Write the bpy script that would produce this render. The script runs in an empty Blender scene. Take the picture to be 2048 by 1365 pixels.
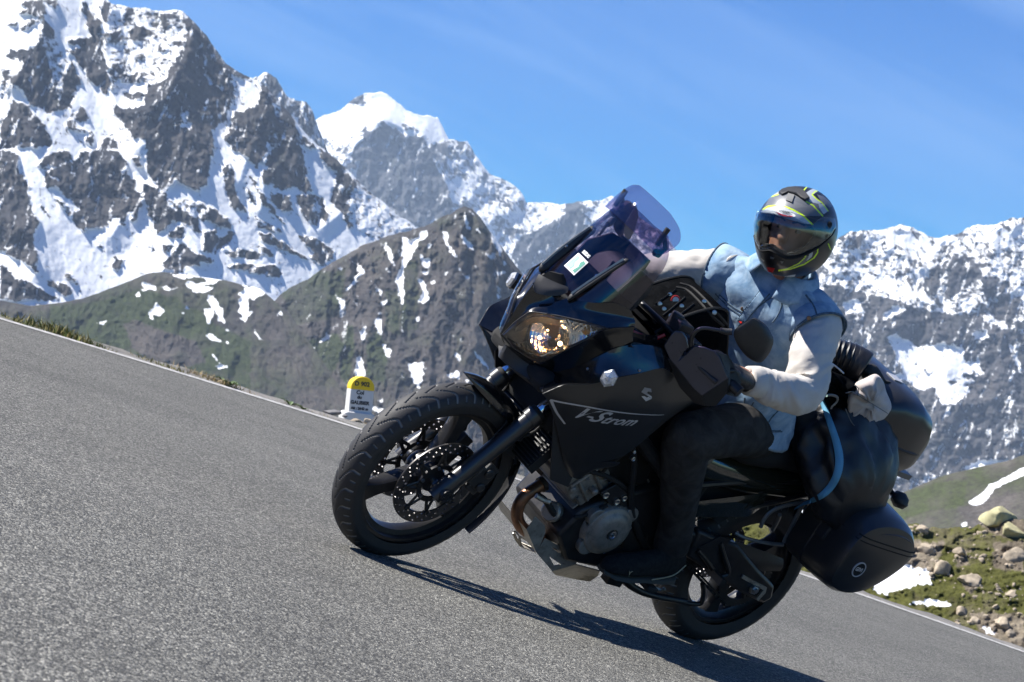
import bpy, bmesh, math, random
import numpy as np
from mathutils import Matrix, Vector
random.seed(7)
SC = bpy.context.scene
COL = SC.collection

# ------------------------------------------------------------------ camera, sky, sun, exposure
FPX = 5000.0                       # focal length in pixels of the 2048 px wide photograph
# the camera is held with a small roll; CAM maps camera axes (right, up, back) to the world (X, Y, Z up)
CAM = np.array([[0.9945, -0.105, 0.0], [0.0, 0.0, -1.0], [0.105, 0.9945, 0.0]])
CAM[0] /= np.linalg.norm(CAM[0]); CAM[2] /= np.linalg.norm(CAM[2])
cam_d = bpy.data.cameras.new("camera"); cam = bpy.data.objects.new("camera", cam_d); COL.objects.link(cam)
cam_d.sensor_width = 36.0; cam_d.lens = FPX / 2048 * 36.0
cam_d.clip_start = 0.1; cam_d.clip_end = 60000
cam.matrix_world = Matrix(CAM.tolist()).to_4x4()
cam_d.dof.use_dof = True; cam_d.dof.focus_distance = 8.9; cam_d.dof.aperture_fstop = 15.0
SC.camera = cam
SUN = CAM @ np.array([-0.47, 0.86, -0.10]); SUN /= np.linalg.norm(SUN)
EL = math.asin(SUN[2]); AZ = math.atan2(SUN[0], SUN[1])
w = bpy.data.worlds.new("World"); SC.world = w; w.use_nodes = True
nt = w.node_tree; bg = nt.nodes["Background"]
sky = nt.nodes.new("ShaderNodeTexSky"); sky.sky_type = 'NISHITA'; sky.sun_disc = False
sky.sun_elevation = EL; sky.sun_rotation = AZ; sky.altitude = 2600; sky.air_density = 1.0
sky.dust_density = 0.3; sky.ozone_density = 6.0
# thin cirrus: long faint streaks over the whole sky
tc = nt.nodes.new("ShaderNodeTexCoord")
mp = nt.nodes.new("ShaderNodeMapping"); mp.inputs['Rotation'].default_value = (0, math.radians(20), 0)
mp.inputs['Scale'].default_value = (1.3, 2.4, 15.0); mp.vector_type = 'TEXTURE'; mp.inputs['Scale'].default_value = (1 / 1.3, 1 / 2.4, 1 / 15.0); mp.inputs['Rotation'].default_value = (0, math.radians(19), 0)
nz = nt.nodes.new("ShaderNodeTexNoise"); nz.inputs['Scale'].default_value = 2.2; nz.inputs['Detail'].default_value = 7
nz.inputs['Roughness'].default_value = 0.55; nz.inputs['Distortion'].default_value = 0.6
cr = nt.nodes.new("ShaderNodeMapRange"); cr.inputs['From Min'].default_value = 0.42; cr.inputs['From Max'].default_value = 0.78
cr.inputs['To Max'].default_value = 0.17
mx = nt.nodes.new("ShaderNodeMix"); mx.data_type = 'RGBA'
L = nt.links.new
L(tc.outputs['Generated'], mp.inputs['Vector']); L(mp.outputs[0], nz.inputs['Vector']); L(nz.outputs[0], cr.inputs['Value'])
L(cr.outputs[0], mx.inputs['Factor']); mx.inputs['B'].default_value = (5.2, 6.6, 8.2, 1)
hs = nt.nodes.new("ShaderNodeHueSaturation"); hs.inputs['Hue'].default_value = 0.514; hs.inputs['Saturation'].default_value = 2.6; hs.inputs['Value'].default_value = 0.66
L(sky.outputs[0], hs.inputs['Color']); L(hs.outputs[0], mx.inputs['A']); L(mx.outputs['Result'], bg.inputs[0])
bg.inputs[1].default_value = 0.10
sl = bpy.data.lights.new("sun", 'SUN'); so = bpy.data.objects.new("sun", sl); COL.objects.link(so)
sl.energy = 5.0; sl.angle = math.radians(0.53); sl.color = (1.0, 0.965, 0.91)
so.rotation_euler = Vector(SUN).to_track_quat('Z', 'Y').to_euler(); so.location = (0, 0, 50)
SC.view_settings.view_transform = 'Standard'; SC.view_settings.look = 'None'
SC.view_settings.exposure = 1.0; SC.view_settings.gamma = 1.0; SC.view_settings.use_curve_mapping = False
SC.cycles.max_bounces = 8; SC.cycles.transparent_max_bounces = 16; SC.cycles.volume_bounces = 0
SC.cycles.use_denoising = True; SC.cycles.caustics_reflective = False; SC.cycles.caustics_refractive = False
SC.cycles.sample_clamp_indirect = 6.0

# ------------------------------------------------------------------ helpers
def cam2w(P):                      # camera-frame metres -> world
    return np.asarray(P, float) @ CAM.T
def at(px, py, d):                 # the point that is d metres in front of the camera at a picture position
    return cam2w(np.array([(px - 1024) / FPX * d, -(py - 682.5) / FPX * d, -d]))
def tag(o, label=None, cat=None, group=None, kind=None):
    if label: o['label'] = label
    if cat: o['category'] = cat
    if group: o['group'] = group
    if kind: o['kind'] = kind
    return o
def mesh(name, V, F, mat=None, parent=None, smooth=False, loc=None):
    me = bpy.data.meshes.new(name)
    V = np.asarray(V, float)
    me.from_pydata([tuple(v) for v in V], [], [tuple(int(i) for i in f) for f in F])
    if mat is not None: me.materials.append(mat)
    if smooth: me.polygons.foreach_set('use_smooth', [True] * len(me.polygons))
    me.update()
    o = bpy.data.objects.new(name, me); COL.objects.link(o)
    if parent is not None: o.parent = parent
    if loc is not None: o.location = loc
    return o
def _h(ix, iy, iz, s):
    n = (ix * 374761393 + iy * 668265263 + iz * 2147483647 + s * 974634777).astype(np.int64)
    n = (n ^ (n >> 13)) * 1274126177
    n = n ^ (n >> 16)
    return (n & 0xffff) / 65535.0
def vnoise(x, y, z=0.0, s=0):
    x = np.asarray(x, float); y = np.asarray(y, float); z = np.zeros_like(x) + z
    ix = np.floor(x).astype(np.int64); iy = np.floor(y).astype(np.int64); iz = np.floor(z).astype(np.int64)
    fx = x - ix; fy = y - iy; fz = z - iz
    u = fx * fx * (3 - 2 * fx); v = fy * fy * (3 - 2 * fy); t = fz * fz * (3 - 2 * fz)
    def lz(k):
        a = _h(ix, iy, iz + k, s) * (1 - u) + _h(ix + 1, iy, iz + k, s) * u
        b = _h(ix, iy + 1, iz + k, s) * (1 - u) + _h(ix + 1, iy + 1, iz + k, s) * u
        return a * (1 - v) + b * v
    r0 = lz(0)
    if np.any(fz): r0 = r0 * (1 - t) + lz(1) * t
    return r0 * 2 - 1
def fbm(x, y, z=0.0, o=5, s=0, g=0.5):
    r = 0; a = 1; t = 0
    for i in range(o):
        r = r + a * vnoise(x * 2**i + 13.1 * i, y * 2**i + 7.7 * i, z * 2**i, s + i); t += a; a *= g
    return r / t
def ridged(x, y, o=5, s=0, g=0.55):
    r = 0; a = 1; t = 0
    for i in range(o):
        r = r + a * (1 - 2 * np.abs(vnoise(x * 2**i + 3.3 * i, y * 2**i + 9.1 * i, 0.0, s + i))); t += a; a *= g
    return r / t
def inpoly(X, Y, P):
    r = np.zeros(X.shape, bool); n = len(P)
    P = np.asarray(P, float)
    bb = (X >= P[:, 0].min()) & (X <= P[:, 0].max()) & (Y >= P[:, 1].min()) & (Y <= P[:, 1].max())
    if not bb.any(): return r
    x = X[bb]; y = Y[bb]; c = np.zeros(x.shape, bool)
    j = n - 1
    for i in range(n):
        (xi, yi), (xj, yj) = P[i], P[j]
        if yi != yj:
            c ^= ((yi > y) != (yj > y)) & (x < (xj - xi) * (y - yi) / (yj - yi) + xi)
        j = i
    r[bb] = c
    return r
def segdist(X, Y, P):              # distance to a polyline and signed side
    best = np.full(X.shape, 1e9); T = np.zeros(X.shape); acc = 0
    P = np.asarray(P, float)
    for (x0, y0), (x1, y1) in zip(P[:-1], P[1:]):
        dx, dy = x1 - x0, y1 - y0; l2 = dx * dx + dy * dy + 1e-9
        t = np.clip(((X - x0) * dx + (Y - y0) * dy) / l2, 0, 1)
        d = np.hypot(X - x0 - t * dx, Y - y0 - t * dy)
        m = d < best
        best[m] = d[m]; T[m] = (acc + t * math.sqrt(l2))[m]; acc += math.sqrt(l2)
    return best, T / max(acc, 1e-6)
def smooth01(x): x = np.clip(x, 0, 1); return x * x * (3 - 2 * x)

# ------------------------------------------------------------------ materials
def newmat(name):
    m = bpy.data.materials.new(name); m.use_nodes = True
    return m, m.node_tree, m.node_tree.nodes['Principled BSDF']
def ND(t, typ, **k):
    n = t.nodes.new(typ)
    for a, b in k.items():
        if a in ('operation', 'data_type', 'feature', 'distance', 'noise_type', 'blend_type', 'wave_type', 'bands_direction', 'attribute_name', 'interpolation_type'): setattr(n, a, b)
        else: n.inputs[a.replace('_', ' ')].default_value = b
    return n
def paint(name, col, rough=0.5, metal=0.0, var=0.12, scale=14, bump=0.0, bscale=120, coat=0.0, dirt=None, dirt_amt=0.3, spec=0.5, sheen=0.0, rvar=0.12):
    """general procedural surface: base colour with soft variation, roughness breakup, optional dust and fine relief"""
    m, t, b = newmat(name); lk = t.links.new
    tc = ND(t, 'ShaderNodeTexCoord')
    n = ND(t, 'ShaderNodeTexNoise', Scale=scale, Detail=6.0, Roughness=0.6); lk(tc.outputs['Object'], n.inputs['Vector'])
    mr = ND(t, 'ShaderNodeMapRange'); mr.inputs['From Min'].default_value = 0.3; mr.inputs['From Max'].default_value = 0.7
    mr.inputs['To Min'].default_value = 1 - var; mr.inputs['To Max'].default_value = 1 + var
    lk(n.outputs[0], mr.inputs['Value'])
    vm = ND(t, 'ShaderNodeVectorMath', operation='SCALE'); vm.inputs[0].default_value = col[:3]; lk(mr.outputs[0], vm.inputs['Scale'])
    out = vm.outputs[0]
    if dirt:
        n2 = ND(t, 'ShaderNodeTexNoise', Scale=scale * 2.7, Detail=10.0, Roughness=0.75); lk(tc.outputs['Object'], n2.inputs['Vector'])
        m2 = ND(t, 'ShaderNodeMapRange'); m2.inputs['From Min'].default_value = 0.5; m2.inputs['From Max'].default_value = 0.72
        m2.inputs['To Max'].default_value = dirt_amt; lk(n2.outputs[0], m2.inputs['Value'])
        mm = ND(t, 'ShaderNodeMix', data_type='RGBA'); lk(m2.outputs[0], mm.inputs['Factor']); lk(out, mm.inputs['A']); mm.inputs['B'].default_value = (*dirt, 1)
        out = mm.outputs['Result']
    lk(out, b.inputs['Base Color'])
    r = ND(t, 'ShaderNodeMapRange'); r.inputs['To Min'].default_value = max(0.02, rough - rvar); r.inputs['To Max'].default_value = min(1, rough + rvar)
    lk(n.outputs[0], r.inputs['Value']); lk(r.outputs[0], b.inputs['Roughness'])
    b.inputs['Metallic'].default_value = metal; b.inputs['Coat Weight'].default_value = coat; b.inputs['Coat Roughness'].default_value = 0.05
    b.inputs['Specular IOR Level'].default_value = spec
    if sheen: b.inputs['Sheen Weight'].default_value = sheen
    if bump:
        n3 = ND(t, 'ShaderNodeTexNoise', Scale=bscale, Detail=3.0); lk(tc.outputs['Object'], n3.inputs['Vector'])
        bp = ND(t, 'ShaderNodeBump', Strength=bump, Distance=0.002); lk(n3.outputs[0], bp.inputs['Height']); lk(bp.outputs[0], b.inputs['Normal'])
    return m
def attrmix(t, out, attr, col, sharp=None):
    a = t.nodes.new('ShaderNodeAttribute'); a.attribute_name = attr
    mm = ND(t, 'ShaderNodeMix', data_type='RGBA'); t.links.new(a.outputs['Fac'], mm.inputs['Factor'])
    if out is not None: t.links.new(out, mm.inputs['A'])
    mm.inputs['B'].default_value = (*col, 1)
    return mm.outputs['Result'], mm
def terrain_mat(name, rock1, rock2, green, snow=(0.86, 0.88, 0.90), scale=0.02, fine=0.15, bump=1.0, bdist=3.0):
    """rock with colour mottling; grass and snow laid on by the vertex masks 'green' and 'snow', edges broken by noise"""
    m, t, b = newmat(name); lk = t.links.new
    tc = ND(t, 'ShaderNodeTexCoord'); P = tc.outputs['Object']
    n = ND(t, 'ShaderNodeTexNoise', Scale=scale, Detail=9.0, Roughness=0.65); lk(P, n.inputs['Vector'])
    nf = ND(t, 'ShaderNodeTexNoise', Scale=fine, Detail=9.0, Roughness=0.78); lk(P, nf.inputs['Vector'])
    mr = ND(t, 'ShaderNodeMapRange'); mr.inputs['From Min'].default_value = 0.35; mr.inputs['From Max'].default_value = 0.65; lk(n.outputs[0], mr.inputs['Value'])
    mm = ND(t, 'ShaderNodeMix', data_type='RGBA'); lk(mr.outputs[0], mm.inputs['Factor'])
    mm.inputs['A'].default_value = (*rock1, 1); mm.inputs['B'].default_value = (*rock2, 1)
    fr = ND(t, 'ShaderNodeMapRange'); fr.inputs['From Min'].default_value = 0.3; fr.inputs['From Max'].default_value = 0.7
    fr.inputs['To Min'].default_value = 0.45; fr.inputs['To Max'].default_value = 1.55; lk(nf.outputs[0], fr.inputs['Value'])
    vs = ND(t, 'ShaderNodeVectorMath', operation='SCALE'); lk(mm.outputs['Result'], vs.inputs[0]); lk(fr.outputs[0], vs.inputs['Scale'])
    def mask(attr, amp, w):
        a = t.nodes.new('ShaderNodeAttribute'); a.attribute_name = attr
        s = ND(t, 'ShaderNodeMath', operation='SUBTRACT'); lk(nf.outputs[0], s.inputs[0]); s.inputs[1].default_value = 0.5
        k = ND(t, 'ShaderNodeMath', operation='MULTIPLY_ADD'); lk(s.outputs[0], k.inputs[0]); k.inputs[1].default_value = amp; lk(a.outputs['Fac'], k.inputs[2])
        r = ND(t, 'ShaderNodeMapRange'); r.inputs['From Min'].default_value = 0.5 - w; r.inputs['From Max'].default_value = 0.5 + w; lk(k.outputs[0], r.inputs['Value'])
        return r.outputs[0]
    g = ND(t, 'ShaderNodeMix', data_type='RGBA'); lk(mask('green', 1.2, 0.35), g.inputs['Factor']); lk(vs.outputs[0], g.inputs['A'])
    gs = ND(t, 'ShaderNodeVectorMath', operation='SCALE'); gs.inputs[0].default_value = green; lk(fr.outputs[0], gs.inputs['Scale']); lk(gs.outputs[0], g.inputs['B'])
    s = ND(t, 'ShaderNodeMix', data_type='RGBA'); sm = mask('snow', 1.35, 0.17); lk(sm, s.inputs['Factor']); lk(g.outputs['Result'], s.inputs['A'])
    sn = ND(t, 'ShaderNodeMix', data_type='RGBA'); lk(n.outputs[0], sn.inputs['Factor']); sn.inputs['A'].default_value = (*snow, 1); sn.inputs['B'].default_value = (snow[0] * 0.95, snow[1] * 0.92, snow[2] * 0.88, 1)
    lk(sn.outputs['Result'], s.inputs['B']); lk(s.outputs['Result'], b.inputs['Base Color'])
    b.inputs['Roughness'].default_value = 0.9; b.inputs['Specular IOR Level'].default_value = 0.2
    inv = ND(t, 'ShaderNodeMath', operation='MULTIPLY_ADD'); lk(sm, inv.inputs[0]); inv.inputs[1].default_value = -0.95 * bump; inv.inputs[2].default_value = bump
    bp = ND(t, 'ShaderNodeBump', Distance=bdist); lk(inv.outputs[0], bp.inputs['Strength']); lk(nf.outputs[0], bp.inputs['Height']); lk(bp.outputs[0], b.inputs['Normal'])
    return m
# ------------------------------------------------------------------ mountains and slopes
def Zm(ox, oy, s, *p):             # polygon read off an enlargement (origin, scale) of the photograph
    return [(ox + p[i] / s, oy + p[i + 1] / s) for i in range(0, len(p), 2)]
N1 = lambda *p: Zm(0, 0, 4.55, *p)
N2 = lambda *p: Zm(0, 300, 4.55, *p)
N3 = lambda *p: Zm(350, 100, 3.412, *p)
N4 = lambda *p: Zm(350, 380, 4.096, *p)
N5 = lambda *p: Zm(100, 530, 5.12, *p)
N6 = lambda *p: Zm(450, 500, 3.7236, *p)
N7 = lambda *p: Zm(650, 400, 4.55, *p)
M2 = lambda *p: Zm(600, 150, 2.786, *p)
M4 = lambda *p: Zm(1600, 400, 2.4375, *p)
M5 = lambda *p: Zm(1650, 880, 3.103, *p)

def terrain(name, ridge, bottom, D0, slope, mat, snow, green=(), crests=(), step=2.2, jag=3.0, relief=(60, 16, 18, 5), aniso=2.0,
            warp=4.0, snow0=0.5, green0=0.0, mixn=(0.55, 14, 9), seed=0, back=0.7, lean=0.0, xr=None, dmin=None, sh=0.0, kind='structure', plane=None, streak=0.0):
    """a mountainside: crest line and foot line with real distances; the face leans back by `slope` (tan), with gullies and spurs as relief"""
    ridge = np.array(ridge, float); x0, x1 = xr if xr else (ridge[0, 0], ridge[-1, 0])
    nx = int((x1 - x0) / step) + 1
    xs = np.linspace(x0, x1, nx)
    yr = np.interp(xs, ridge[:, 0], ridge[:, 1])
    yr = yr + jag * fbm(xs / 22, xs * 0 + seed, 0, 5, seed + 5, 0.65)
    bt = np.array(bottom, float); yb = np.interp(xs, bt[:, 0], bt[:, 1]); yb = np.maximum(yb, yr + 12)
    ny = int((yb - yr).max() / step) + 2
    v = np.linspace(0, 1, ny)[None, :]
    X = np.repeat(xs[:, None], ny, 1); Y = yr[:, None] + (yb - yr)[:, None] * v
    m = D0 / FPX                                   # metres in a pixel there
    kk = np.exp(-0.5 * (np.arange(-60, 61) * step / 45.0) ** 2); kk /= kk.sum()
    ys2 = np.convolve(np.pad(yr, 60, 'edge'), kk, 'valid')
    D = D0 - (Y - (ys2[:, None] if plane is None else plane)) * m / slope
    if dmin: D = np.maximum(D, dmin)
    # relief
    ramp = smooth01((Y - yr[:, None]) / 12.0)
    a1, p1, a2, p2 = relief
    wx = X + 0.35 * p1 * fbm(X / p1, Y / p1, 0, 3, seed + 31); wy = Y + lean * X
    R = a1 * ridged(wx / p1, wy / (p1 * aniso), 6, seed + 1, 0.62) + a2 * fbm(X / p2, wy / (p2 * 1.3), 0, 4, seed + 2, 0.6)
    C_ = np.zeros_like(X)
    for pts, h, wd in crests:
        d, tt = segdist(X, Y, pts)
        C_ = C_ + h * np.maximum(0, 1 - d / wd) ** 1.3
    # masks
    wX = X + warp * 1.5 * fbm(X / 9, Y / 9, 0, 5, seed + 11, 0.72); wY = Y + warp * 1.5 * fbm(X / 9, Y / 9, 0, 5, seed + 17, 0.72)
    def lay(polys, base):
        A = np.full(X.shape, float(base))
        for val, P in polys:
            A[inpoly(wX, wY, P)] = val
        B = A.copy()
        B[1:-1, 1:-1] = (A[1:-1, 1:-1] * 2 + A[:-2, 1:-1] + A[2:, 1:-1] + A[1:-1, :-2] + A[1:-1, 2:]) / 6
        return B
    S = lay(snow, snow0); S0 = S
    for _ in range(4):
        S0 = S0.copy(); S0[1:-1, 1:-1] = (S0[1:-1, 1:-1] + S0[:-2, 1:-1] + S0[2:, 1:-1] + S0[1:-1, :-2] + S0[1:-1, 2:]) / 5
    amp, q1, q2 = mixn
    nn = fbm((X + sh * Y) / q1, Y / q2, 0, 5, seed + 23, 0.65)
    mid = 1 - np.abs(S * 2 - 1)                     # only undecided ground is broken up strongly
    S = S + nn * (0.25 + amp * 1.6 * mid)
    if streak:
        t1 = ridged((X + 0.35 * Y + 6 * fbm(X / 20, Y / 20, 0, 3, seed + 61)) / 12, Y / 52, 4, seed + 60, 0.6); t2 = ridged((X - 0.3 * Y) / 9, Y / 12, 4, seed + 63, 0.6)
        S = S + streak * smooth01((t1 - 0.42) / 0.3) * (S < 0.5) - 0.9 * streak * smooth01((t2 - 0.45) / 0.25) * (S > 0.5)
    D = D - R * m * ramp * (1 - 0.86 * smooth01(S0 * 1.6 - 0.5)) - (C_ * m * ramp)
    G = lay(green, green0) + 0.5 * fbm(X / 40, Y / 40, 0, 4, seed + 41)
    cs = np.stack([(X - 1024) / FPX * D, -(Y - 682.5) / FPX * D, -D], -1)
    # the far side of the crest, running back and down
    nb = 6; bk = []
    for k in range(1, nb + 1):
        Db = D[:, 0] + k * 45 * m; yk = yr + (k * 45 * back * (0.8 + 0.3 * fbm(xs / 60, xs * 0 + k, 0, 3, seed)))
        yk = 682.5 + (yk - 682.5) * D[:, 0] / Db + (k * 14)
        bk.append(np.stack([(xs - 1024) / FPX * Db, -(yk - 682.5) / FPX * Db, -Db], -1))
    bk = np.stack(bk[::-1], 1)
    allp = np.concatenate([bk, cs], 1); S = np.concatenate([np.repeat(S[:, :1], nb, 1), S], 1); G = np.concatenate([np.repeat(G[:, :1], nb, 1), G], 1)
    ny += nb
    V = cam2w(allp.reshape(-1, 3)); org = V.mean(0); V = V - org
    idx = np.arange(nx * ny).reshape(nx, ny)
    F = np.stack([idx[:-1, :-1], idx[:-1, 1:], idx[1:, 1:], idx[1:, :-1]], -1).reshape(-1, 4)
    me = bpy.data.meshes.new(name); me.vertices.add(len(V)); me.vertices.foreach_set('co', V.ravel())
    me.loops.add(F.size); me.loops.foreach_set('vertex_index', F.ravel()); me.polygons.add(len(F))
    me.polygons.foreach_set('loop_start', np.arange(0, F.size, 4)); me.polygons.foreach_set('loop_total', np.full(len(F), 4))
    me.polygons.foreach_set('use_smooth', np.ones(len(F), bool)); me.update(calc_edges=True); me.validate()
    for nme, arr in (('snow', S), ('green', G)):
        at_ = me.attributes.new(nme, 'FLOAT', 'POINT'); at_.data.foreach_set('value', arr.ravel().astype(np.float32))
    me.materials.append(mat)
    o = bpy.data.objects.new(name, me); COL.objects.link(o); o.location = org; o['kind'] = kind
    return o

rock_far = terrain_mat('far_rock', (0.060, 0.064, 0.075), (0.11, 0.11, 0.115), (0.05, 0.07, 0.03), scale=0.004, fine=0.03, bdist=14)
rock_main = terrain_mat('grey_brown_rock', (0.046, 0.048, 0.055), (0.112, 0.102, 0.096), (0.05, 0.06, 0.03), scale=0.008, fine=0.055, bdist=12)
rock_hill = terrain_mat('grassy_rock', (0.062, 0.058, 0.058), (0.12, 0.104, 0.09), (0.052, 0.066, 0.028), scale=0.012, fine=0.075, bdist=7)

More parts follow.
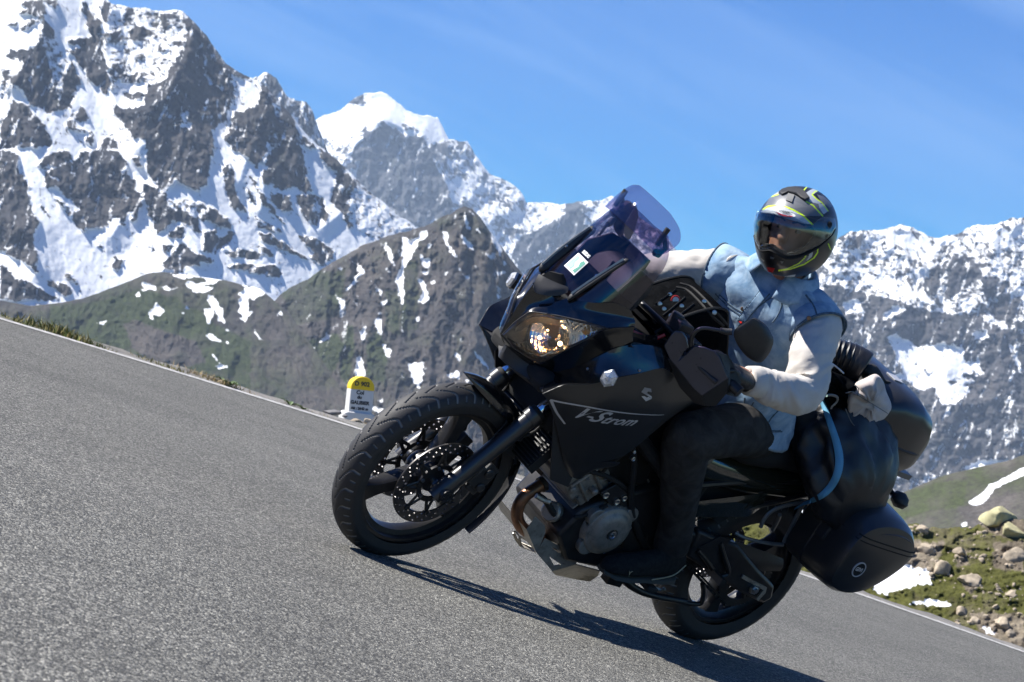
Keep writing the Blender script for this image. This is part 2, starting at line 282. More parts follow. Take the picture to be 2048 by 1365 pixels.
# A: the big snowy massif on the left
A_ridge = [(-220, -160), (60, -140), (150, -60), (225, 7), (262, 16), (300, 20), (366, 23), (375, 30), (412, 70), (450, 127), (469, 140), (516, 164), (534, 178), (586, 234), (633, 291), (675, 319), (718, 365), (761, 401), (801, 433), (833, 455), (900, 520)]
A_snow = [
 (1.0, [(-260, -300), (1000, -300), (1000, 700), (-260, 700)]),
 (0.70, N1(940,0, 1680,100, 1700,450, 1590,650, 1370,760, 1010,760, 960,500)),
 (0.0, N1(180,20, 360,0, 520,0, 520,90, 400,60, 420,130, 330,150, 160,120, 260,80)),
 (0.1, N1(70,210, 150,190, 160,240, 80,240)), (0.1, N1(190,260, 390,140, 400,170, 220,285)),
 (0.05, N1(410,180, 560,350, 600,430, 640,540, 740,740, 690,860, 640,980, 420,1030, 300,1000, 200,930, 110,930, 60,1060, 0,1120, 0,1365, 100,1350, 470,1340, 460,1250, 400,1130, 310,1000, 210,850, 100,740, 0,740, 0,700, 110,650, 210,640, 200,560, 40,520, 80,470, 300,440, 380,300)),
 (0.55, N1(0,640, 210,640, 110,740, 160,830, 110,900, 0,930)),
 (0.62, N1(380,300, 560,340, 640,560, 560,800, 470,800, 460,600, 400,480)),
 (0.95, N1(370,0, 480,60, 560,330, 640,560, 590,560, 540,420, 440,150)),
 (0.95, N1(220,950, 300,960, 470,1060, 600,1110, 600,1160, 740,1190, 780,1365, 480,1365, 460,1220, 400,1130, 320,1040)),
 (0.05, N1(740,0, 840,80, 900,180, 950,330, 930,430, 940,520, 985,650, 1000,780, 970,880, 910,820, 850,760, 740,640, 640,470, 740,430, 800,430, 610,400, 620,360, 800,350, 830,330, 780,180, 740,80)),
 (0.8, N1(760,0, 860,60, 890,160, 850,180, 800,60)),
 (0.1, N1(960,0, 1000,20, 980,190, 940,190, 900,60)), (0.15, N1(1130,90, 1200,60, 1190,190, 1130,240)),
 (0.1, N1(1000,310, 1110,260, 1120,400, 1000,380)),
 (0.05, N1(1190,280, 1250,230, 1330,260, 1440,330, 1420,350, 1340,320, 1230,390, 1180,330)),
 (0.3, N1(1320,180, 1400,120, 1560,130, 1690,200, 1680,250, 1560,220, 1440,300, 1400,250)),
 (0.15, N1(1440,420, 1520,430, 1490,480, 1430,460)), (0.2, N1(1210,480, 1290,500, 1280,540, 1200,520)), (0.2, N1(1530,410, 1640,390, 1630,430)),
 (0.35, N1(1000,600, 1100,580, 1110,700, 1010,740)), (0.2, N1(1100,680, 1290,670, 1280,750, 1100,740)), (0.3, N1(1440,630, 1660,590, 1660,650, 1480,660)),
 (0.05, N1(1110,860, 1240,830, 1320,870, 1240,920, 1170,900)),
 (0.03, N1(1690,110, 1760,180, 1820,250, 2300,700, 2300,1365, 1320,1365, 1250,1290, 1210,1230, 1060,1240, 1040,1050, 1030,960, 1080,980, 1180,990, 1300,960, 1330,850, 1350,780, 1590,690, 1660,620, 1640,500, 1700,350)),
 (0.35, N1(1000,760, 1080,790, 1060,850, 1010,830)),
 (0.9, N1(1060,1060, 1100,1080, 1220,1260, 1320,1280, 1320,1365, 1060,1365, 1040,1240)),
 (0.05, N1(780,1250, 860,1230, 840,1330, 780,1300)), (0.05, N1(940,1290, 1030,1210, 1060,1300, 1080,1365, 880,1365)),
 (0.05, N1(630,1060, 750,970, 810,1070, 770,1110, 700,1100)), (0.1, N1(590,1150, 650,1060, 700,1160, 850,1200, 820,1220, 680,1190)),
 (0.9, N1(1640,1170, 1670,1020, 1700,1080, 1700,1170)), (0.85, N1(1720,1080, 1760,1110, 1750,1180, 1720,1130)),
 # lower left
 (0.02, N2(0,0, 100,0, 180,80, 180,230, 290,350, 240,350, 290,560, 360,660, 320,720, 300,860, 340,970, 330,1050, 350,1130, 260,1040, 170,1000, 20,920, 0,920)),
 (0.1, N2(-700,300, 0,0, 0,920, -300,900, -700,900)),
 (0.02, N2(400,180, 330,150, 380,100, 440,50, 640,0, 630,110, 700,70, 790,0, 960,0, 1080,20, 1150,120, 1160,240, 1260,300, 1240,360, 1300,430, 1290,500, 1260,560, 1240,640, 1190,660, 1200,560, 1140,600, 1130,700, 1080,690, 1100,620, 1040,610, 980,700, 860,720, 780,700, 780,740, 700,700, 620,590, 460,400, 420,330)),
 (0.9, N2(440,360, 500,320, 560,390, 720,540, 700,570, 640,540, 460,400)), (0.8, N2(430,240, 540,250, 530,290)),(0.85, N2(650,200, 720,220, 690,240)),
 (0.8, N2(340,160, 480,150, 640,100, 720,60, 700,90, 480,180)), (0.6, N2(1040,130, 1160,240, 1100,210)),
 (0.03, N2(360,430, 400,550, 490,680, 500,710, 440,620, 370,510)), (0.02, N2(760,830, 850,930, 860,950, 790,870)), (0.02, N2(580,1130, 640,1140, 740,1240, 690,1220)),
 (0.05, N2(1020,1040, 1060,970, 1100,1010, 1150,1000, 1100,1040, 1080,1120, 1040,1080)), (0.1, N2(890,870, 930,880, 910,900)),
 (0.02, N2(1340,830, 1410,920, 1390,920)), (0.05, N2(260,1040, 310,1020, 350,1130, 300,1090)),
 (0.02, N2(410,1190, 520,1220, 540,1200, 650,1250, 660,1330, 600,1340, 520,1280)), (0.02, N2(0,1020, 80,1110, 160,1180, 220,1180, 490,1340, 580,1365, 0,1365)),
 (0.95, N2(160,1090, 220,1130, 420,1290, 560,1365, 490,1340, 200,1140)),
 (0.02, N2(1300,300, 1460,380, 1600,560, 1600,620, 1430,760, 1340,560, 1310,420)), (0.02, N2(1200,70, 1260,60, 1300,160, 1230,160)),
 (0.02, N2(1340,180, 1480,400, 1640,560, 1820,640, 1820,0, 1340,0)),
 (0.02, N2(1500,780, 1680,690, 1670,790, 1560,810)), (0.05, N2(1480,870, 1580,870, 1540,930, 1500,910)), (0.02, N2(1640,850, 1480,1040, 1480,1110, 1820,1050, 1820,960, 1720,930)),
 (1.0, N2(1500,400, 1600,270, 1820,390, 1820,470, 1600,500)),
 (0.5, N2(1620,470, 1820,480, 1820,620, 1700,640)),
 # middle (second peak)
 (0.03, N3(0,60, 60,0, 270,0, 340,110, 390,180, 410,270, 400,400, 350,460, 260,560, 240,600, 270,640, 240,760, 220,900, 170,950, 20,910, -160,700, -100,300)),
 (0.75, N3(190,120, 270,230, 250,250, 200,170)), (0.8, N3(30,520, 60,430, 90,490, 130,500, 110,540, 60,530)), (0.7, N3(180,420, 250,270, 210,420)), (0.7, N3(280,240, 340,250, 320,290)),
 (0.97, N3(410,270, 400,420, 370,560, 340,600, 400,700, 330,720, 300,830, 220,900, 240,760, 270,640, 250,560, 350,460)),
 (0.85, N3(390,170, 470,190, 590,240, 610,320, 540,390, 430,430, 410,400)), (0.55, N3(380,500, 450,540, 380,540)),
 (0.03, N3(600,230, 700,320, 780,420, 860,580, 960,660, 900,670, 830,600, 890,700, 880,760, 940,960, 900,980, 800,930, 720,960, 600,920, 600,830, 620,700, 560,820, 500,740, 410,690, 350,600, 380,550, 480,500, 420,430, 560,380)),
 (0.55, N3(640,280, 720,360, 740,500, 690,480, 660,360)), (0.45, N3(660,520, 720,560, 620,760, 590,800)),
 (0.9, N3(600,800, 680,800, 620,830)), (0.9, N3(710,600, 780,580, 760,610)),
 (1.0, N3(880,700, 970,660, 1000,720, 1080,810, 1100,900, 1080,960, 1060,1040, 1120,1180, 950,1000, 920,860)),
 (0.04, N3(970,670, 1080,710, 1220,880, 1420,1040, 1640,1210, 1500,1270, 1420,1200, 1330,1240, 1260,1160, 1180,1220, 1140,1120, 1060,1040, 1100,900, 1110,840, 1030,790)),
 (0.72, N3(1230,860, 1460,1070, 1620,1200, 1560,1260, 1400,1330, 1180,1170, 1200,1000)),
 (0.04, N3(650,980, 780,990, 800,1090, 730,1100, 680,1060)), (0.06, N3(830,1000, 920,980, 1010,1010, 1050,1200, 1000,1150, 960,1210, 870,1110)),
 (0.75, N3(960,1000, 1000,1080, 980,1160, 950,1080)),
 (0.03, N3(320,820, 380,780, 420,1000, 500,1110, 370,1070)), (0.03, N3(460,880, 540,1000, 560,1060, 520,1050)), (0.05, N3(490,820, 560,920, 760,1210, 700,1160, 600,1040)),
 # basin
 (0.1, N4(150,90, 240,120, 330,170, 440,240, 450,330, 340,270, 230,250, 220,190)), (0.55, N4(60,80, 230,120, 240,240, 180,230, 60,160)),
 (0.04, N4(0,160, 100,200, 180,240, 210,350, 190,360, 140,300, 0,260)), (0.04, N4(230,470, 250,340, 330,330, 370,400, 430,340, 490,350, 440,430, 320,520, 240,500)),
 (0.03, N4(0,300, 80,310, 60,390, 0,400)), (0.04, N4(0,560, 50,430, 150,510, 320,570, 300,600, 200,590, 100,600, 60,680, 0,690)),
 (0.04, N4(420,520, 500,490, 640,500, 740,540, 640,570, 440,550)), (0.04, N4(640,450, 720,460, 820,540, 780,550, 680,480)),
 (0.04, N4(690,350, 800,370, 930,460, 1100,570, 1040,560, 900,490, 780,450, 710,410)), (0.04, N4(1010,370, 1180,410, 1300,500, 1280,580, 1200,520, 1120,500, 1040,420)),
 (0.5, N4(640,210, 760,260, 900,340, 820,360, 700,310)),
 (0.04, N4(400,640, 570,600, 700,630, 820,620, 880,690, 860,720, 680,690, 560,660)), (0.04, N4(800,590, 940,610, 840,600)),
 (0.1, N4(1120,560, 1160,480, 1290,590, 1180,620)),
]
A = terrain('snowy_mountain', A_ridge, [(-220, 760), (100, 700), (560, 660), (900, 640)], 5200, 0.95, rock_main, A_snow, snow0=1.0, seed=3,
  crests=[([(370, 24), (385, 60), (378, 100), (352, 150), (335, 190), (292, 230), (285, 290)], 46, 62), ([(88, 30), (84, 66), (66, 95), (48, 130), (30, 160)], 30, 45),
          ([(534, 178), (528, 230), (500, 300), (480, 360)], 24, 55), ([(225, 7), (212, 90), (226, 190), (262, 280), (330, 400), (400, 500)], 24, 40),
          ([(590, 240), (572, 320), (530, 360), (520, 420)], 22, 40), ([(700, 350), (690, 420), (640, 460)], 12, 30), ([(-10, 420), (60, 470), (75, 540)], 26, 55), ([(230, 330), (260, 400), (225, 470)], 26, 45)],
  relief=(26, 50, 11, 11), aniso=2.0, warp=5, mixn=(0.6, 11, 7), jag=6, streak=0.52)

# B: jagged blue spur behind its right shoulder
B_ridge = [(480, 170), (515, 155), (535, 148), (552, 153), (562, 172), (575, 196), (590, 203), (612, 204), (625, 225), (640, 262), (655, 300), (700, 380)]
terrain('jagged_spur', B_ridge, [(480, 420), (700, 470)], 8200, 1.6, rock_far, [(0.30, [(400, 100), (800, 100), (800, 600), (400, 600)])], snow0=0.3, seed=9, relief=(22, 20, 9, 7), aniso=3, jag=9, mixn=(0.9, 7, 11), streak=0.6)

# C: the distant glaciered summit and its ridge
C_ridge = [(560, 330), (625, 245), (640, 236), (680, 222), (705, 198), (730, 187), (760, 185), (790, 198), (812, 220), (835, 232), (875, 234), (888, 258), (898, 282), (935, 282), (950, 310), (978, 345), (1020, 365), (1048, 392), (1052, 404), (1090, 403), (1120, 408), (1160, 403), (1200, 404), (1225, 395), (1260, 420), (1330, 470), (1365, 520), (1385, 506), (1400, 540), (1460, 600), (1520, 640), (1640, 700)]
C_snow = [
 (0.5, [(500, 100), (1700, 100), (1700, 900), (500, 900)]),
 (1.0, M2(60,260, 220,200, 340,120, 440,90, 540,130, 640,220, 760,230, 820,290, 830,370, 700,390, 690,330, 620,340, 560,310, 500,290, 460,250, 400,270, 300,320, 260,400, 130,340)),
 (0.12, M2(300,140, 350,120, 370,165, 300,165)), (0.25, M2(560,270, 640,280, 660,320, 600,310)),
 (0.04, M2(460,250, 520,300, 620,345, 690,335, 720,430, 820,620, 850,740, 670,860, 560,790, 450,700, 330,600, 290,450, 340,330, 400,290)),
 (0.95, M2(280,370, 350,340, 370,360, 300,400)), (0.75, M2(360,300, 450,260, 460,290, 390,325)),
 (0.6, M2(130,340, 260,400, 330,590, 240,500, 160,440)),
 (0.3, M2(720,400, 850,370, 930,365, 960,420, 840,480, 760,500)), (0.62, M2(780,500, 960,420, 1130,520, 1250,680, 1080,880, 960,780, 880,620, 830,600)),
 (0.9, M2(820,600, 880,560, 940,620, 880,720, 850,720)),
 (0.72, M2(1110,870, 1250,700, 1480,710, 1480,760, 1340,860, 1250,900, 1230,960, 1170,1000)),
 (0.06, M2(1240,900, 1340,860, 1480,780, 1480,710, 1590,720, 1580,900, 1420,1000, 1230,1100, 1170,1000)),
 (0.85, M2(1590,770, 1750,690, 1750,760, 1640,810)), (0.1, M2(1140,860, 1240,850, 1260,880, 1140,900)),
 (0.35, [(1330, 480), (1480, 500), (1480, 700), (1300, 700)]),
]
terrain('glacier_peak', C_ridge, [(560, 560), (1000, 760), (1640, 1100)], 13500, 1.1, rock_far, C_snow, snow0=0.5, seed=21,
  crests=[([(765, 240), (770, 330), (760, 400)], -10, 60), ([(765, 240), (700, 300), (655, 380)], 34, 46), ([(765, 240), (840, 272), (880, 330), (905, 410)], 30, 34), ([(1048, 392), (960, 460)], 14, 40), ([(1160, 403), (1080, 470), (1040, 520)], 16, 40)],
  relief=(20, 36, 11, 9), aniso=1.6, warp=4, mixn=(0.75, 9, 7), jag=6, streak=0.5)

# F: the long rocky range on the right
F_ridge = [(1150, 700), (1250, 620), (1330, 560), (1400, 530), (1480, 560), (1560, 560), (1640, 500), (1666, 486), (1702, 461), (1735, 464), (1772, 459), (1805, 451), (1830, 459), (1854, 470), (1883, 476), (1912, 468), (1949, 453), (1994, 447), (2022, 438), (2048, 436), (2140, 400), (2260, 420)]
F_snow = [
 (0.30, [(1300, 300), (2300, 300), (2300, 1200), (1300, 1200)]),
 (0.60, M4(100,200, 500,120, 1300,60, 1300,420, 1000,620, 700,560, 420,480, 100,420)),
 (0.85, M4(330,150, 480,150, 620,180, 690,190, 640,290, 560,280, 470,220)), (0.8, M4(860,130, 960,120, 1020,180, 960,230, 870,200)), (0.75, M4(1000,190, 1092,120, 1092,260, 1010,230)),
 (0.06, M4(260,150, 330,170, 300,230, 200,200)), (0.1, M4(680,300, 820,270, 900,360, 760,470, 560,440)), (0.1, M4(880,380, 1000,380, 1100,520, 1060,620, 940,580)),
 (0.08, M4(80,400, 420,480, 560,540, 850,560, 1100,680, 1200,1400, 700,1400, 380,1300, 100,900)),
 (0.85, M4(300,360, 420,380, 540,410, 540,450, 470,440, 440,470, 330,410)), (0.9, M4(400,560, 470,510, 530,530, 410,590)),(0.85, M4(510,440, 620,470, 560,500)),
 (0.97, M4(420,660, 470,660, 580,720, 700,700, 790,720, 800,780, 880,800, 900,850, 830,860, 860,890, 800,900, 830,930, 760,990, 690,1000, 650,910, 590,940, 500,840)),
 (0.1, M4(790,850, 850,840, 860,870, 800,870)), (0.05, M4(700,880, 770,890, 740,905)), (0.05, M4(570,800, 640,850, 600,835)),
 (0.9, M4(840,650, 920,630, 920,680, 860,680)), (0.95, M4(830,1090, 850,1100, 840,1110)), (0.9, M4(750,1200, 780,1180, 770,1210)),
 (0.97, M4(800,1310, 870,1270, 960,1270, 1040,1260, 980,1290, 830,1320)), (0.9, M4(460,860, 500,830, 560,900, 520,890)),
 (0.75, M4(200,500, 280,480, 320,560, 220,560)),
 (0.7, M4(980,640, 1060,760, 1100,860, 1040,780)),
]
F = terrain('rocky_range', F_ridge, [(1150, 1080), (2260, 1080)], 7600, 1.15, rock_main, F_snow, snow0=0.2, seed=33,
  crests=[([(1702, 461), (1650, 560), (1640, 700)], 28, 60), ([(1850, 600), (1900, 700), (1880, 850)], 26, 90), ([(1994, 447), (1960, 600), (2000, 720), (2048, 850)], 34, 80), ([(1780, 640), (1760, 800), (1700, 900)], 22, 70), ([(1880, 820), (1895, 900), (1905, 960)], 30, 50)],
  relief=(27, 54, 14, 13), aniso=1.3, warp=5, mixn=(0.62, 12, 9), jag=7, sh=-0.5, streak=0.5)

# E: green shoulder at lower left
E_ridge = [(-240, 560), (0, 600), (60, 612), (108, 608), (164, 598), (234, 572), (300, 546), (323, 544), (360, 548), (410, 556), (450, 562), (520, 578), (580, 628), (630, 700), (690, 790), (780, 900)]
E_snow = [
 (0.95, N5(1210,90, 1380,100, 1500,80, 1530,120, 1450,150, 1280,120)), (0.9, N5(1560,120, 1720,70, 1800,90, 1700,190, 1610,200, 1600,150)),
 (0.95, N5(930,200, 970,170, 1030,210, 1080,230, 1080,280, 1040,260, 930,260, 980,230)), (0.95, N5(1110,230, 1180,210, 1230,240, 1310,230, 1300,245, 1190,265)),
 (0.95, N5(860,310, 920,270, 930,330)), (0.95, N5(1000,500, 1050,450, 1080,390, 1120,410, 1180,470, 1130,520, 1070,510, 1050,580, 1010,550)),
 (0.95, N5(430,600, 510,590, 600,570, 615,585, 520,612)), (0.95, N5(1380,180, 1520,180, 1600,250, 1720,230, 1560,290, 1440,250)),
 (0.97, N5(1600,300, 1700,340, 1760,440, 1790,600, 1730,590, 1700,490, 1640,420)), (0.97, N5(1560,450, 1660,440, 1670,510, 1640,610, 1610,600, 1600,530)),
 (0.9, N5(1350,430, 1410,420, 1430,460)), (0.9, N5(1320,480, 1390,470, 1380,500)), (0.95, N5(1580,730, 1640,700, 1750,780, 1650,780)), (0.9, N5(1800,650, 1840,680, 1800,700)), (0.9, N5(1770,790, 1830,770, 1830,810)),
 (0.95, N5(1650,920, 1690,910, 1740,1010)), (0.95, N5(1700,1050, 1800,1010, 1810,1040, 1730,1070)),
 (0.97, N4(0,690, 180,680, 210,720, 60,730)), (0.95, N4(210,710, 340,670, 410,690, 280,780, 90,770, 250,750)), (0.95, N4(90,780, 200,790, 350,800, 240,850, 150,830)),
 (0.97, N4(480,660, 560,650, 700,680, 860,690, 860,720, 620,740, 470,740)), (0.1, N4(510,700, 600,690, 620,720, 540,730)),
 (0.95, N4(480,800, 590,780, 590,800)), (0.97, N4(510,850, 620,800, 640,760, 800,750, 740,830, 740,860, 640,890, 600,860, 610,930, 600,1000, 635,1000, 580,1090, 540,1060, 520,930, 540,880)),
 (0.95, N4(860,720, 940,680, 1050,680, 1000,700)), (0.95, N4(820,1030, 850,990, 870,1010, 850,1040)), (0.9, N4(630,1140, 660,1140, 720,1229, 700,1229)),
]
E_green = [(0.9, N5(0,400, 500,380, 900,250, 1300,350, 1700,600, 2048,800, 2048,1280, 0,1280)), (0.1, N5(750,620, 880,560, 1500,800, 1600,1000, 1200,1100, 850,850)), (0.15, N4(620,900, 900,760, 1050,690, 1100,720, 800,900, 900,1229, 640,1229))]
terrain('green_shoulder', E_ridge, [(-240, 900), (780, 1000)], 3600, 0.75, rock_hill, E_snow, green=E_green, snow0=0.0, green0=0.38, seed=41,
  crests=[([(323, 544), (400, 640), (420, 700)], 12, 80), ([(300, 620), (330, 720)], 16, 60)], relief=(15, 55, 7, 10), aniso=1.5, jag=2, warp=4.5, mixn=(0.1, 12, 9), dmin=900, plane=570)

# D: the pointed hill in the centre
D_ridge = [(500, 640), (560, 590), (618, 556), (667, 524), (715, 497), (759, 478), (803, 464), (851, 451), (887, 433), (927, 414), (945, 418), (959, 433), (980, 466), (1005, 498), (1034, 537), (1060, 565), (1130, 620), (1260, 740)]
D_snow = [
 (0.97, N7(700,340, 760,350, 770,400, 840,340, 870,280, 940,280, 930,340, 860,370, 780,530, 720,620, 720,800, 710,920, 720,990, 690,940, 670,860, 640,720, 690,630, 700,530)),
 (0.92, N7(210,520, 280,570, 330,600, 360,660, 300,730, 210,830, 190,820, 260,730, 310,670, 290,600)), (0.9, N7(540,390, 600,440, 640,620, 600,560, 560,480)), (0.9, N7(520,490, 540,590, 600,680, 570,660, 530,560)),
 (0.9, N7(650,430, 710,520, 690,520)), (0.9, N7(420,730, 520,840, 520,890, 480,840)), (0.95, N7(510,910, 570,930, 520,960)), (0.9, N7(100,860, 170,900, 180,990, 140,1060, 130,970)),
 (0.9, N7(120,600, 160,630, 155,670)), (0.9, N7(860,480, 900,530, 960,520, 950,620, 890,610)), (0.9, N7(880,660, 940,640, 920,700)), (0.92, N7(830,710, 900,740, 940,870, 960,900, 890,950, 840,920, 890,850)),
 (0.9, N7(920,420, 980,390, 940,445)), (0.9, N7(1060,280, 1120,300, 1120,380, 1220,550, 1180,530, 1110,420)), (0.9, N7(1160,110, 1220,190, 1180,170)), (0.92, N7(1270,110, 1300,190, 1320,285, 1290,270, 1270,180)),
 (0.9, N7(1310,80, 1380,160, 1340,150)), (0.9, N7(1370,240, 1420,290, 1370,290)), (0.9, N7(1240,330, 1340,400, 1360,470, 1290,430)), (0.85, N7(1500,300, 1560,340, 1620,460, 1600,510, 1530,400)), (0.85, N7(1210,580, 1300,720, 1270,700)),
 (0.6, N7(1430,480, 1560,480, 1560,540, 1500,540)), (0.9, N7(1560,650, 1640,640, 1600,690)), (0.8, N7(1600,540, 1670,580, 1640,600)), (0.6, N7(1560,790, 1600,790, 1600,900, 1570,900)), (0.9, N7(440,1090, 510,1090, 520,1230, 490,1220)),
 (0.9, N7(450,1030, 520,1040, 480,1055)), (0.9, N7(820,1060, 860,1060, 850,1130, 830,1100)), (0.85, N7(1090,640, 1120,650, 1100,720)), (0.8, N7(1340,590, 1390,590, 1380,630)), (0.85, N7(960,740, 1010,730, 990,770)), (0.9, N7(1310,770, 1350,850, 1330,830)),
 (0.97, N6(280,880, 370,740, 410,740, 420,800, 340,890, 290,910)), (0.97, N6(200,900, 260,880, 270,900, 240,930)), (0.97, N6(560,720, 670,730, 660,750, 570,830, 550,810)), (0.95, N6(700,690, 760,620, 800,640, 720,700)),
 (0.95, N6(370,470, 410,450, 420,480, 390,500)), (0.95, N6(190,580, 220,580, 290,680, 260,680)), (0.97, N6(990,600, 1060,570, 1040,640, 1015,670)), (0.97, N6(980,790, 1020,790, 1045,940, 970,940)),
 (0.95, N6(1160,700, 1250,740, 1220,810, 1190,780)), (0.97, N6(1360,860, 1480,820, 1480,950, 1450,1040, 1400,980)), (0.9, N6(1100,520, 1160,530, 1170,620, 1140,620)), (0.95, N6(1850,760, 1900,780, 1980,900, 1920,860)),
 (0.8, N6(1640,930, 1700,920, 1740,880, 1760,960, 1680,960)), (0.8, N6(1700,770, 1750,780, 1750,840)), (0.95, N6(1130,1110, 1170,1110, 1160,1150)), (0.95, N6(1080,1160, 1200,1180, 1160,1210, 1090,1190)), (0.95, N6(1780,960, 1820,970, 1810,1005)),
 (0.4, N7(150,1000, 200,1000, 200,1365, 160,1365)), (0.4, N7(700,1000, 720,1000, 720,1300, 690,1300)),
]
D_green = [(0.85, N6(350,900, 520,700, 820,620, 880,700, 820,900, 700,1080, 420,1090)), (0.85, N6(900,560, 960,560, 960,700, 920,1000, 850,960)), (0.8, N6(1050,700, 1150,560, 1200,800, 1190,980, 1060,960)), (0.6, N6(1300,80, 1440,80, 1440,600, 1320,600)),
           (0.9, N6(310,620, 460,480, 440,560, 350,650)), (0.55, N6(380,180, 900,150, 860,500, 500,560)), (0.6, N6(1200,300, 1300,300, 1300,640, 1180,600))]
terrain('pointed_hill', D_ridge, [(500, 1060), (1260, 1100)], 3900, 1.0, rock_hill, D_snow, green=D_green, snow0=0.0, green0=0.12, seed=55,
  crests=[([(927, 414), (900, 520), (880, 620)], 22, 60), ([(800, 466), (770, 560), (740, 660)], 16, 50), ([(700, 505), (650, 600), (600, 680)], 16, 50), ([(740, 490), (700, 600), (680, 700)], 12, 34), ([(860, 450), (830, 560), (800, 640)], 12, 30), ([(985, 470), (960, 600), (950, 680)], 18, 50), ([(880, 640), (840, 700), (790, 730)], 14, 30)],
  relief=(21, 38, 9, 9), aniso=2.4, jag=5, warp=4.5, mixn=(0.1, 10, 9), dmin=1200, streak=0.3)

# G: smooth green hillside at lower right
G_ridge = [(1380, 1180), (1500, 1110), (1640, 1060), (1769, 1003), (1805, 986), (1843, 969), (1876, 956), (1917, 944), (1972, 931), (2020, 921), (2048, 910), (2240, 860)]
G_snow = [(0.97, M5(890,390, 960,340, 1020,280, 1235,170, 1300,160, 1235,220, 1060,300, 1000,380, 940,410)), (0.9, M5(840,520, 880,505, 885,535, 850,540))]
G_green = [(0.75, M5(340,350, 500,330, 700,260, 880,250, 860,420, 640,440, 400,530)), (0.2, M5(820,420, 1300,300, 1300,560, 900,540))]
rock_g = terrain_mat('scree_and_grass', (0.075, 0.07, 0.066), (0.125, 0.11, 0.10), (0.058, 0.070, 0.034), scale=0.06, fine=0.5, bdist=0.6)
terrain('green_hillside', G_ridge, [(1380, 1260), (2240, 1200)], 900, 0.5, rock_g, G_snow, green=G_green, snow0=0.0, green0=0.45, seed=61, relief=(5, 70, 1.2, 9), aniso=1.0, jag=2, warp=2, mixn=(0.1, 12, 9), dmin=250, step=3)

# H: rocky bank just beyond the road on the right
H_ridge = [(1400, 1060), (1480, 1030), (1560, 1040), (1640, 1050), (1720, 1048), (1800, 1058), (1830, 1047), (1856, 1053), (1908, 1055), (1940, 1054), (1962, 1052), (2004, 1035), (2048, 1040), (2200, 1010)]
H_snow = [(0.98, M5(230,885, 310,800, 360,750, 480,765, 560,790, 650,810, 660,890, 560,910, 440,930, 370,965, 320,955, 300,920)), (0.98, M5(510,1020, 560,1000, 640,992, 740,1000, 790,1020, 740,1038, 640,1030)), (0.98, M5(975,1160, 1010,1150, 1050,1190, 1060,1220, 1000,1200))]
H_green = [(0.1, M5(420,640, 500,600, 600,640, 740,640, 700,780, 660,880, 540,780, 430,760)), (0.05, M5(840,690, 900,680, 880,790, 800,790)), (0.1, M5(1040,640, 1235,620, 1235,820, 1050,790)), (0.95, M5(880,980, 1235,820, 1300,1000, 1235,1180, 1100,1050, 900,1060)), (0.1, M5(960,520, 1100,470, 1240,500, 1240,600, 1080,600)), (0.05, M5(850,880, 1010,870, 900,950)), (0.1, M5(900,1080, 1240,1080, 1240,1300, 1000,1240))]
rock_h = terrain_mat('lichen_rock_and_turf', (0.22, 0.18, 0.13), (0.38, 0.32, 0.24), (0.135, 0.138, 0.036), scale=0.5, fine=3.5, bdist=0.25)
BANK = terrain('rocky_bank', H_ridge, [(1400, 1400), (2200, 1440)], 60, 0.75, rock_h, H_snow, green=H_green, snow0=0.0, green0=0.86, seed=71, relief=(16, 46, 10, 12), aniso=0.6, jag=9, warp=6, mixn=(0.05, 12, 9), dmin=20, step=2.5)
# ------------------------------------------------------------------ road
RN = np.array([0.3239, 0.9459, -0.0201]); RN /= np.linalg.norm(RN); RH = 0.627      # road plane in camera axes: normal and distance below the lens
def gcam(px, py, up=0.0):
    v = np.array([(px - 1024) / FPX, -(py - 682.5) / FPX, -1.0]); s = -(RH - up) / (v @ RN); return v * s
def gp(px, py, up=0.0): return cam2w(gcam(px, py, up))
RNW = cam2w(RN)
E1c = np.array([1.0, 0, 0]) - RN * RN[0]; E1c /= np.linalg.norm(E1c); E2c = np.cross(RN, E1c)      # along the road, away from the camera
E1, E2 = cam2w(E1c), cam2w(E2c)
R0 = cam2w(-RN * RH)
edge_px = [(0, 632), (110, 672), (230, 707), (365, 748), (480, 781), (600, 819), (705, 852), (1000, 946), (1400, 1078), (1700, 1181), (1850, 1232), (2048, 1304)]
ep = np.array([gp(*q) for q in edge_px]); eu = (ep - R0) @ E1; ev = (ep - R0) @ E2
pc = np.polyfit(eu, ev, 2)
def ev_at(u): return np.polyval(pc, np.clip(u, eu.min() - 1, eu.max() + 1)) + (np.maximum(u - eu.max() - 1, 0) + np.minimum(u - eu.min() + 1, 0)) * 0.02
def RP(u, v, h=0.0): return R0 + np.multiply.outer(u, E1) + np.multiply.outer(v, E2) + np.multiply.outer(np.zeros_like(u) + h, RNW)
def strip(name, us, v0, v1, h, mat, nv=2, hf=None, kind='structure', smooth=True):
    us = np.asarray(us, float); V = []
    for k in range(nv):
        f = k / (nv - 1); vv = v0(us) * (1 - f) + v1(us) * f; hh = (hf(us, vv, f) if hf else 0.0) + h
        V.append(RP(us, vv, hh))
    V = np.array(V); n = len(us); idx = np.arange(n * nv).reshape(nv, n)
    Fq = [(idx[a, b], idx[a, b + 1], idx[a + 1, b + 1], idx[a + 1, b]) for a in range(nv - 1) for b in range(n - 1)]
    o = mesh(name, V.reshape(-1, 3), Fq, mat, smooth=smooth)
    if kind: o['kind'] = kind
    return o
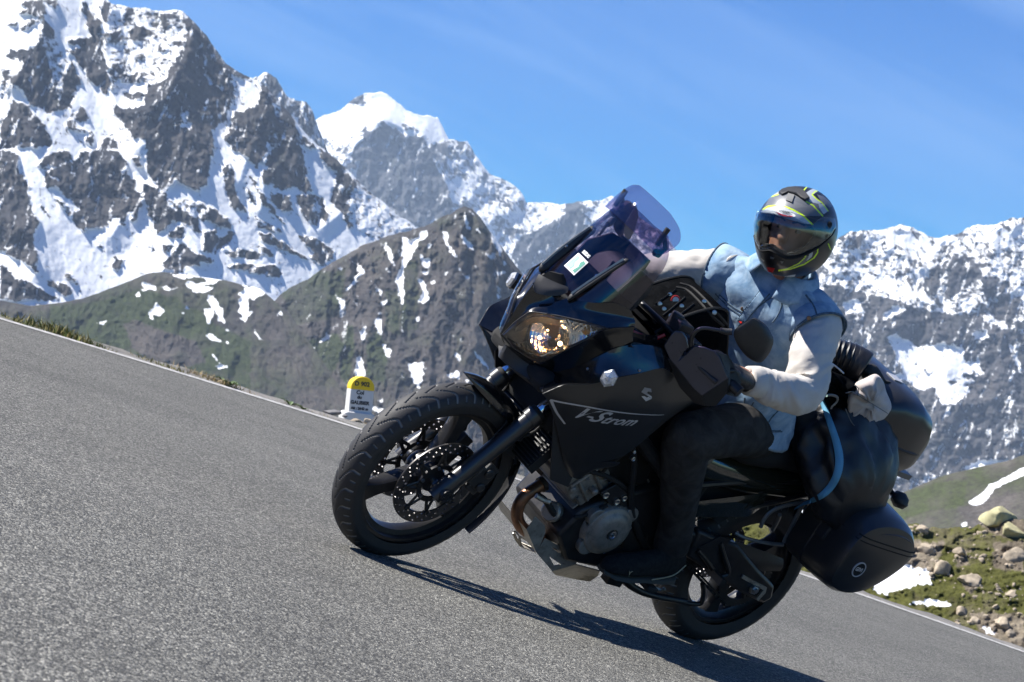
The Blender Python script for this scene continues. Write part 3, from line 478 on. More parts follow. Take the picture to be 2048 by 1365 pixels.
# asphalt: pale chippings in dark binder
def asphalt():
    m, t, b = newmat('worn_asphalt'); lk = t.links.new
    tc = ND(t, 'ShaderNodeTexCoord'); P = tc.outputs['Object']
    vo = ND(t, 'ShaderNodeTexVoronoi', Scale=215.0, Randomness=1.0); lk(P, vo.inputs['Vector'])
    vo2 = ND(t, 'ShaderNodeTexVoronoi', Scale=95.0, Randomness=1.0); lk(P, vo2.inputs['Vector'])
    n = ND(t, 'ShaderNodeTexNoise', Scale=1.1, Detail=6.0, Roughness=0.6); lk(P, n.inputs['Vector'])
    n2 = ND(t, 'ShaderNodeTexNoise', Scale=160.0, Detail=2.0); lk(P, n2.inputs['Vector'])
    sp = ND(t, 'ShaderNodeSeparateColor'); lk(vo.outputs['Color'], sp.inputs[0])
    r1 = ND(t, 'ShaderNodeValToRGB'); lk(sp.outputs[0], r1.inputs[0])
    e = r1.color_ramp.elements; e[0].position = 0.0; e[0].color = (0.035, 0.034, 0.032, 1); e[1].position = 1.0; e[1].color = (0.55, 0.53, 0.46, 1)
    k = e.new(0.45); k.color = (0.092, 0.090, 0.080, 1); k = e.new(0.78); k.color = (0.195, 0.189, 0.166, 1)
    sp2 = ND(t, 'ShaderNodeSeparateColor'); lk(vo2.outputs['Color'], sp2.inputs[0])
    r2 = ND(t, 'ShaderNodeMapRange'); r2.inputs['To Min'].default_value = 0.75; r2.inputs['To Max'].default_value = 1.3; lk(sp2.outputs[1], r2.inputs['Value'])
    r3 = ND(t, 'ShaderNodeMapRange'); r3.inputs['From Min'].default_value = 0.3; r3.inputs['From Max'].default_value = 0.7; r3.inputs['To Min'].default_value = 0.74; r3.inputs['To Max'].default_value = 1.0; lk(n.outputs[0], r3.inputs['Value'])
    mu = ND(t, 'ShaderNodeMath', operation='MULTIPLY'); lk(r2.outputs[0], mu.inputs[0]); lk(r3.outputs[0], mu.inputs[1])
    vs = ND(t, 'ShaderNodeVectorMath', operation='SCALE'); lk(r1.outputs[0], vs.inputs[0]); lk(mu.outputs[0], vs.inputs['Scale'])
    lk(vs.outputs[0], b.inputs['Base Color']); b.inputs['Roughness'].default_value = 0.82; b.inputs['Specular IOR Level'].default_value = 0.35
    inv = ND(t, 'ShaderNodeMath', operation='SUBTRACT'); inv.inputs[0].default_value = 1.0; lk(vo.outputs['Distance'], inv.inputs[1])
    ad = ND(t, 'ShaderNodeMath', operation='ADD'); lk(inv.outputs[0], ad.inputs[0]); lk(sp.outputs[1], ad.inputs[1])
    bp = ND(t, 'ShaderNodeBump', Strength=0.9, Distance=0.0045); lk(ad.outputs[0], bp.inputs['Height']); lk(bp.outputs[0], b.inputs['Normal'])
    return m
ASPH = asphalt()
us = np.linspace(-14, 22, 150)
strip('road', us, lambda u: u * 0 - 9.0, lambda u: ev_at(u) + 0.10, 0.0, ASPH, nv=40)
def linemat():
    m, t, b = newmat('worn_white_line'); lk = t.links.new
    tc = ND(t, 'ShaderNodeTexCoord'); n = ND(t, 'ShaderNodeTexNoise', Scale=30.0, Detail=8.0, Roughness=0.8); lk(tc.outputs['Object'], n.inputs['Vector'])
    r = ND(t, 'ShaderNodeValToRGB'); lk(n.outputs[0], r.inputs[0]); e = r.color_ramp.elements
    e[0].position = 0.40; e[0].color = (0.14, 0.137, 0.13, 1); e[1].position = 0.56; e[1].color = (0.58, 0.56, 0.52, 1)
    lk(r.outputs[0], b.inputs['Base Color']); b.inputs['Roughness'].default_value = 0.75
    n2 = ND(t, 'ShaderNodeTexNoise', Scale=215.0, Detail=3.0); lk(tc.outputs['Object'], n2.inputs['Vector'])
    bp = ND(t, 'ShaderNodeBump', Strength=0.5, Distance=0.004); lk(n2.outputs[0], bp.inputs['Height']); lk(bp.outputs[0], b.inputs['Normal'])
    return m
lw = 0.0
strip('road_edge_line', us, lambda u: ev_at(u) - 0.42, lambda u: ev_at(u) - 0.06, 0.004, linemat(), nv=3)
GRAV = terrain_mat('verge_gravel', (0.19, 0.18, 0.165), (0.33, 0.31, 0.28), (0.07, 0.085, 0.025), scale=3.0, fine=40.0, bdist=0.02)
def vergeh(u, v, f):
    r = 0.035 * fbm(u * 3.0, v * 3.0, 0, 4, 91) * min(1, f * 6) 
    return r - 0.01 - 0.10 * f - 3.2 * max(0, f - 0.22) ** 1.5 + (0.03 * min(1, f * 8))
usv = np.linspace(-14, 22, 420)
vg = strip('verge', usv, lambda u: ev_at(u) + 0.08, lambda u: ev_at(u) + 4.5, 0.0, GRAV, nv=26, hf=vergeh)
a_ = vg.data.attributes.new('green', 'FLOAT', 'POINT'); co = np.array([v.co for v in vg.data.vertices]); a_.data.foreach_set('value', (0.25 + 0.7 * fbm(co[:, 0] * 1.2, co[:, 1] * 1.2, 0, 4, 7)).astype(np.float32))
vg.data.attributes.new('snow', 'FLOAT', 'POINT')
# land that falls away beyond the verge, out to the hills
xs_ = np.linspace(-60, 60, 25); ys_ = np.array([16, 22, 30, 45, 70, 120, 260, 600, 1500, 4000]); V = []
rv = R0[2]
for yy in ys_:
    for xx in xs_ * (yy / 16) * 1.2:
        xx = max(-5100.0, min(5100.0, xx)); V.append((xx, yy, -3.2 - 0.0 - 0.085 * (yy - 16) - 0.26 * np.clip(xx, -30, 12) * 0.6 + 0.4 * float(vnoise(np.array([xx * 0.2]), np.array([yy * 0.2]))[0])))
n = len(xs_); Fq = [(a * n + b, a * n + b + 1, (a + 1) * n + b + 1, (a + 1) * n + b) for a in range(len(ys_) - 1) for b in range(n - 1)]
gr = mesh('valley_ground', V, Fq, rock_g, smooth=True); gr['kind'] = 'structure'
for nm, vv in (('green', 0.6), ('snow', 0.0)):
    a_ = gr.data.attributes.new(nm, 'FLOAT', 'POINT'); a_.data.foreach_set('value', np.full(len(V), vv, np.float32))

# haze between here and the far peaks
hz = [(x, y, z) for x in (-5200, 5200) for y in (-60, 14600) for z in (-2600, 1560)]
ho = mesh('haze', hz, [(0, 1, 3, 2), (4, 6, 7, 5), (0, 4, 5, 1), (2, 3, 7, 6), (0, 2, 6, 4), (1, 5, 7, 3)]); ho['kind'] = 'stuff'
hm = bpy.data.materials.new('thin_blue_air'); hm.use_nodes = True; ht = hm.node_tree
for nd in list(ht.nodes):
    if nd.type == 'BSDF_PRINCIPLED': ht.nodes.remove(nd)
pv = ht.nodes.new('ShaderNodeVolumePrincipled'); pv.inputs['Color'].default_value = (0.62, 0.78, 1.0, 1); pv.inputs['Density'].default_value = 3.3e-5; pv.inputs['Anisotropy'].default_value = 0.0
ht.links.new(pv.outputs[0], [nd for nd in ht.nodes if nd.type == 'OUTPUT_MATERIAL'][0].inputs['Volume'])
ho.data.materials.append(hm)
# ------------------------------------------------------------------ motorcycle: frame of reference
BR = np.array([[-0.693699, 0.492014, 0.526027], [0.250006, -0.520436, 0.816482], [0.675484, 0.697903, 0.238019]]); BT = np.array([0.61631, -1.06321, -9.08339])
BM = np.eye(4); BM[:3, :3] = CAM @ BR; BM[:3, 3] = CAM @ BT
BMI = BR.T
STEER = 0.08578
def rodr(k, a):
    k = np.asarray(k, float) / np.linalg.norm(k); K = np.array([[0, -k[2], k[1]], [k[2], 0, -k[0]], [-k[1], k[0], 0]])
    return np.eye(3) + math.sin(a) * K + (1 - math.cos(a)) * K @ K
SAX = np.array([-math.sin(math.radians(26)), 0, math.cos(math.radians(26))]); SA0 = np.array([1.65, 0, 0]); SR = rodr(SAX, STEER)
def ST(P): return (np.asarray(P, float) - SA0) @ SR.T + SA0
def B(px, py, y=None, x=None, z=None):      # measured point: picture position + one known machine coordinate -> machine coordinates (x forward, y left, z up)
    v = BMI @ np.array([(px - 1024) / FPX, -(py - 682.5) / FPX, -1.0]); o = BMI @ (-BT)
    s = (y - o[1]) / v[1] if y is not None else ((x - o[0]) / v[0] if x is not None else (z - o[2]) / v[2])
    return o + v * s
ZO = {0: (0, 0, 1), 1: (640, 740, 3.413), 2: (940, 520, 3.592), 3: (1080, 350, 3.9), 4: (1400, 340, 4.55), 5: (980, 880, 4.014), 6: (1280, 980, 3.657), 7: (1480, 660, 3.79), 8: (1240, 620, 4.015)}
def Z(k, a, b, y=None, **kw): o = ZO[k]; return B(o[0] + a / o[2], o[1] + b / o[2], y, **kw)
def ZZ(k, *t): return [Z(k, t[i], t[i + 1], t[i + 2]) for i in range(0, len(t), 3)]
class Thing:
    def __init__(s, name, org, label, cat, group=None):
        s.o = bpy.data.objects.new(name, None); COL.objects.link(s.o); s.o.empty_display_size = 0.1
        s.org = np.asarray(org, float)
        M = BM.copy(); M[:3, 3] = BM[:3, :3] @ s.org + BM[:3, 3]
        s.o.matrix_world = Matrix(M.tolist()); tag(s.o, label, cat, group)
    def part(s, name, VF, mat, parent=None, smooth=True, ang=38, bevel=0, sub=0, solid=0, label=None):
        V, F = VF[0], VF[1]
        o = mesh(name, np.asarray(V, float) - s.org, F, mat, parent or s.o, smooth)
        if bevel:
            md = o.modifiers.new('b', 'BEVEL'); md.width = bevel; md.segments = 2; md.limit_method = 'ANGLE'; md.angle_limit = math.radians(35)
        if solid:
            md = o.modifiers.new('s', 'SOLIDIFY'); md.thickness = solid; md.offset = 0
        if sub:
            md = o.modifiers.new('u', 'SUBSURF'); md.levels = sub; md.render_levels = sub
        if smooth and ang: o.data.set_sharp_from_angle(angle=math.radians(ang))
        if label: o['label'] = label
        return o
# ---- shape builders: each returns (vertices, faces)
def join(*L):
    V = []; F = []
    for v, f in L:
        n = len(V); V += [tuple(p) for p in v]; F += [tuple(i + n for i in q) for q in f]
    return V, F
def mirror(VF): return [(p[0], -p[1], p[2]) for p in VF[0]], [tuple(reversed(f)) for f in VF[1]]
def both(VF): return join(VF, mirror(VF))
def xf(VF, fn): return [tuple(p) for p in fn(np.array(VF[0], float))], VF[1]
def crom(P, n):                    # smooth curve through points, n samples
    P = np.asarray(P, float); k = len(P)
    if k == 2: t = np.linspace(0, 1, n)[:, None]; return P[0] * (1 - t) + P[1] * t
    Q = np.vstack([2 * P[0] - P[1], P, 2 * P[-1] - P[-2]]); T = np.linspace(0, k - 1, n); out = []
    for t in T:
        i = min(int(t), k - 2); u = t - i; a, b, c, d = Q[i], Q[i + 1], Q[i + 2], Q[i + 3]
        out.append(0.5 * (2 * b + (c - a) * u + (2 * a - 5 * b + 4 * c - d) * u * u + (3 * b - 3 * c + d - a) * u ** 3))
    return np.array(out)
def tube(path, r, n=10, smooth_n=0, flat=1.0, cap=True, up=None):
    P = np.asarray(path, float)
    if smooth_n: P = crom(P, smooth_n)
    m = len(P); r = np.full(m, r) if np.isscalar(r) else (np.interp(np.linspace(0, 1, m), np.linspace(0, 1, len(r)), r))
    T = np.gradient(P, axis=0); T /= np.linalg.norm(T, axis=1)[:, None] + 1e-12
    u = np.array(up, float) if up is not None else (np.array([0, 0, 1.0]) if abs(T[0][2]) < 0.9 else np.array([1.0, 0, 0]))
    V = []; u = u - T[0] * (u @ T[0]); u /= np.linalg.norm(u)
    for i in range(m):
        u = u - T[i] * (u @ T[i]); u /= np.linalg.norm(u) + 1e-12; w_ = np.cross(T[i], u)
        for k in range(n):
            a = 2 * math.pi * k / n; V.append(P[i] + r[i] * (math.cos(a) * u + flat * math.sin(a) * w_))
    F = [(i * n + k, i * n + (k + 1) % n, (i + 1) * n + (k + 1) % n, (i + 1) * n + k) for i in range(m - 1) for k in range(n)]
    if cap: F += [tuple(reversed(range(n))), tuple(range((m - 1) * n, m * n))]
    return V, F
def lathe(prof, c, axis=(0, 1, 0), n=48, closed=True, a0=0, a1=2 * math.pi):
    """profile of (offset along the axis, radius) turned about an axis through c"""
    ax = np.array(axis, float); ax /= np.linalg.norm(ax); h = np.array([1.0, 0, 0]) if abs(ax[0]) < 0.8 else np.array([0, 0, 1.0])
    u = h - ax * (h @ ax); u /= np.linalg.norm(u); w_ = np.cross(ax, u); c = np.asarray(c, float); m = len(prof); V = []
    for k in range(n):
        a = a0 + (a1 - a0) * k / (n if closed else n - 1)
        for (o_, r_) in prof: V.append(c + ax * o_ + r_ * (math.cos(a) * u + math.sin(a) * w_))
    K = n if closed else n - 1
    F = [(k * m + j, k * m + j + 1, ((k + 1) % n) * m + j + 1, ((k + 1) % n) * m + j) for k in range(K) for j in range(m - 1)]
    return V, F
def plate(pts, t):                 # flat or nearly flat outline with thickness along vector t (centred)
    P = np.asarray(pts, float); t = np.asarray(t, float) / 2; n = len(P)
    V = [p + t for p in P] + [p - t for p in P]
    F = [tuple(range(n)), tuple(reversed(range(n, 2 * n)))] + [(i, i + n, (i + 1) % n + n, (i + 1) % n) for i in range(n)]
    return V, F
def patch(rows, nu=24, nv=12, t=0.004):
    """smooth sheet through rows of points, with real thickness"""
    R = [crom(r, nu) for r in rows]; R = np.array(R); G = np.array([crom(R[:, j], nv) for j in range(nu)])   # nu x nv x 3
    du = np.gradient(G, axis=0); dv = np.gradient(G, axis=1); N = np.cross(du, dv); N /= np.linalg.norm(N, axis=2)[:, :, None] + 1e-9
    A = G + N * t / 2; Bk = G - N * t / 2; V = list(A.reshape(-1, 3)) + list(Bk.reshape(-1, 3)); o = nu * nv; F = []
    for i in range(nu - 1):
        for j in range(nv - 1):
            a, b, c, d = i * nv + j, (i + 1) * nv + j, (i + 1) * nv + j + 1, i * nv + j + 1
            F += [(a, b, c, d), (d + o, c + o, b + o, a + o)]
    e = [i * nv for i in range(nu)] + [(nu - 1) * nv + j for j in range(1, nv)] + [i * nv + nv - 1 for i in range(nu - 2, -1, -1)] + [j for j in range(nv - 2, 0, -1)]
    for a, b in zip(e, e[1:] + e[:1]): F.append((a, a + o, b + o, b))
    return V, F
def loftc(loops, cap=True):        # closed loops of equal length; cap may be 'end'
    n = len(loops[0]); V = [p for l in loops for p in l]
    F = [(i * n + k, i * n + (k + 1) % n, (i + 1) * n + (k + 1) % n, (i + 1) * n + k) for i in range(len(loops) - 1) for k in range(n)]
    if cap is True: F += [tuple(reversed(range(n)))]
    if cap: F += [tuple(range((len(loops) - 1) * n, len(loops) * n))]
    return V, F
def box(c, s, R=None):
    c = np.asarray(c, float); s = np.asarray(s, float) / 2; R = np.eye(3) if R is None else np.asarray(R)
    V = [c + R @ (s * np.array(q)) for q in [(-1, -1, -1), (1, -1, -1), (1, 1, -1), (-1, 1, -1), (-1, -1, 1), (1, -1, 1), (1, 1, 1), (-1, 1, 1)]]
    return V, [(0, 3, 2, 1), (4, 5, 6, 7), (0, 1, 5, 4), (1, 2, 6, 5), (2, 3, 7, 6), (3, 0, 4, 7)]
def cyl(a, b, r, n=16): return tube([a, b], r, n)
def ringloop(c, rx, rz, n, y=None, pw=2.0, tilt=0):     # superellipse in the x-z plane
    L_ = []
    for k in range(n):
        a = 2 * math.pi * k / n; ca, sa = math.cos(a), math.sin(a)
        x = rx * math.copysign(abs(ca) ** (2 / pw), ca); z = rz * math.copysign(abs(sa) ** (2 / pw), sa)
        xx = x * math.cos(tilt) - z * math.sin(tilt); zz = x * math.sin(tilt) + z * math.cos(tilt)
        L_.append(np.array([c[0] + xx, c[1] if y is None else y, c[2] + zz]))
    return L_
def resample(P, n):                # closed outline to n points
    P = np.asarray(list(P) + [P[0]], float); d = np.r_[0, np.cumsum(np.linalg.norm(np.diff(P, axis=0), axis=1))]
    t = np.linspace(0, d[-1], n, endpoint=False); return np.stack([np.interp(t, d, P[:, k]) for k in range(P.shape[1])], 1)
def csmooth(P, n):                 # closed smooth outline
    P = np.asarray(P, float); k = len(P); Q = np.vstack([P[-1], P, P[0], P[1]]); out = []
    for t in np.linspace(0, k, n, endpoint=False):
        i = int(t); u = t - i; a, b, c, d = Q[i], Q[i + 1], Q[i + 2], Q[(i + 3) % len(Q)]
        out.append(0.5 * (2 * b + (c - a) * u + (2 * a - 5 * b + 4 * c - d) * u * u + (3 * b - 3 * c + d - a) * u ** 3))
    return np.array(out)
from mathutils.bvhtree import BVHTree
def decal(VF, target, d=(0, -1, 0), off=0.0012, start=0.5):      # lay thin print on a surface: points move along d until they touch it
    bv = BVHTree.FromPolygons([tuple(p) for p in target[0]], [tuple(f) for f in target[1]]); d = Vector(d).normalized(); V = []
    for p in VF[0]:
        o = Vector(p) - d * start; h = bv.ray_cast(o, d)
        V.append(np.array(h[0]) - np.array(d) * off if h[0] is not None else np.array(p))
    return V, VF[1]
def textmesh(s, size=1.0, shear=0.0, spacing=1.0, offset=0.0):
    cu = bpy.data.curves.new('lettering', 'FONT'); cu.body = s; cu.size = size; cu.shear = shear; cu.space_character = spacing; cu.offset = offset; cu.align_x = 'CENTER'; cu.align_y = 'CENTER'; cu.resolution_u = 3
    ob = bpy.data.objects.new('lettering', cu); COL.objects.link(ob)
    dg = bpy.context.evaluated_depsgraph_get(); me = ob.evaluated_get(dg).to_mesh()
    V = [tuple(v.co) for v in me.vertices]; F = [tuple(p.vertices) for p in me.polygons]
    ob.evaluated_get(dg).to_mesh_clear(); bpy.data.objects.remove(ob); bpy.data.curves.remove(cu); return V, F
def lay2(VF, O, U, W):             # flat drawing onto a plane: origin, unit-x, unit-y vectors
    O, U, W = map(lambda a: np.asarray(a, float), (O, U, W)); return [O + U * p[0] + W * p[1] for p in VF[0]], VF[1]

# ---- materials
m_gloss = paint('black_gloss_paint', (0.006, 0.0065, 0.008), 0.22, coat=0.9, var=0.1, dirt=(0.10, 0.095, 0.085), dirt_amt=0.10, rvar=0.06)
m_satin = paint('satin_black_paint', (0.020, 0.020, 0.0208), 0.33, coat=0.15, var=0.08, rvar=0.05, spec=0.6)
m_plas = paint('black_plastic', (0.022, 0.022, 0.023), 0.50, var=0.15, dirt=(0.06, 0.055, 0.05), dirt_amt=0.25, bump=0.25, bscale=900)
m_rub = paint('tyre_rubber', (0.020, 0.020, 0.021), 0.68, var=0.15, dirt=(0.075, 0.07, 0.062), dirt_amt=0.35, bump=0.3, bscale=300, scale=9)
m_tyre = paint('dusty_tyre_sunlit_grooves', (0.022, 0.022, 0.023), 0.66, var=0.15, dirt=(0.06, 0.056, 0.05), dirt_amt=0.3, bump=0.3, bscale=300, scale=9)
_b = m_tyre.node_tree.nodes['Principled BSDF']; _l = _b.inputs['Base Color'].links[0].from_socket; _o, _m = attrmix(m_tyre.node_tree, _l, 'groove', (0.22, 0.215, 0.205)); m_tyre.node_tree.links.new(_o, _b.inputs['Base Color'])  # pale groove colour paints in the sunlit edges of the tread
m_rubs = paint('matt_rubber', (0.013, 0.013, 0.013), 0.8, var=0.1)
m_wheel = paint('black_wheel_paint', (0.012, 0.012, 0.0135), 0.38, coat=0.2, dirt=(0.09, 0.08, 0.07), dirt_amt=0.3)
m_dark = paint('dark_metal', (0.04, 0.039, 0.039), 0.42, metal=0.6, var=0.3, dirt=(0.08, 0.07, 0.06), dirt_amt=0.4)
m_eng = paint('engine_casing', (0.24, 0.225, 0.20), 0.46, metal=0.35, var=0.3, dirt=(0.07, 0.06, 0.05), dirt_amt=0.6, bump=0.4, bscale=400)
m_steel = paint('brushed_steel', (0.46, 0.46, 0.45), 0.30, metal=1.0, var=0.1)
m_disc = paint('brake_disc_steel', (0.20, 0.19, 0.185), 0.34, metal=1.0, var=0.25, scale=30)
m_chr = paint('chrome', (0.75, 0.76, 0.78), 0.07, metal=1.0, var=0.03, rvar=0.04)
m_pipe = paint('heat_browned_pipe', (0.23, 0.115, 0.065), 0.42, metal=0.75, var=0.35, scale=22, dirt=(0.12, 0.08, 0.055), dirt_amt=0.7)
m_alu = paint('scuffed_aluminium', (0.40, 0.37, 0.32), 0.5, metal=0.7, var=0.25, scale=18, dirt=(0.14, 0.12, 0.09), dirt_amt=0.8)
m_white = paint('silver_print', (0.55, 0.55, 0.56), 0.4, metal=0.3, var=0.03)
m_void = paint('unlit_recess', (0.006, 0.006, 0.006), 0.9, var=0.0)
m_red = paint('red_plastic', (0.50, 0.02, 0.015), 0.3, var=0.05)
m_vis = paint('tail_cover_gloss', (0.02, 0.021, 0.014), 0.12, coat=1.0, var=0.1)
def glassmat(name, tint, gloss=0.08, rough=0.02, refl=0.9):
    m, t, b = newmat(name); t.nodes.remove(b); lk = t.links.new; out = [n for n in t.nodes if n.type == 'OUTPUT_MATERIAL'][0]
    tr = ND(t, 'ShaderNodeBsdfTransparent', Color=(*tint, 1)); gl = ND(t, 'ShaderNodeBsdfGlossy', Roughness=rough); gl.inputs['Color'].default_value = (refl, refl, refl, 1)
    fr = ND(t, 'ShaderNodeLayerWeight', Blend=0.5); pw_ = ND(t, 'ShaderNodeMath', operation='POWER'); lk(fr.outputs['Facing'], pw_.inputs[0]); pw_.inputs[1].default_value = 4.0; ad = ND(t, 'ShaderNodeMath', operation='MULTIPLY_ADD'); lk(pw_.outputs[0], ad.inputs[0]); ad.inputs[1].default_value = 0.8; ad.inputs[2].default_value = gloss
    mx_ = ND(t, 'ShaderNodeMixShader'); lk(ad.outputs[0], mx_.inputs[0]); lk(tr.outputs[0], mx_.inputs[1]); lk(gl.outputs[0], mx_.inputs[2]); lk(mx_.outputs[0], out.inputs[0])
    return m
m_lens = glassmat('clear_lens', (0.93, 0.94, 0.95), 0.06)
m_tint = glassmat('smoked_violet_screen', (0.64, 0.60, 0.67), 0.06, 0.03)
m_tint2 = glassmat('smoked_violet_spoiler', (0.77, 0.69, 0.79), 0.06, 0.03)
def emit(name, col, s):
    m, t, b = newmat(name); b.inputs['Base Color'].default_value = (*col, 1); b.inputs['Emission Color'].default_value = (*col, 1); b.inputs['Emission Strength'].default_value = s; return m
m_bulb = emit('lit_bulb', (1.0, 0.62, 0.25), 14.0)
m_amber = paint('amber_plastic', (0.55, 0.20, 0.02), 0.2, var=0.05)

# ---- the machine
bk = Thing('touring_motorcycle', (0.78, 0, 0), 'black adventure touring motorcycle leaning left through the bend, panniers and top case fitted', 'motorcycle')
FA = np.array([1.54, 0, 0.329]); RA = np.array([0, 0, 0.321])

def tyre(c, R_out, w2, r_bead, fn=None, pitch=28, seed=0, nT=1150, nP=64):
    prof = []; 
    for j in range(nP + 1):
        f = (j / nP) * 2 - 1; a = f * math.radians(118)
        hh = R_out - r_bead; y_ = w2 * math.sin(min(abs(a), math.pi / 2)) if abs(a) < math.pi / 2 else w2 * (1 - 0.10 * (abs(a) - math.pi / 2) / 0.49)
        y_ = math.copysign(y_, a)
        r_ = R_out - hh * 0.62 * (1 - math.cos(min(abs(a), math.pi / 2))) if abs(a) < math.pi / 2 else R_out - hh * 0.62 - hh * 0.38 * ((abs(a) - math.pi / 2) / math.radians(28))
        prof.append((y_, r_, a))
    P = np.array(prof); Y = P[:, 0]; Rr = P[:, 1]; A_ = P[:, 2]
    th = np.linspace(0, 2 * math.pi, nT, endpoint=False)[:, None]; a = np.abs(A_)[None, :]; sd = np.sign(A_)[None, :]
    sweep = 0.20 * np.sin(np.clip(a / 0.7, 0, 1) * math.pi / 2) - 0.02 * np.clip(a - 0.7, 0, 2)
    ph = ((th - sweep + np.where(sd > 0, 0.0, 0.5 * 2 * math.pi / pitch)) * pitch / (2 * math.pi)) % 1.0
    d = np.abs(ph - 0.5) / pitch * 2 * math.pi * R_out
    slope = np.where(a < 0.5, 0.0034, 0.0030)
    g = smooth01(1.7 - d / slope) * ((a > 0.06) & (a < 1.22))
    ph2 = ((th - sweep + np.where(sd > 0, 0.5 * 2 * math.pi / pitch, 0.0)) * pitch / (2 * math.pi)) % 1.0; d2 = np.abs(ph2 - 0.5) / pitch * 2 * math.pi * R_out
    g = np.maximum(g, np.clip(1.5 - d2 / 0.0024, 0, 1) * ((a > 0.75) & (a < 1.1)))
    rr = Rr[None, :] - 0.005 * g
    # a fine moulding line on the sidewall
    rr = rr + 0.0 * th; yy = np.repeat(Y[None, :], nT, 0) * (1 - 0.03 * g)
    V = np.stack([c[0] + rr * np.cos(th), c[1] + yy, c[2] + rr * np.sin(th)], -1).reshape(-1, 3); m_ = nP + 1
    F = [(k * m_ + j, k * m_ + j + 1, ((k + 1) % nT) * m_ + j + 1, ((k + 1) % nT) * m_ + j) for k in range(nT) for j in range(nP)]
    if fn: V = fn(V)
    return V, F, g
def drilled(c, r0, r1, y, t, rows=3, n=72):      # ring with real drilled holes
    V = []; F = []; dr = (r1 - r0) / rows
    def pt(r_, a_, s): V.append((c[0] + r_ * math.cos(a_), c[1] + y + s * t / 2, c[2] + r_ * math.sin(a_))); return len(V) - 1
    da = 2 * math.pi / n
    for i in range(rows):
        for k in range(n):
            ra, rb = r0 + i * dr, r0 + (i + 1) * dr; a0, a1 = k * da, (k + 1) * da; am = (a0 + a1) / 2; rm = (ra + rb) / 2
            bd = [(ra, a0), (ra, am), (ra, a1), (rm, a1), (rb, a1), (rb, am), (rb, a0), (rm, a0)]
            hole = (k % 3 == i)
            for s in (1, -1):
                o_ = [pt(r_, a_, s) for r_, a_ in bd]
                if hole:
                    q = []
                    for m_ in range(8):
                        an = math.radians(225 + 45 * m_); hr = 0.0040
                        q.append(pt(rm + hr * math.sin(an) * 1.0, am + hr * math.cos(an) / rm, s))
                    for m_ in range(8): F.append((o_[m_], o_[(m_ + 1) % 8], q[(m_ + 1) % 8], q[m_]) if s > 0 else (q[m_], q[(m_ + 1) % 8], o_[(m_ + 1) % 8], o_[m_]))
                    if s > 0: qp = q
                    else:
                        for m_ in range(8): F.append((qp[m_], qp[(m_ + 1) % 8], q[(m_ + 1) % 8], q[m_]))
                else: F.append(tuple(o_) if s > 0 else tuple(reversed(o_)))
    w1 = lathe([(y - t / 2, r1), (y + t / 2, r1)], c, n=n * 2); w0 = lathe([(y + t / 2, r0), (y - t / 2, r0)], c, n=n * 2)
    return join((V, F), w1, w0)
def rimshape(c, r_, w2):
    prof = [(-w2, r_ + 0.012), (-w2 - 0.004, r_ + 0.006), (-w2 - 0.002, r_ - 0.006), (-w2 + 0.012, r_ - 0.010), (-w2 * 0.5, r_ - 0.026), (0, r_ - 0.030), (w2 * 0.5, r_ - 0.026), (w2 - 0.012, r_ - 0.010), (w2 + 0.002, r_ - 0.006), (w2 + 0.004, r_ + 0.006), (w2, r_ + 0.012), (w2 * 0.8, r_ + 0.004), (0, r_ - 0.012), (-w2 * 0.8, r_ + 0.004), (-w2, r_ + 0.012)]
    return lathe(prof, c, n=96)
def spokeset(c, r0, r1, angs, w0, w1, t0, t1):
    L_ = []
    for a in angs:
        a = math.radians(a); e = np.array([math.cos(a), 0, math.sin(a)]); s = np.array([-math.sin(a), 0, math.cos(a)]); loops = []
        for f in np.linspace(0, 1, 9):
            r_ = r0 + (r1 - r0) * f; ww = (w0 * (1 - f) + w1 * f * 0.8 + (w1 * 1.3) * max(0, f - 0.72) * 1.6) / 2; tt = (t0 * (1 - f) + t1 * f) / 2
            L4 = []
            for (p, q) in [(-1, -.6), (-.8, -1), (.8, -1), (1, -.6), (1, .6), (.8, 1), (-.8, 1), (-1, .6)]:
                L4.append(np.asarray(c) + e * r_ + s * ww * p + np.array([0, 1, 0]) * tt * q)
            loops.append(L4)
        L_.append(loftc(loops))
    return join(*L_)
def grooved(par, T):
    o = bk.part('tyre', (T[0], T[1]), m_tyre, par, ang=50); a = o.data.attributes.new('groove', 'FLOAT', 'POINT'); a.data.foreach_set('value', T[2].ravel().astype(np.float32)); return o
def discset(parent, c, y, fn, name='brake_disc', ro=0.155):
    d_ = bk.part(name, xf(drilled(c, ro - 0.040, ro, y, 0.005), fn), m_disc, parent)
    car = []
    for k in range(8):      # carrier arms with floating buttons
        a = math.radians(45 * k + 12); a2 = a + 0.22; e = np.array([math.cos(a), 0, math.sin(a)]); e2 = np.array([math.cos(a2), 0, math.sin(a2)]); e3 = np.array([math.cos(a + .44), 0, math.sin(a + .44)])
        for p, q in ((e * 0.062, e2 * (ro - 0.036)), (e3 * 0.062, e2 * (ro - 0.036))):
            car.append(tube([np.array(c) + p + [0, y, 0], np.array(c) + q + [0, y, 0]], 0.0065, 6, flat=0.5))
        car.append(lathe([(y - 0.006, 0.0), (y - 0.006, 0.010), (y + 0.006, 0.010), (y + 0.006, 0.004), (y + 0.003, 0)], np.array(c) + e2 * (ro - 0.036), n=12))
    car.append(lathe([(y - 0.004, 0.072), (y + 0.004, 0.072), (y + 0.004, 0.055), (y - 0.004, 0.055), (y - 0.004, 0.072)], c, n=40))
    bk.part('disc_carrier', xf(join(*car), fn), m_dark, d_)
    for a in np.arange(6) * math.pi / 3: bk.part('bolt', xf(lathe([(y + 0.004, 0.0065), (y + 0.009, 0.006), (y + 0.009, 0)], np.array(c) + 0.063 * np.array([math.cos(a), 0, math.sin(a)]), n=10), fn), m_steel, d_)
    return d_
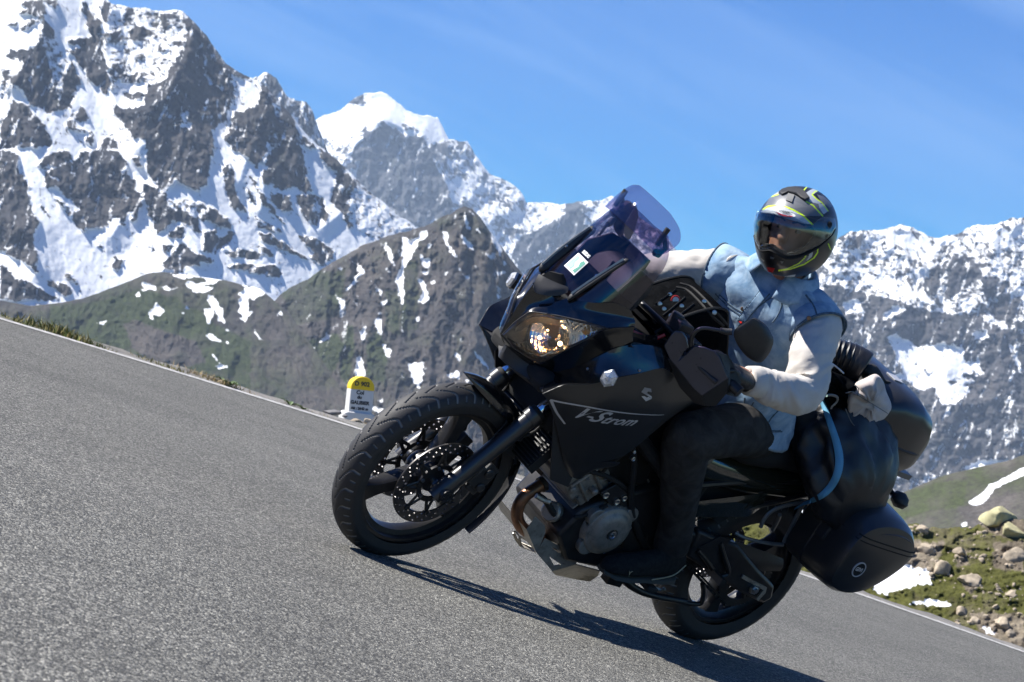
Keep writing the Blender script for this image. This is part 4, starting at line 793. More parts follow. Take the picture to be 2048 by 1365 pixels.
SN = lambda V: ST(V)
ident = lambda V: V
# front wheel
fw = bk.part('front_wheel', xf(join(rimshape(FA, 0.252, 0.036), spokeset(FA, 0.035, 0.236, (89, -31, -151), 0.046, 0.060, 0.062, 0.040), lathe([(-0.055, 0.0), (-0.055, 0.042), (-0.03, 0.052), (0.03, 0.052), (0.055, 0.042), (0.055, 0.0)], FA, n=40)), ST), m_wheel)
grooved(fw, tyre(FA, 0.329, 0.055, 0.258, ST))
discset(fw, FA, 0.066, ST); discset(fw, FA, -0.066, ST)
bk.part('axle', xf(join(cyl(FA + [0, -0.14, 0], FA + [0, 0.14, 0], 0.012), lathe([(0.125, 0), (0.125, 0.017), (0.14, 0.017), (0.14, 0.010), (0.132, 0.009), (0.132, 0)], FA, n=18)), ST), m_steel, fw)
# rear wheel
rw = bk.part('rear_wheel', join(rimshape(RA, 0.219, 0.050), spokeset(RA, 0.04, 0.20, (20, 140, -100), 0.05, 0.06, 0.07, 0.055), lathe([(-0.07, 0), (-0.07, 0.05), (-0.03, 0.062), (0.03, 0.062), (0.07, 0.055), (0.07, 0)], RA, n=40)), m_wheel)
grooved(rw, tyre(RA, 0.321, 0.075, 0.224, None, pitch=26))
discset(rw, RA, -0.085, ident, ro=0.12)
sp = []
for k in range(47):
    a = 2 * math.pi * k / 47; e = np.array([math.cos(a), 0, math.sin(a)]); s = np.array([-math.sin(a), 0, math.cos(a)])
    sp.append(plate([RA + [0, .098, 0] + e * 0.108 - s * .0065, RA + [0, .098, 0] + e * 0.108 + s * .0065, RA + [0, .098, 0] + e * 0.119 + s * .002, RA + [0, .098, 0] + e * 0.119 - s * .002], [0, .006, 0]))
sp.append(lathe([(.095, .11), (.101, .11), (.101, .085), (.095, .085), (.095, .11)], RA, n=64))
for k in range(5):
    a = 2 * math.pi * k / 5 + .3; e = np.array([math.cos(a), 0, math.sin(a)]); sp.append(tube([RA + e * .04 + [0, .098, 0], RA + e * .09 + [0, .098, 0]], [.014, .009], 6, flat=.4))
bk.part('sprocket', join(*sp), m_dark, rw)

# fork
for sg, nm in ((1, 'left'), (-1, 'right')):
    ax = FA + [0.0, sg * 0.105, 0.0]; dr = SAX
    top = ax + dr * 0.385
    sl_ = join(tube([ax - dr * 0.035, ax + dr * 0.02, ax + dr * 0.06, top - dr * 0.03, top - dr * .03, top], [0.026, 0.032, 0.0285, 0.0285, 0.034, 0.034], 20), box(ax + dr * 0.30 + np.array([-.03, -sg * 0.005, 0]), (0.035, 0.02, 0.06)), box(ax + dr * 0.09 + np.array([-.045, -sg * .01, 0]), (.06, .018, .035)), cyl(ax + [0, -sg * .03, 0], ax + [0, sg * .035, 0], .024, 20))
    fl = bk.part('fork_leg', xf(sl_, ST), m_satin)
    bk.part('fork_tube', xf(cyl(top - dr * .01, ax + dr * 0.80, 0.0215, 24), ST), m_chr, fl)
    bk.part('dust_seal', xf(tube([top - dr * 0.002, top + dr * .012, top + dr * .016], [0.030, 0.028, 0.024], 20), ST), m_rubs, fl)
    cc = ax + dr * 0.06 + np.array([-.105, -sg * 0.025, 0.02])
    cal = bk.part('brake_caliper', xf(join(box(cc, (.055, .062, .115), rodr([0, 1, 0], math.radians(-20))), box(cc + [.01, sg * .02, 0.0], (.075, .03, .075), rodr([0, 1, 0], math.radians(-20))), cyl(cc + [0, sg * .035, .03], cc + [0, sg * .045, .03], .017), cyl(cc + [0, sg * .035, -.025], cc + [0, sg * .045, -.025], .017)), ST), m_plas, fl, bevel=.006)
    hose = [cc + [-.01, 0, .06], cc + [.0, sg * .01, .13], top + np.array([-.05, 0, -.05]), top + np.array([-.04, 0, .1]), top + dr * .35]
    bk.part('brake_hose', xf(tube(hose, .005, 8, 24), ST), m_rubs, fl)
tri = xf(join(box(FA + SAX * .53 + [-.02, 0, 0], (.09, .27, .05), rodr([0, 1, 0], math.radians(-26))), box(FA + SAX * .78 + [-.02, 0, 0], (.08, .26, .03), rodr([0, 1, 0], math.radians(-26)))), ST)
bk.part('fork_yoke', tri, m_dark, bevel=.008)
# front mudguard
secs = []
for a, hw, rr_ in ((165, .050, .346), (145, .060, .350), (126, .066, .352), (110, .067, .352), (98, .062, .354), (88, .050, .360), (80, .030, .368), (74, .007, .379)):
    a = math.radians(a); e = np.array([math.cos(a), 0, math.sin(a)]); row = []
    for f in np.linspace(-1, 1, 9):
        row.append(FA + e * (rr_ - .050 * (hw / .066) ** 1.2 * abs(f) ** 2.4) + np.array([0, 1, 0]) * hw * math.sin(f * math.pi / 2) )
    secs.append(row)
fm = bk.part('front_mudguard', xf(patch(secs, 17, 30, .004), ST), m_gloss)
lg = []
for sg in (1, -1): lg.append(plate([FA + np.array([.30 * math.cos(math.radians(q)), sg * .066, .30 * math.sin(math.radians(q))]) * 1 for q in (150, 130, 112)] + [FA + SAX * .30 + [0.02, sg * .07, 0], FA + SAX * .22 + [0, sg * .07, 0]], [0, .006, 0]))
bk.part('mudguard_bracket', xf(join(*lg), ST), m_plas, fm)
rear_f = [[FA + np.array([r_ * math.cos(math.radians(a)), f * .062, r_ * math.sin(math.radians(a))]) for f in (-1, -.6, 0, .6, 1) for r_ in [(.352 if abs(f) < .9 else .325)]] for a in (158, 170, 182, 196, 208)]
bk.part('mudguard_flap', xf(patch(rear_f, 9, 12, .004), ST), m_plas, fm)
# ---- bodywork: points are (enlargement, a, b, y) read from the photograph with the machine's own half-width y
def P0(*t): return [B(t[i], t[i + 1], t[i + 2]) for i in range(0, len(t), 3)]
# upper cowl, both halves
cowl_top = P0(1066, 571, 0, 1080, 580, .02, 1112, 592, .05, 1146, 600, .09, 1190, 606, .14, 1230, 606, .17, 1262, 622, .20)
cowl_m1 = P0(1046, 598, 0, 1066, 602, .02, 1094, 607, .05, 1130, 614, .095, 1185, 622, .145, 1232, 628, .18, 1268, 637, .215)
cowl_bot = P0(1003, 669, 0, 1030, 645, .012, 1060, 624, .04, 1110, 631, .095, 1165, 643, .155, 1216, 656, .20, 1269, 652, .228)
cl = patch([cowl_top, cowl_m1, P0(1024, 633, 0, 1048, 622, .018, 1076, 615, .045, 1120, 622, .095, 1175, 632, .15, 1225, 642, .19, 1270, 646, .225), cowl_bot], 40, 16, .004)
cowl = bk.part('upper_fairing', both(cl), m_gloss)
# scoop under the screen
sc = patch([P0(1068, 584, .015, 1074, 595, .03, 1096, 600, .05, 1118, 600, .065, 1136, 594, .072), P0(1070, 574, .0, 1082, 582, .02, 1099, 587, .04, 1118, 588, .055, 1138, 588, .065), P0(1079, 557, -.02, 1090, 563, .0, 1104, 570, .02, 1120, 577, .04, 1137, 583, .058)], 20, 10, .003)
sc = xf(sc, lambda V: V + np.array([.012, 0, .012]))
bk.part('air_scoop', sc, m_plas, cowl)
bk.part('scoop_mouth', plate(P0(1080, 556, -.02, 1101, 543, -.012, 1124, 549, 0.01, 1132, 570, .035, 1137, 582, .05, 1118, 575, .035, 1098, 567, .015), [-.012, 0, .004]), m_void, cowl)
# headlights
hl_out = [(1005, 670, .004), (1030, 645, .018), (1060, 624, .045), (1110, 631, .10), (1165, 643, .16), (1216, 657, .203), (1175, 678, .178), (1135, 698, .155), (1105, 713, .127), (1081, 725, .10), (1051, 712, .065), (1025, 694, .035)]
HO = np.array(P0(*[v for q in hl_out for v in q])); HC = HO.mean(0)
fwd = np.array([0.80, 0.42, 0.10]); fwd /= np.linalg.norm(fwd)
def ringsc(f, dpt): return [HC + (p - HC) * f + fwd * dpt for p in resample(HO, 48)]
lens = loftc([ringsc(1.0, -.004), ringsc(.99, .004), ringsc(.93, .012), ringsc(.75, .019), ringsc(.45, .023), ringsc(.15, .024)])
lens2 = loftc([ringsc(1.0, -.006), ringsc(.98, .002), ringsc(.92, .009), ringsc(.74, .016), ringsc(.44, .020), ringsc(.14, .021)])
bowl = loftc([ringsc(1.02, -.004), ringsc(.985, -.020), ringsc(.95, -.060), ringsc(.85, -.085), ringsc(.3, -.095)], cap='end')
def chromelike():
    m, t, b = newmat('reflector_bowl'); b.inputs['Metallic'].default_value = 1; b.inputs['Roughness'].default_value = 0.12; b.inputs['Base Color'].default_value = (0.88, 0.87, 0.84, 1)
    tc = ND(t, 'ShaderNodeTexCoord'); wv = ND(t, 'ShaderNodeTexWave', Scale=26.0, Distortion=0.6); t.links.new(tc.outputs['Object'], wv.inputs['Vector'])
    bp = ND(t, 'ShaderNodeBump', Strength=0.35, Distance=0.004); t.links.new(wv.outputs[0], bp.inputs['Height']); t.links.new(bp.outputs[0], b.inputs['Normal']); return m
m_refl = chromelike()
for mir in (0, 1):
    f_ = mirror if mir else (lambda v: v)
    h = bk.part('headlight', f_(bowl), m_plas)
    bk.part('lens', f_(lens), m_lens, h)
    rimv = tube([p + fwd * .001 for p in list(resample(HO, 60)) + [resample(HO, 60)[0]]], .0028, 6, cap=False); bk.part('seal', f_(rimv), m_plas, h)
    # inside the lamp: stepped main reflector, dividing bezel, ribbed chrome wing with the small amber lamp, lit bulbs
    c1 = B(1092, 668, .085) - fwd * .045
    pf = []
    for k in range(9): pf += [(-.040 + .0052 * k, .012 + .0062 * k), (-.0375 + .0052 * k, .0178 + .0062 * k)]
    bk.part('reflector', f_(lathe(pf, c1, axis=fwd, n=22)), m_refl, h, smooth=False)
    bk.part('reflector_rim', f_(lathe([(.002, .066), (.010, .070), (.010, .074), (-.006, .074)], c1, axis=fwd, n=40)), m_plas, h)
    top = P0(1120, 632, .112, 1132, 636, .122, 1137, 652, .13, 1140, 670, .142, 1136, 690, .152); bk.part('dividing_bezel', f_(patch([[p - fwd * .012 for p in top], [p - fwd * .045 + np.array([0, -.012, 0]) for p in top]], 16, 5, .004)), m_chr, h)
    wg = P0(1134, 640, .13, 1168, 648, .165, 1206, 657, .197); wb = P0(1138, 690, .152, 1168, 676, .175, 1206, 660, .198)
    bk.part('chrome_wing', f_(patch([[p - fwd * .020 for p in wg], [(a + b) / 2 - fwd * .030 for a, b in zip(wg, wb)], [p - fwd * .018 for p in wb]], 16, 8, .002)), m_refl, h)
    for k in range(9):
        f = .08 + k * .095; a_, b_ = crom(wg, 20)[int(f * 19)], crom(wb, 20)[int(f * 19)]; bk.part('lamp_rib', f_(tube([a_ - fwd * .014, (a_ + b_) / 2 - fwd * .020, b_ - fwd * .012], .0016, 5, 8)), m_chr, h)
    bk.part('position_lamp', f_(lathe([(0, .009), (.006, .013), (.014, .012), (.018, .006), (.019, 0)], B(1170, 662, .165) - fwd * .022, axis=fwd, n=16)), m_amber, h)
    lowb = P0(1028, 690, .03, 1050, 702, .06, 1078, 712, .095, 1105, 700, .125); bk.part('lower_reflector', f_(patch([[p - fwd * .012 for p in lowb], [p - fwd * .055 + np.array([0, 0, .030]) for p in lowb]], 14, 5, .003)), m_refl, h)
    topb = P0(1028, 655, .02, 1060, 634, .05, 1090, 634, .08, 1118, 640, .108); bk.part('inner_cover', f_(patch([[p - fwd * .008 for p in topb], [p - fwd * .050 - np.array([0, 0, .020]) for p in topb]], 14, 5, .003)), m_plas, h)
    for (px_, py_, yy_, rr) in ((1117, 687, .13, .0075), (1076, 675, .075, .0062), (1092, 660, .09, .003)):
        bk.part('lit_bulb', f_(lathe([(0, rr * .6), (.006, rr), (.011, rr * .6), (.012, 0)], B(px_, py_, yy_) - fwd * .022, axis=fwd, n=12)), m_bulb, h)
# underside of the cowl below the headlight, shelf above the side panel
und_t = P0(1003, 671, 0, 1025, 695, .034, 1051, 713, .064, 1081, 727, .099, 1105, 714, .127, 1135, 699, .155, 1175, 679, .18, 1216, 658, .205, 1269, 654, .23)
und_b = P0(1012, 690, 0, 1036, 712, .034, 1062, 731, .066, 1092, 744, .10, 1130, 741, .135, 1165, 730, .165, 1200, 712, .192, 1232, 698, .215, 1266, 682, .235)
bk.part('lower_cowl', both(patch([und_t, [(np.array(a) * .5 + np.array(b) * .5) - np.array([.0, .004, .004]) for a, b in zip(und_t, und_b)], und_b], 36, 10, .004)), m_gloss)
crease = P0(1085, 787, .205, 1108, 777, .222, 1132, 769, .238, 1182, 768, .262, 1221, 758, .276, 1277, 747, .282, 1325, 737, .28, 1356, 750, .272)
shelf_t = P0(1092, 744, .10, 1112, 744, .12, 1130, 741, .137, 1165, 730, .167, 1200, 712, .195, 1240, 694, .222, 1290, 690, .235, 1335, 700, .24)
shelf_t0 = P0(1060, 750, .10, 1080, 752, .12, 1130, 741, .137, 1165, 730, .167, 1200, 712, .195, 1240, 694, .222, 1290, 690, .235, 1335, 700, .24)
bk.part('cowl_shelf', both(patch([shelf_t, [(a + b) / 2 + np.array([0, .006, -.006]) for a, b in zip(shelf_t, crease)], crease], 34, 10, .004)), m_gloss)
# chin lip that runs from side to side under the headlights
_u = P0(1012, 690, 0, 1036, 712, .034, 1062, 731, .066, 1092, 744, .10, 1115, 757, .15, 1133, 769, .212); _l = P0(1000, 716, 0, 1020, 732, .034, 1042, 748, .070, 1066, 763, .112, 1080, 776, .155, 1087, 787, .202)
lipU = [p * [1, -1, 1] for p in _u[:0:-1]] + _u; lipL = [p * [1, -1, 1] for p in _l[:0:-1]] + _l
lipI = [p + np.array((-.10, 0, -.03)) for p in lipL]
bk.part('chin_lip', join(patch([lipU, lipL], 30, 6, .006), patch([lipL, lipI], 30, 6, .004)), m_plas)
# side panels
r1 = crease[:-1] + P0(1352, 757, .274, 1387, 798, .262)
r2 = P0(1096, 804, .206, 1118, 808, .225, 1145, 812, .245, 1182, 813, .268, 1220, 812, .283, 1270, 810, .288, 1318, 808, .284, 1352, 802, .274, 1387, 800, .262)
r3 = P0(1112, 850, .200, 1130, 856, .216, 1152, 862, .232, 1185, 867, .250, 1220, 866, .262, 1262, 860, .270, 1305, 846, .270, 1345, 826, .266, 1386, 802, .260)
r4 = P0(1123, 903, .188, 1135, 912, .196, 1152, 920, .205, 1180, 924, .214, 1212, 922, .222, 1248, 910, .232, 1290, 878, .248, 1335, 840, .256, 1385, 804, .258)
def rs(r): return crom(r, 17)
sp_ = patch([rs(r1), rs(r2), rs(r3), rs(r4)], 60, 30, .004)
pod = patch([rs(P0(1123, 903, .188, 1135, 912, .196, 1152, 920, .205, 1180, 924, .214, 1212, 924, .222, 1240, 926, .225)), rs(P0(1128, 925, .180, 1140, 935, .19, 1156, 942, .196, 1172, 944, .20, 1196, 936, .21, 1225, 933, .216)), rs(P0(1136, 948, .172, 1147, 955, .178, 1156, 958, .180, 1164, 955, .18, 1170, 946, .184, 1176, 938, .19))], 24, 12, .004)
for mir in (0, 1):
    f_ = mirror if mir else (lambda v: v)
    o = bk.part('side_panel', f_(sp_), m_satin); bk.part('panel_tip', f_(pod), m_satin, o)
    st = [tube(P0(1103, 803, .214, 1133, 853, .228), .0, 4)] 
    def stripe(pts, w0, w1):
        C_ = crom(pts, 30); T_ = np.gradient(C_, axis=0); T_ /= np.linalg.norm(T_, axis=1)[:, None]; S_ = np.cross(T_, [0, 1, 0]); S_ /= np.linalg.norm(S_, axis=1)[:, None]; V = []
        for i in range(30):
            w_ = (w0 + (w1 - w0) * i / 29) / 2; V += [C_[i] + S_[i] * w_, C_[i] - S_[i] * w_]
        return V, [(2 * i, 2 * i + 2, 2 * i + 3, 2 * i + 1) for i in range(29)]
    s1 = decal(stripe(P0(1102, 802, .22, 1180, 812, .26, 1260, 822, .27, 1326, 828, .27), .007, .0022), sp_); s2 = decal(stripe(P0(1103, 802, .22, 1116, 828, .225, 1134, 853, .235), .008, .005), sp_)
    bk.part('pinstripe', f_(join(s1, s2)), m_white, o)
    O, U, W = B(1205, 834, .262), B(1271, 839, .262) - B(1138, 832, .262), B(1205, 820, .262) - B(1205, 838, .262)
    U = U / np.linalg.norm(U); W = W - U * (W @ U); W[1] = 0; W /= np.linalg.norm(W)
    tx = join(*[([(p[0] * k_ + dx, p[1] * k_ + dy, 0) for p in t_[0]], t_[1]) for t_, k_, dx, dy in ((textmesh('V', .075, .62, 1, .0016), 1.12, -.088, .004), (textmesh('-', .075, .5, 1, .0014), .9, -.058, .003), (textmesh('S', .075, .62, 1, .0016), 1.12, -.034, .004), (textmesh('trom', .075, .62, 1.02, .0014), .84, .054, -.003))])
    if mir: tx = ([(-p[0], p[1], p[2]) for p in tx[0]], [tuple(reversed(f)) for f in tx[1]])
    bk.part('panel_lettering', f_(decal(lay2(([(p[0] * 1.0, p[1] * .8, 0) for p in tx[0]], tx[1]), O, U * (1.0), W), sp_)), m_white, o)
    # angular S emblem
    em = [[(2, 15), (12, 15 + 5), (20, 10), (20, 3), (10, 9), (10, 9)], ]
    S1 = plate(P0(*[v for q in [(1293, 779, .3), (1306, 782, .3), (1307, 789, .3), (1300, 787, .3), (1297, 790, .3), (1307, 797, .3), (1307, 801, .3), (1301, 797, .3), (1286, 788, .3)] for v in q]), [0, .0005, 0])
    S2 = plate(P0(*[v for q in [(1286, 796, .3), (1292, 796, .3), (1297, 799, .3), (1300, 797.5, .3), (1307, 801.5, .3), (1295, 806.5, .3)] for v in q]), [0, .0005, 0])
    def dec2(VF): 
        V, F = decal(VF, sp_, off=.001); return V, F
    bk.part('emblem', f_(join(dec2(S1), dec2(S2))), m_white, o)
    # indicators
    ic = np.array([1.378, .302, .932]); ax_ = np.array([.86, .50, .06]); ax_ /= np.linalg.norm(ax_)
    hx = lambda r_, o_: [ic + ax_ * o_ + r_ * (math.cos(a) * np.cross(ax_, [0, 0, 1]) * .86 + math.sin(a) * np.array([-.05, 0, 1])) for a in np.arange(6) * math.pi / 3 + .35]
    io = bk.part('front_indicator', f_(loftc([hx(.012, -.055), hx(.022, -.035), hx(.031, -.012), hx(.031, -.004)])), m_plas)
    bk.part('stalk', f_(tube([ic - ax_ * .045, ic - ax_ * .07 + [0, -.03, 0], ic - ax_ * .07 + [0, -.08, 0]], .012, 10)), m_rubs, io)
    il = paint('ribbed_clear_lens', (0.62, 0.62, 0.60), .18, metal=.35, var=.25, scale=90) if not mir else il
    bk.part('lens', f_(loftc([hx(.031, -.004), hx(.031, .004), hx(.022, .012), hx(.006, .014)])), il, io, smooth=False)
    for q in range(6): bk.part('rib', f_(tube([hx(.030, .0055)[q], hx(.004, .0155)[q]], .0011, 4)), m_chr, io)
    for q in ((1175, 738, .215), (1279, 741, .28)): bk.part('bolt', f_(lathe([(0, .005), (.003, .004), (.003, 0)], B(*q), n=8)), m_steel, o)

# windscreen
import itertools
def scr_pt(u, v):                  # u across -1..1, v up 0..1
    a = np.array([1.502, 0, 1.062]); b = np.array([1.452, 0, 1.20]); c = np.array([1.37, 0, 1.385])
    p = a * (1 - v) ** 2 + 2 * b * v * (1 - v) + c * v * v
    w_ = .185 + .01 * math.sin(v * math.pi) - .03 * v
    if v > .75: w_ *= math.sqrt(max(0, 1 - ((v - .75) / .27) ** 2)) * .45 + .55
    y = u * w_; return p + np.array([-2.6 * y * y - (0.5 if abs(u) > .8 else 0) * (abs(u) - .8) * .3, y, -.9 * y * y])
scr = patch([[scr_pt(u, v) for u in np.linspace(-1, 1, 15)] for v in np.linspace(0, 1, 12)], 40, 30, .004)
ws = bk.part('windscreen', scr, m_tint)
trim = [scr_pt(u, -.01) + np.array([.004, 0, -.004]) for u in np.linspace(-1, 1, 15)]
trimV = join(tube(trim, .010, 8, 40, flat=.6), *[tube([trim[i], trim[i] + np.array([-.17, sgn * .03, .015])], [.013, .008], 8) for i, sgn in ((0, -1), (-1, 1))])
bk.part('screen_trim', trimV, m_plas, ws)
# satin panel behind the lower part of the screen
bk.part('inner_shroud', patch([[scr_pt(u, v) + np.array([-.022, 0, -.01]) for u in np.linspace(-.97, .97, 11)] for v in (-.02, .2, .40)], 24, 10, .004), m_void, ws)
def rail(sgn):
    lo, hi = np.array([1.486, sgn * .086, 1.072]), np.array([1.386, sgn * .097, 1.244]); t_ = hi - lo; n_ = np.array([.80, sgn * .35, .5]); n_ /= np.linalg.norm(n_)
    lo = lo - t_ * .08 ; P_ = [lo - n_ * .004, lo + t_ * .06 + n_ * .008, lo + t_ * .5 + n_ * .012, hi - t_ * .04 + n_ * .008, hi - n_ * .002]
    bd = tube(P_, [.006, .0145, .016, .014, .005], 10, 24, flat=.6); tp = tube([p + n_ * .0085 for p in P_[1:4]], .0095, 6, 12, flat=.35)
    return bd, tp, lathe([(0, .010), (.004, .010), (.005, .006), (.002, .004), (.002, 0)], (lo + hi) / 2 + n_ * .019, axis=n_, n=16)
m_railtop = paint('satin_grey_rail', (0.42, 0.425, 0.41), .34, var=.08)
for sgn in (1, -1):
    a, b, c = rail(sgn); o = bk.part('screen_rail', a, m_plas, ws); bk.part('rail_strip', b, m_railtop, o); bk.part('bolt', c, m_chr, o)
# add-on spoiler on clamps
def ext_pt(u, v):
    a = np.array([1.412, 0, 1.335]); b = np.array([1.395, 0, 1.40]); c = np.array([1.356, 0, 1.445])
    p = a * (1 - v) ** 2 + 2 * b * v * (1 - v) + c * v * v
    w_ = .166 + .01 * v
    if v > .42: w_ *= math.sqrt(max(0.0, 1 - ((v - .42) / .60) ** 2.2)) * .66 + .34
    if v < .15: w_ *= .93 + .07 * v / .15
    y = u * w_; return p + np.array([-2.7 * y * y, y, -.8 * y * y])
ext = patch([[ext_pt(u, v) for u in np.linspace(-1, 1, 15)] for v in np.linspace(0, 1, 10)], 40, 22, .0035)
es = bk.part('screen_spoiler', ext, m_tint2, ws)
for sgn in (1, -1):
    c = np.array([1.327, sgn * .125, 1.369])
    K = join(cyl(c + [.012, sgn * -.0, .03], c + [.014, sgn * .0, -.032], .009, 10), tube([c + [.006, 0, .0], c + [-.02, sgn * .006, -.03], c + [-.01, sgn * .004, -.055]], [.008, .009, .010], 8), lathe([(-.006, 0), (-.006, .013), (.012, .013), (.012, 0)], c + [-.005, sgn * .004, -.055], axis=(1, 0, 0), n=14))
    bk.part('spoiler_clamp', K, m_plas, ws)
# sticker with green print, and SUZUKI lettering above it
def onscr(VF, off=.0035): 
    V = []
    for p in VF[0]:
        q = scr_pt(p[0], p[1]); du = scr_pt(p[0] + .02, p[1]) - scr_pt(p[0] - .02, p[1]); dv = scr_pt(p[0], p[1] + .02) - scr_pt(p[0], p[1] - .02); n_ = np.cross(du, dv); n_ /= np.linalg.norm(n_)
        if n_[0] < 0: n_ = -n_
        V.append(q + n_ * off)
    return V, VF[1]
def grid2(x0, x1, y0, y1, nx=6, ny=6):
    V = [(x0 + (x1 - x0) * i / nx, y0 + (y1 - y0) * j / ny, 0) for i in range(nx + 1) for j in range(ny + 1)]
    return V, [(i * (ny + 1) + j, (i + 1) * (ny + 1) + j, (i + 1) * (ny + 1) + j + 1, i * (ny + 1) + j + 1) for i in range(nx) for j in range(ny)]
m_paper = paint('white_sticker', (0.78, 0.80, 0.80), .4, var=.03); m_green = paint('green_print', (0.0, 0.25, 0.17), .4, var=.05)
stk = bk.part('sticker', onscr(grid2(-.15, .17, .20, .385)), m_paper, ws)
bk.part('sticker_print', onscr(join(([(-.12, .22, 0), (.02, .22, 0), (.03, .27, 0), (-.03, .30, 0), (-.02, .36, 0), (-.10, .365, 0), (-.13, .29, 0)], [(0, 1, 2, 3, 4, 5, 6)]), ([(.07, .225, 0), (.145, .22, 0), (.15, .36, 0), (.085, .365, 0), (.06, .33, 0), (.10, .29, 0)], [(0, 1, 2, 3, 4, 5)])), .0045), m_green, stk)
tx = textmesh('SUZUKI', .085, 0, 1.0, .002); bk.part('screen_lettering', onscr(([(p[0] * .72 + .0, p[1] * .55 + .425, 0) for p in tx[0]], tx[1])), m_paper, ws)
# cockpit: instrument pod, bracket work seen through the screen
ip = join(loftc([ringloop((1.30, 0, 1.13), .05, .10, 20, y=yy, pw=3, tilt=.35) for yy in (-.11, -.10, 0, .10, .11)]), box((1.27, 0, 1.05), (.12, .20, .05)))
bk.part('instrument_pod', ip, m_plas)
bk.part('inner_bracket', join(*[plate([(1.40, s_ * .12, 1.08), (1.36, s_ * .13, 1.20), (1.31, s_ * .10, 1.26), (1.29, s_ * .03, 1.27), (1.29, s_ * .03, 1.23), (1.31, s_ * .08, 1.20), (1.33, s_ * .10, 1.08)], [0, .006, 0]) for s_ in (1, -1)], box((1.285, 0, 1.25), (.012, .16, .04))), m_plas)
for f_ in (ident, None): VFc = patch([P0(1250, 655, .215, 1275, 668, .205, 1310, 672, .195, 1345, 690, .19), P0(1235, 700, .215, 1275, 705, .215, 1310, 722, .22, 1342, 738, .235), P0(1262, 690, .235, 1290, 715, .24, 1320, 738, .255, 1345, 745, .262)], 20, 10, .004); bk.part('cockpit_side', VFc if f_ else mirror(VFc), m_gloss)
bk.part('cable', tube(P0(1262, 662, .15, 1285, 672, .17, 1310, 677, .19, 1330, 670, .2), .006, 8, 16), m_red)
# handlebar, guards, mirrors
HBm = [np.array(q) for q in [(1.00, -.40, 1.085), (1.06, -.28, 1.10), (1.13, -.14, 1.11), (1.14, 0, 1.11), (1.13, .14, 1.11), (1.06, .28, 1.10), (1.00, .40, 1.085)]]
hb = bk.part('handlebar', tube(HBm, .011, 12, 40), m_dark)
for sg in (1, -1):
    g = bk.part('grip', tube([HBm[-1] * [1, sg, 1], HBm[-1] * [1, sg, 1] * .0 + np.array([1.045, sg * .305, 1.097])], .0165, 14), m_rubs, hb)
    bk.part('bar_weight', cyl(np.array([1.0, sg * .40, 1.085]), np.array([.985, sg * .435, 1.08]), .019), m_dark, hb)
    bk.part('lever', tube([(1.10, sg * .22, 1.09), (1.125, sg * .27, 1.085), (1.10, sg * .35, 1.08), (1.075, sg * .41, 1.075)], [.009, .007, .006, .008], 8, 20, flat=.6), m_dark, hb)
    bk.part('switch_box', box((1.085, sg * .235, 1.105), (.05, .06, .05)), m_plas, hb, bevel=.006)
    bk.part('fluid_reservoir', join(box((1.10, sg * .17, 1.135), (.06, .07, .04)), cyl((1.11, sg * .15, 1.12), (1.11, sg * .15, 1.165), .022)), m_plas, hb, bevel=.005)
yg = .385
hgF = P0(1389, 691, .36, 1429, 702, .40, 1440, 712, .41, 1457, 757, .425, 1407, 792, .40, 1370, 745, .385, 1378, 712, .37)
hgface = [(1327, 692, .24), (1340, 672, .24), (1350, 662, .245), (1366, 664, .25), (1374, 675, .255), (1378, 695, .265), (1366, 712, .275), (1361, 719, .28), (1372, 708, .285), (1389, 691, .295), (1408, 694, .325), (1429, 702, .36), (1440, 714, .38), (1457, 757, .42), (1405, 793, .385), (1388, 778, .36), (1355, 738, .295), (1340, 718, .262)]
HG = np.array(P0(*[v for q in hgface for v in q])); bkw = np.array([-.16, -.02, .0])
def hgshell(f_):
    c = HG.mean(0); back = HG * 1.0 + bkw * .12
    lower = P0(1457, 757, .43, 1452, 789, .42, 1432, 812, .40, 1410, 813, .395, 1389, 800, .385, 1370, 790, .375)
    V, F = plate(HG, np.array([.008, .006, .0]))
    low = plate(P0(1457, 757, .42, 1452, 789, .41, 1432, 812, .385, 1409, 813, .365, 1405, 793, .385), [.004, .004, .0])
    low2 = plate(P0(1405, 793, .385, 1409, 813, .365, 1388, 806, .345, 1360, 776, .30, 1330, 715, .245, 1340, 718, .262, 1355, 738, .295, 1388, 778, .36), [.004, .004, 0])
    side = plate(P0(1457, 757, .42, 1440, 714, .38, 1429, 702, .36) + [B(1429, 702, .36) + bkw * .4, B(1440, 714, .38) + bkw * .4, B(1457, 757, .42) + bkw * .4, B(1452, 789, .41) + bkw * .3, B(1452, 789, .41)], [0, .005, .001])
    return (V, F), low, low2, side
m_guard = paint('dark_blue_black_guard', (0.026, 0.026, 0.038), .30, coat=.4, var=.15, dirt=(.06, .055, .06), dirt_amt=.12)
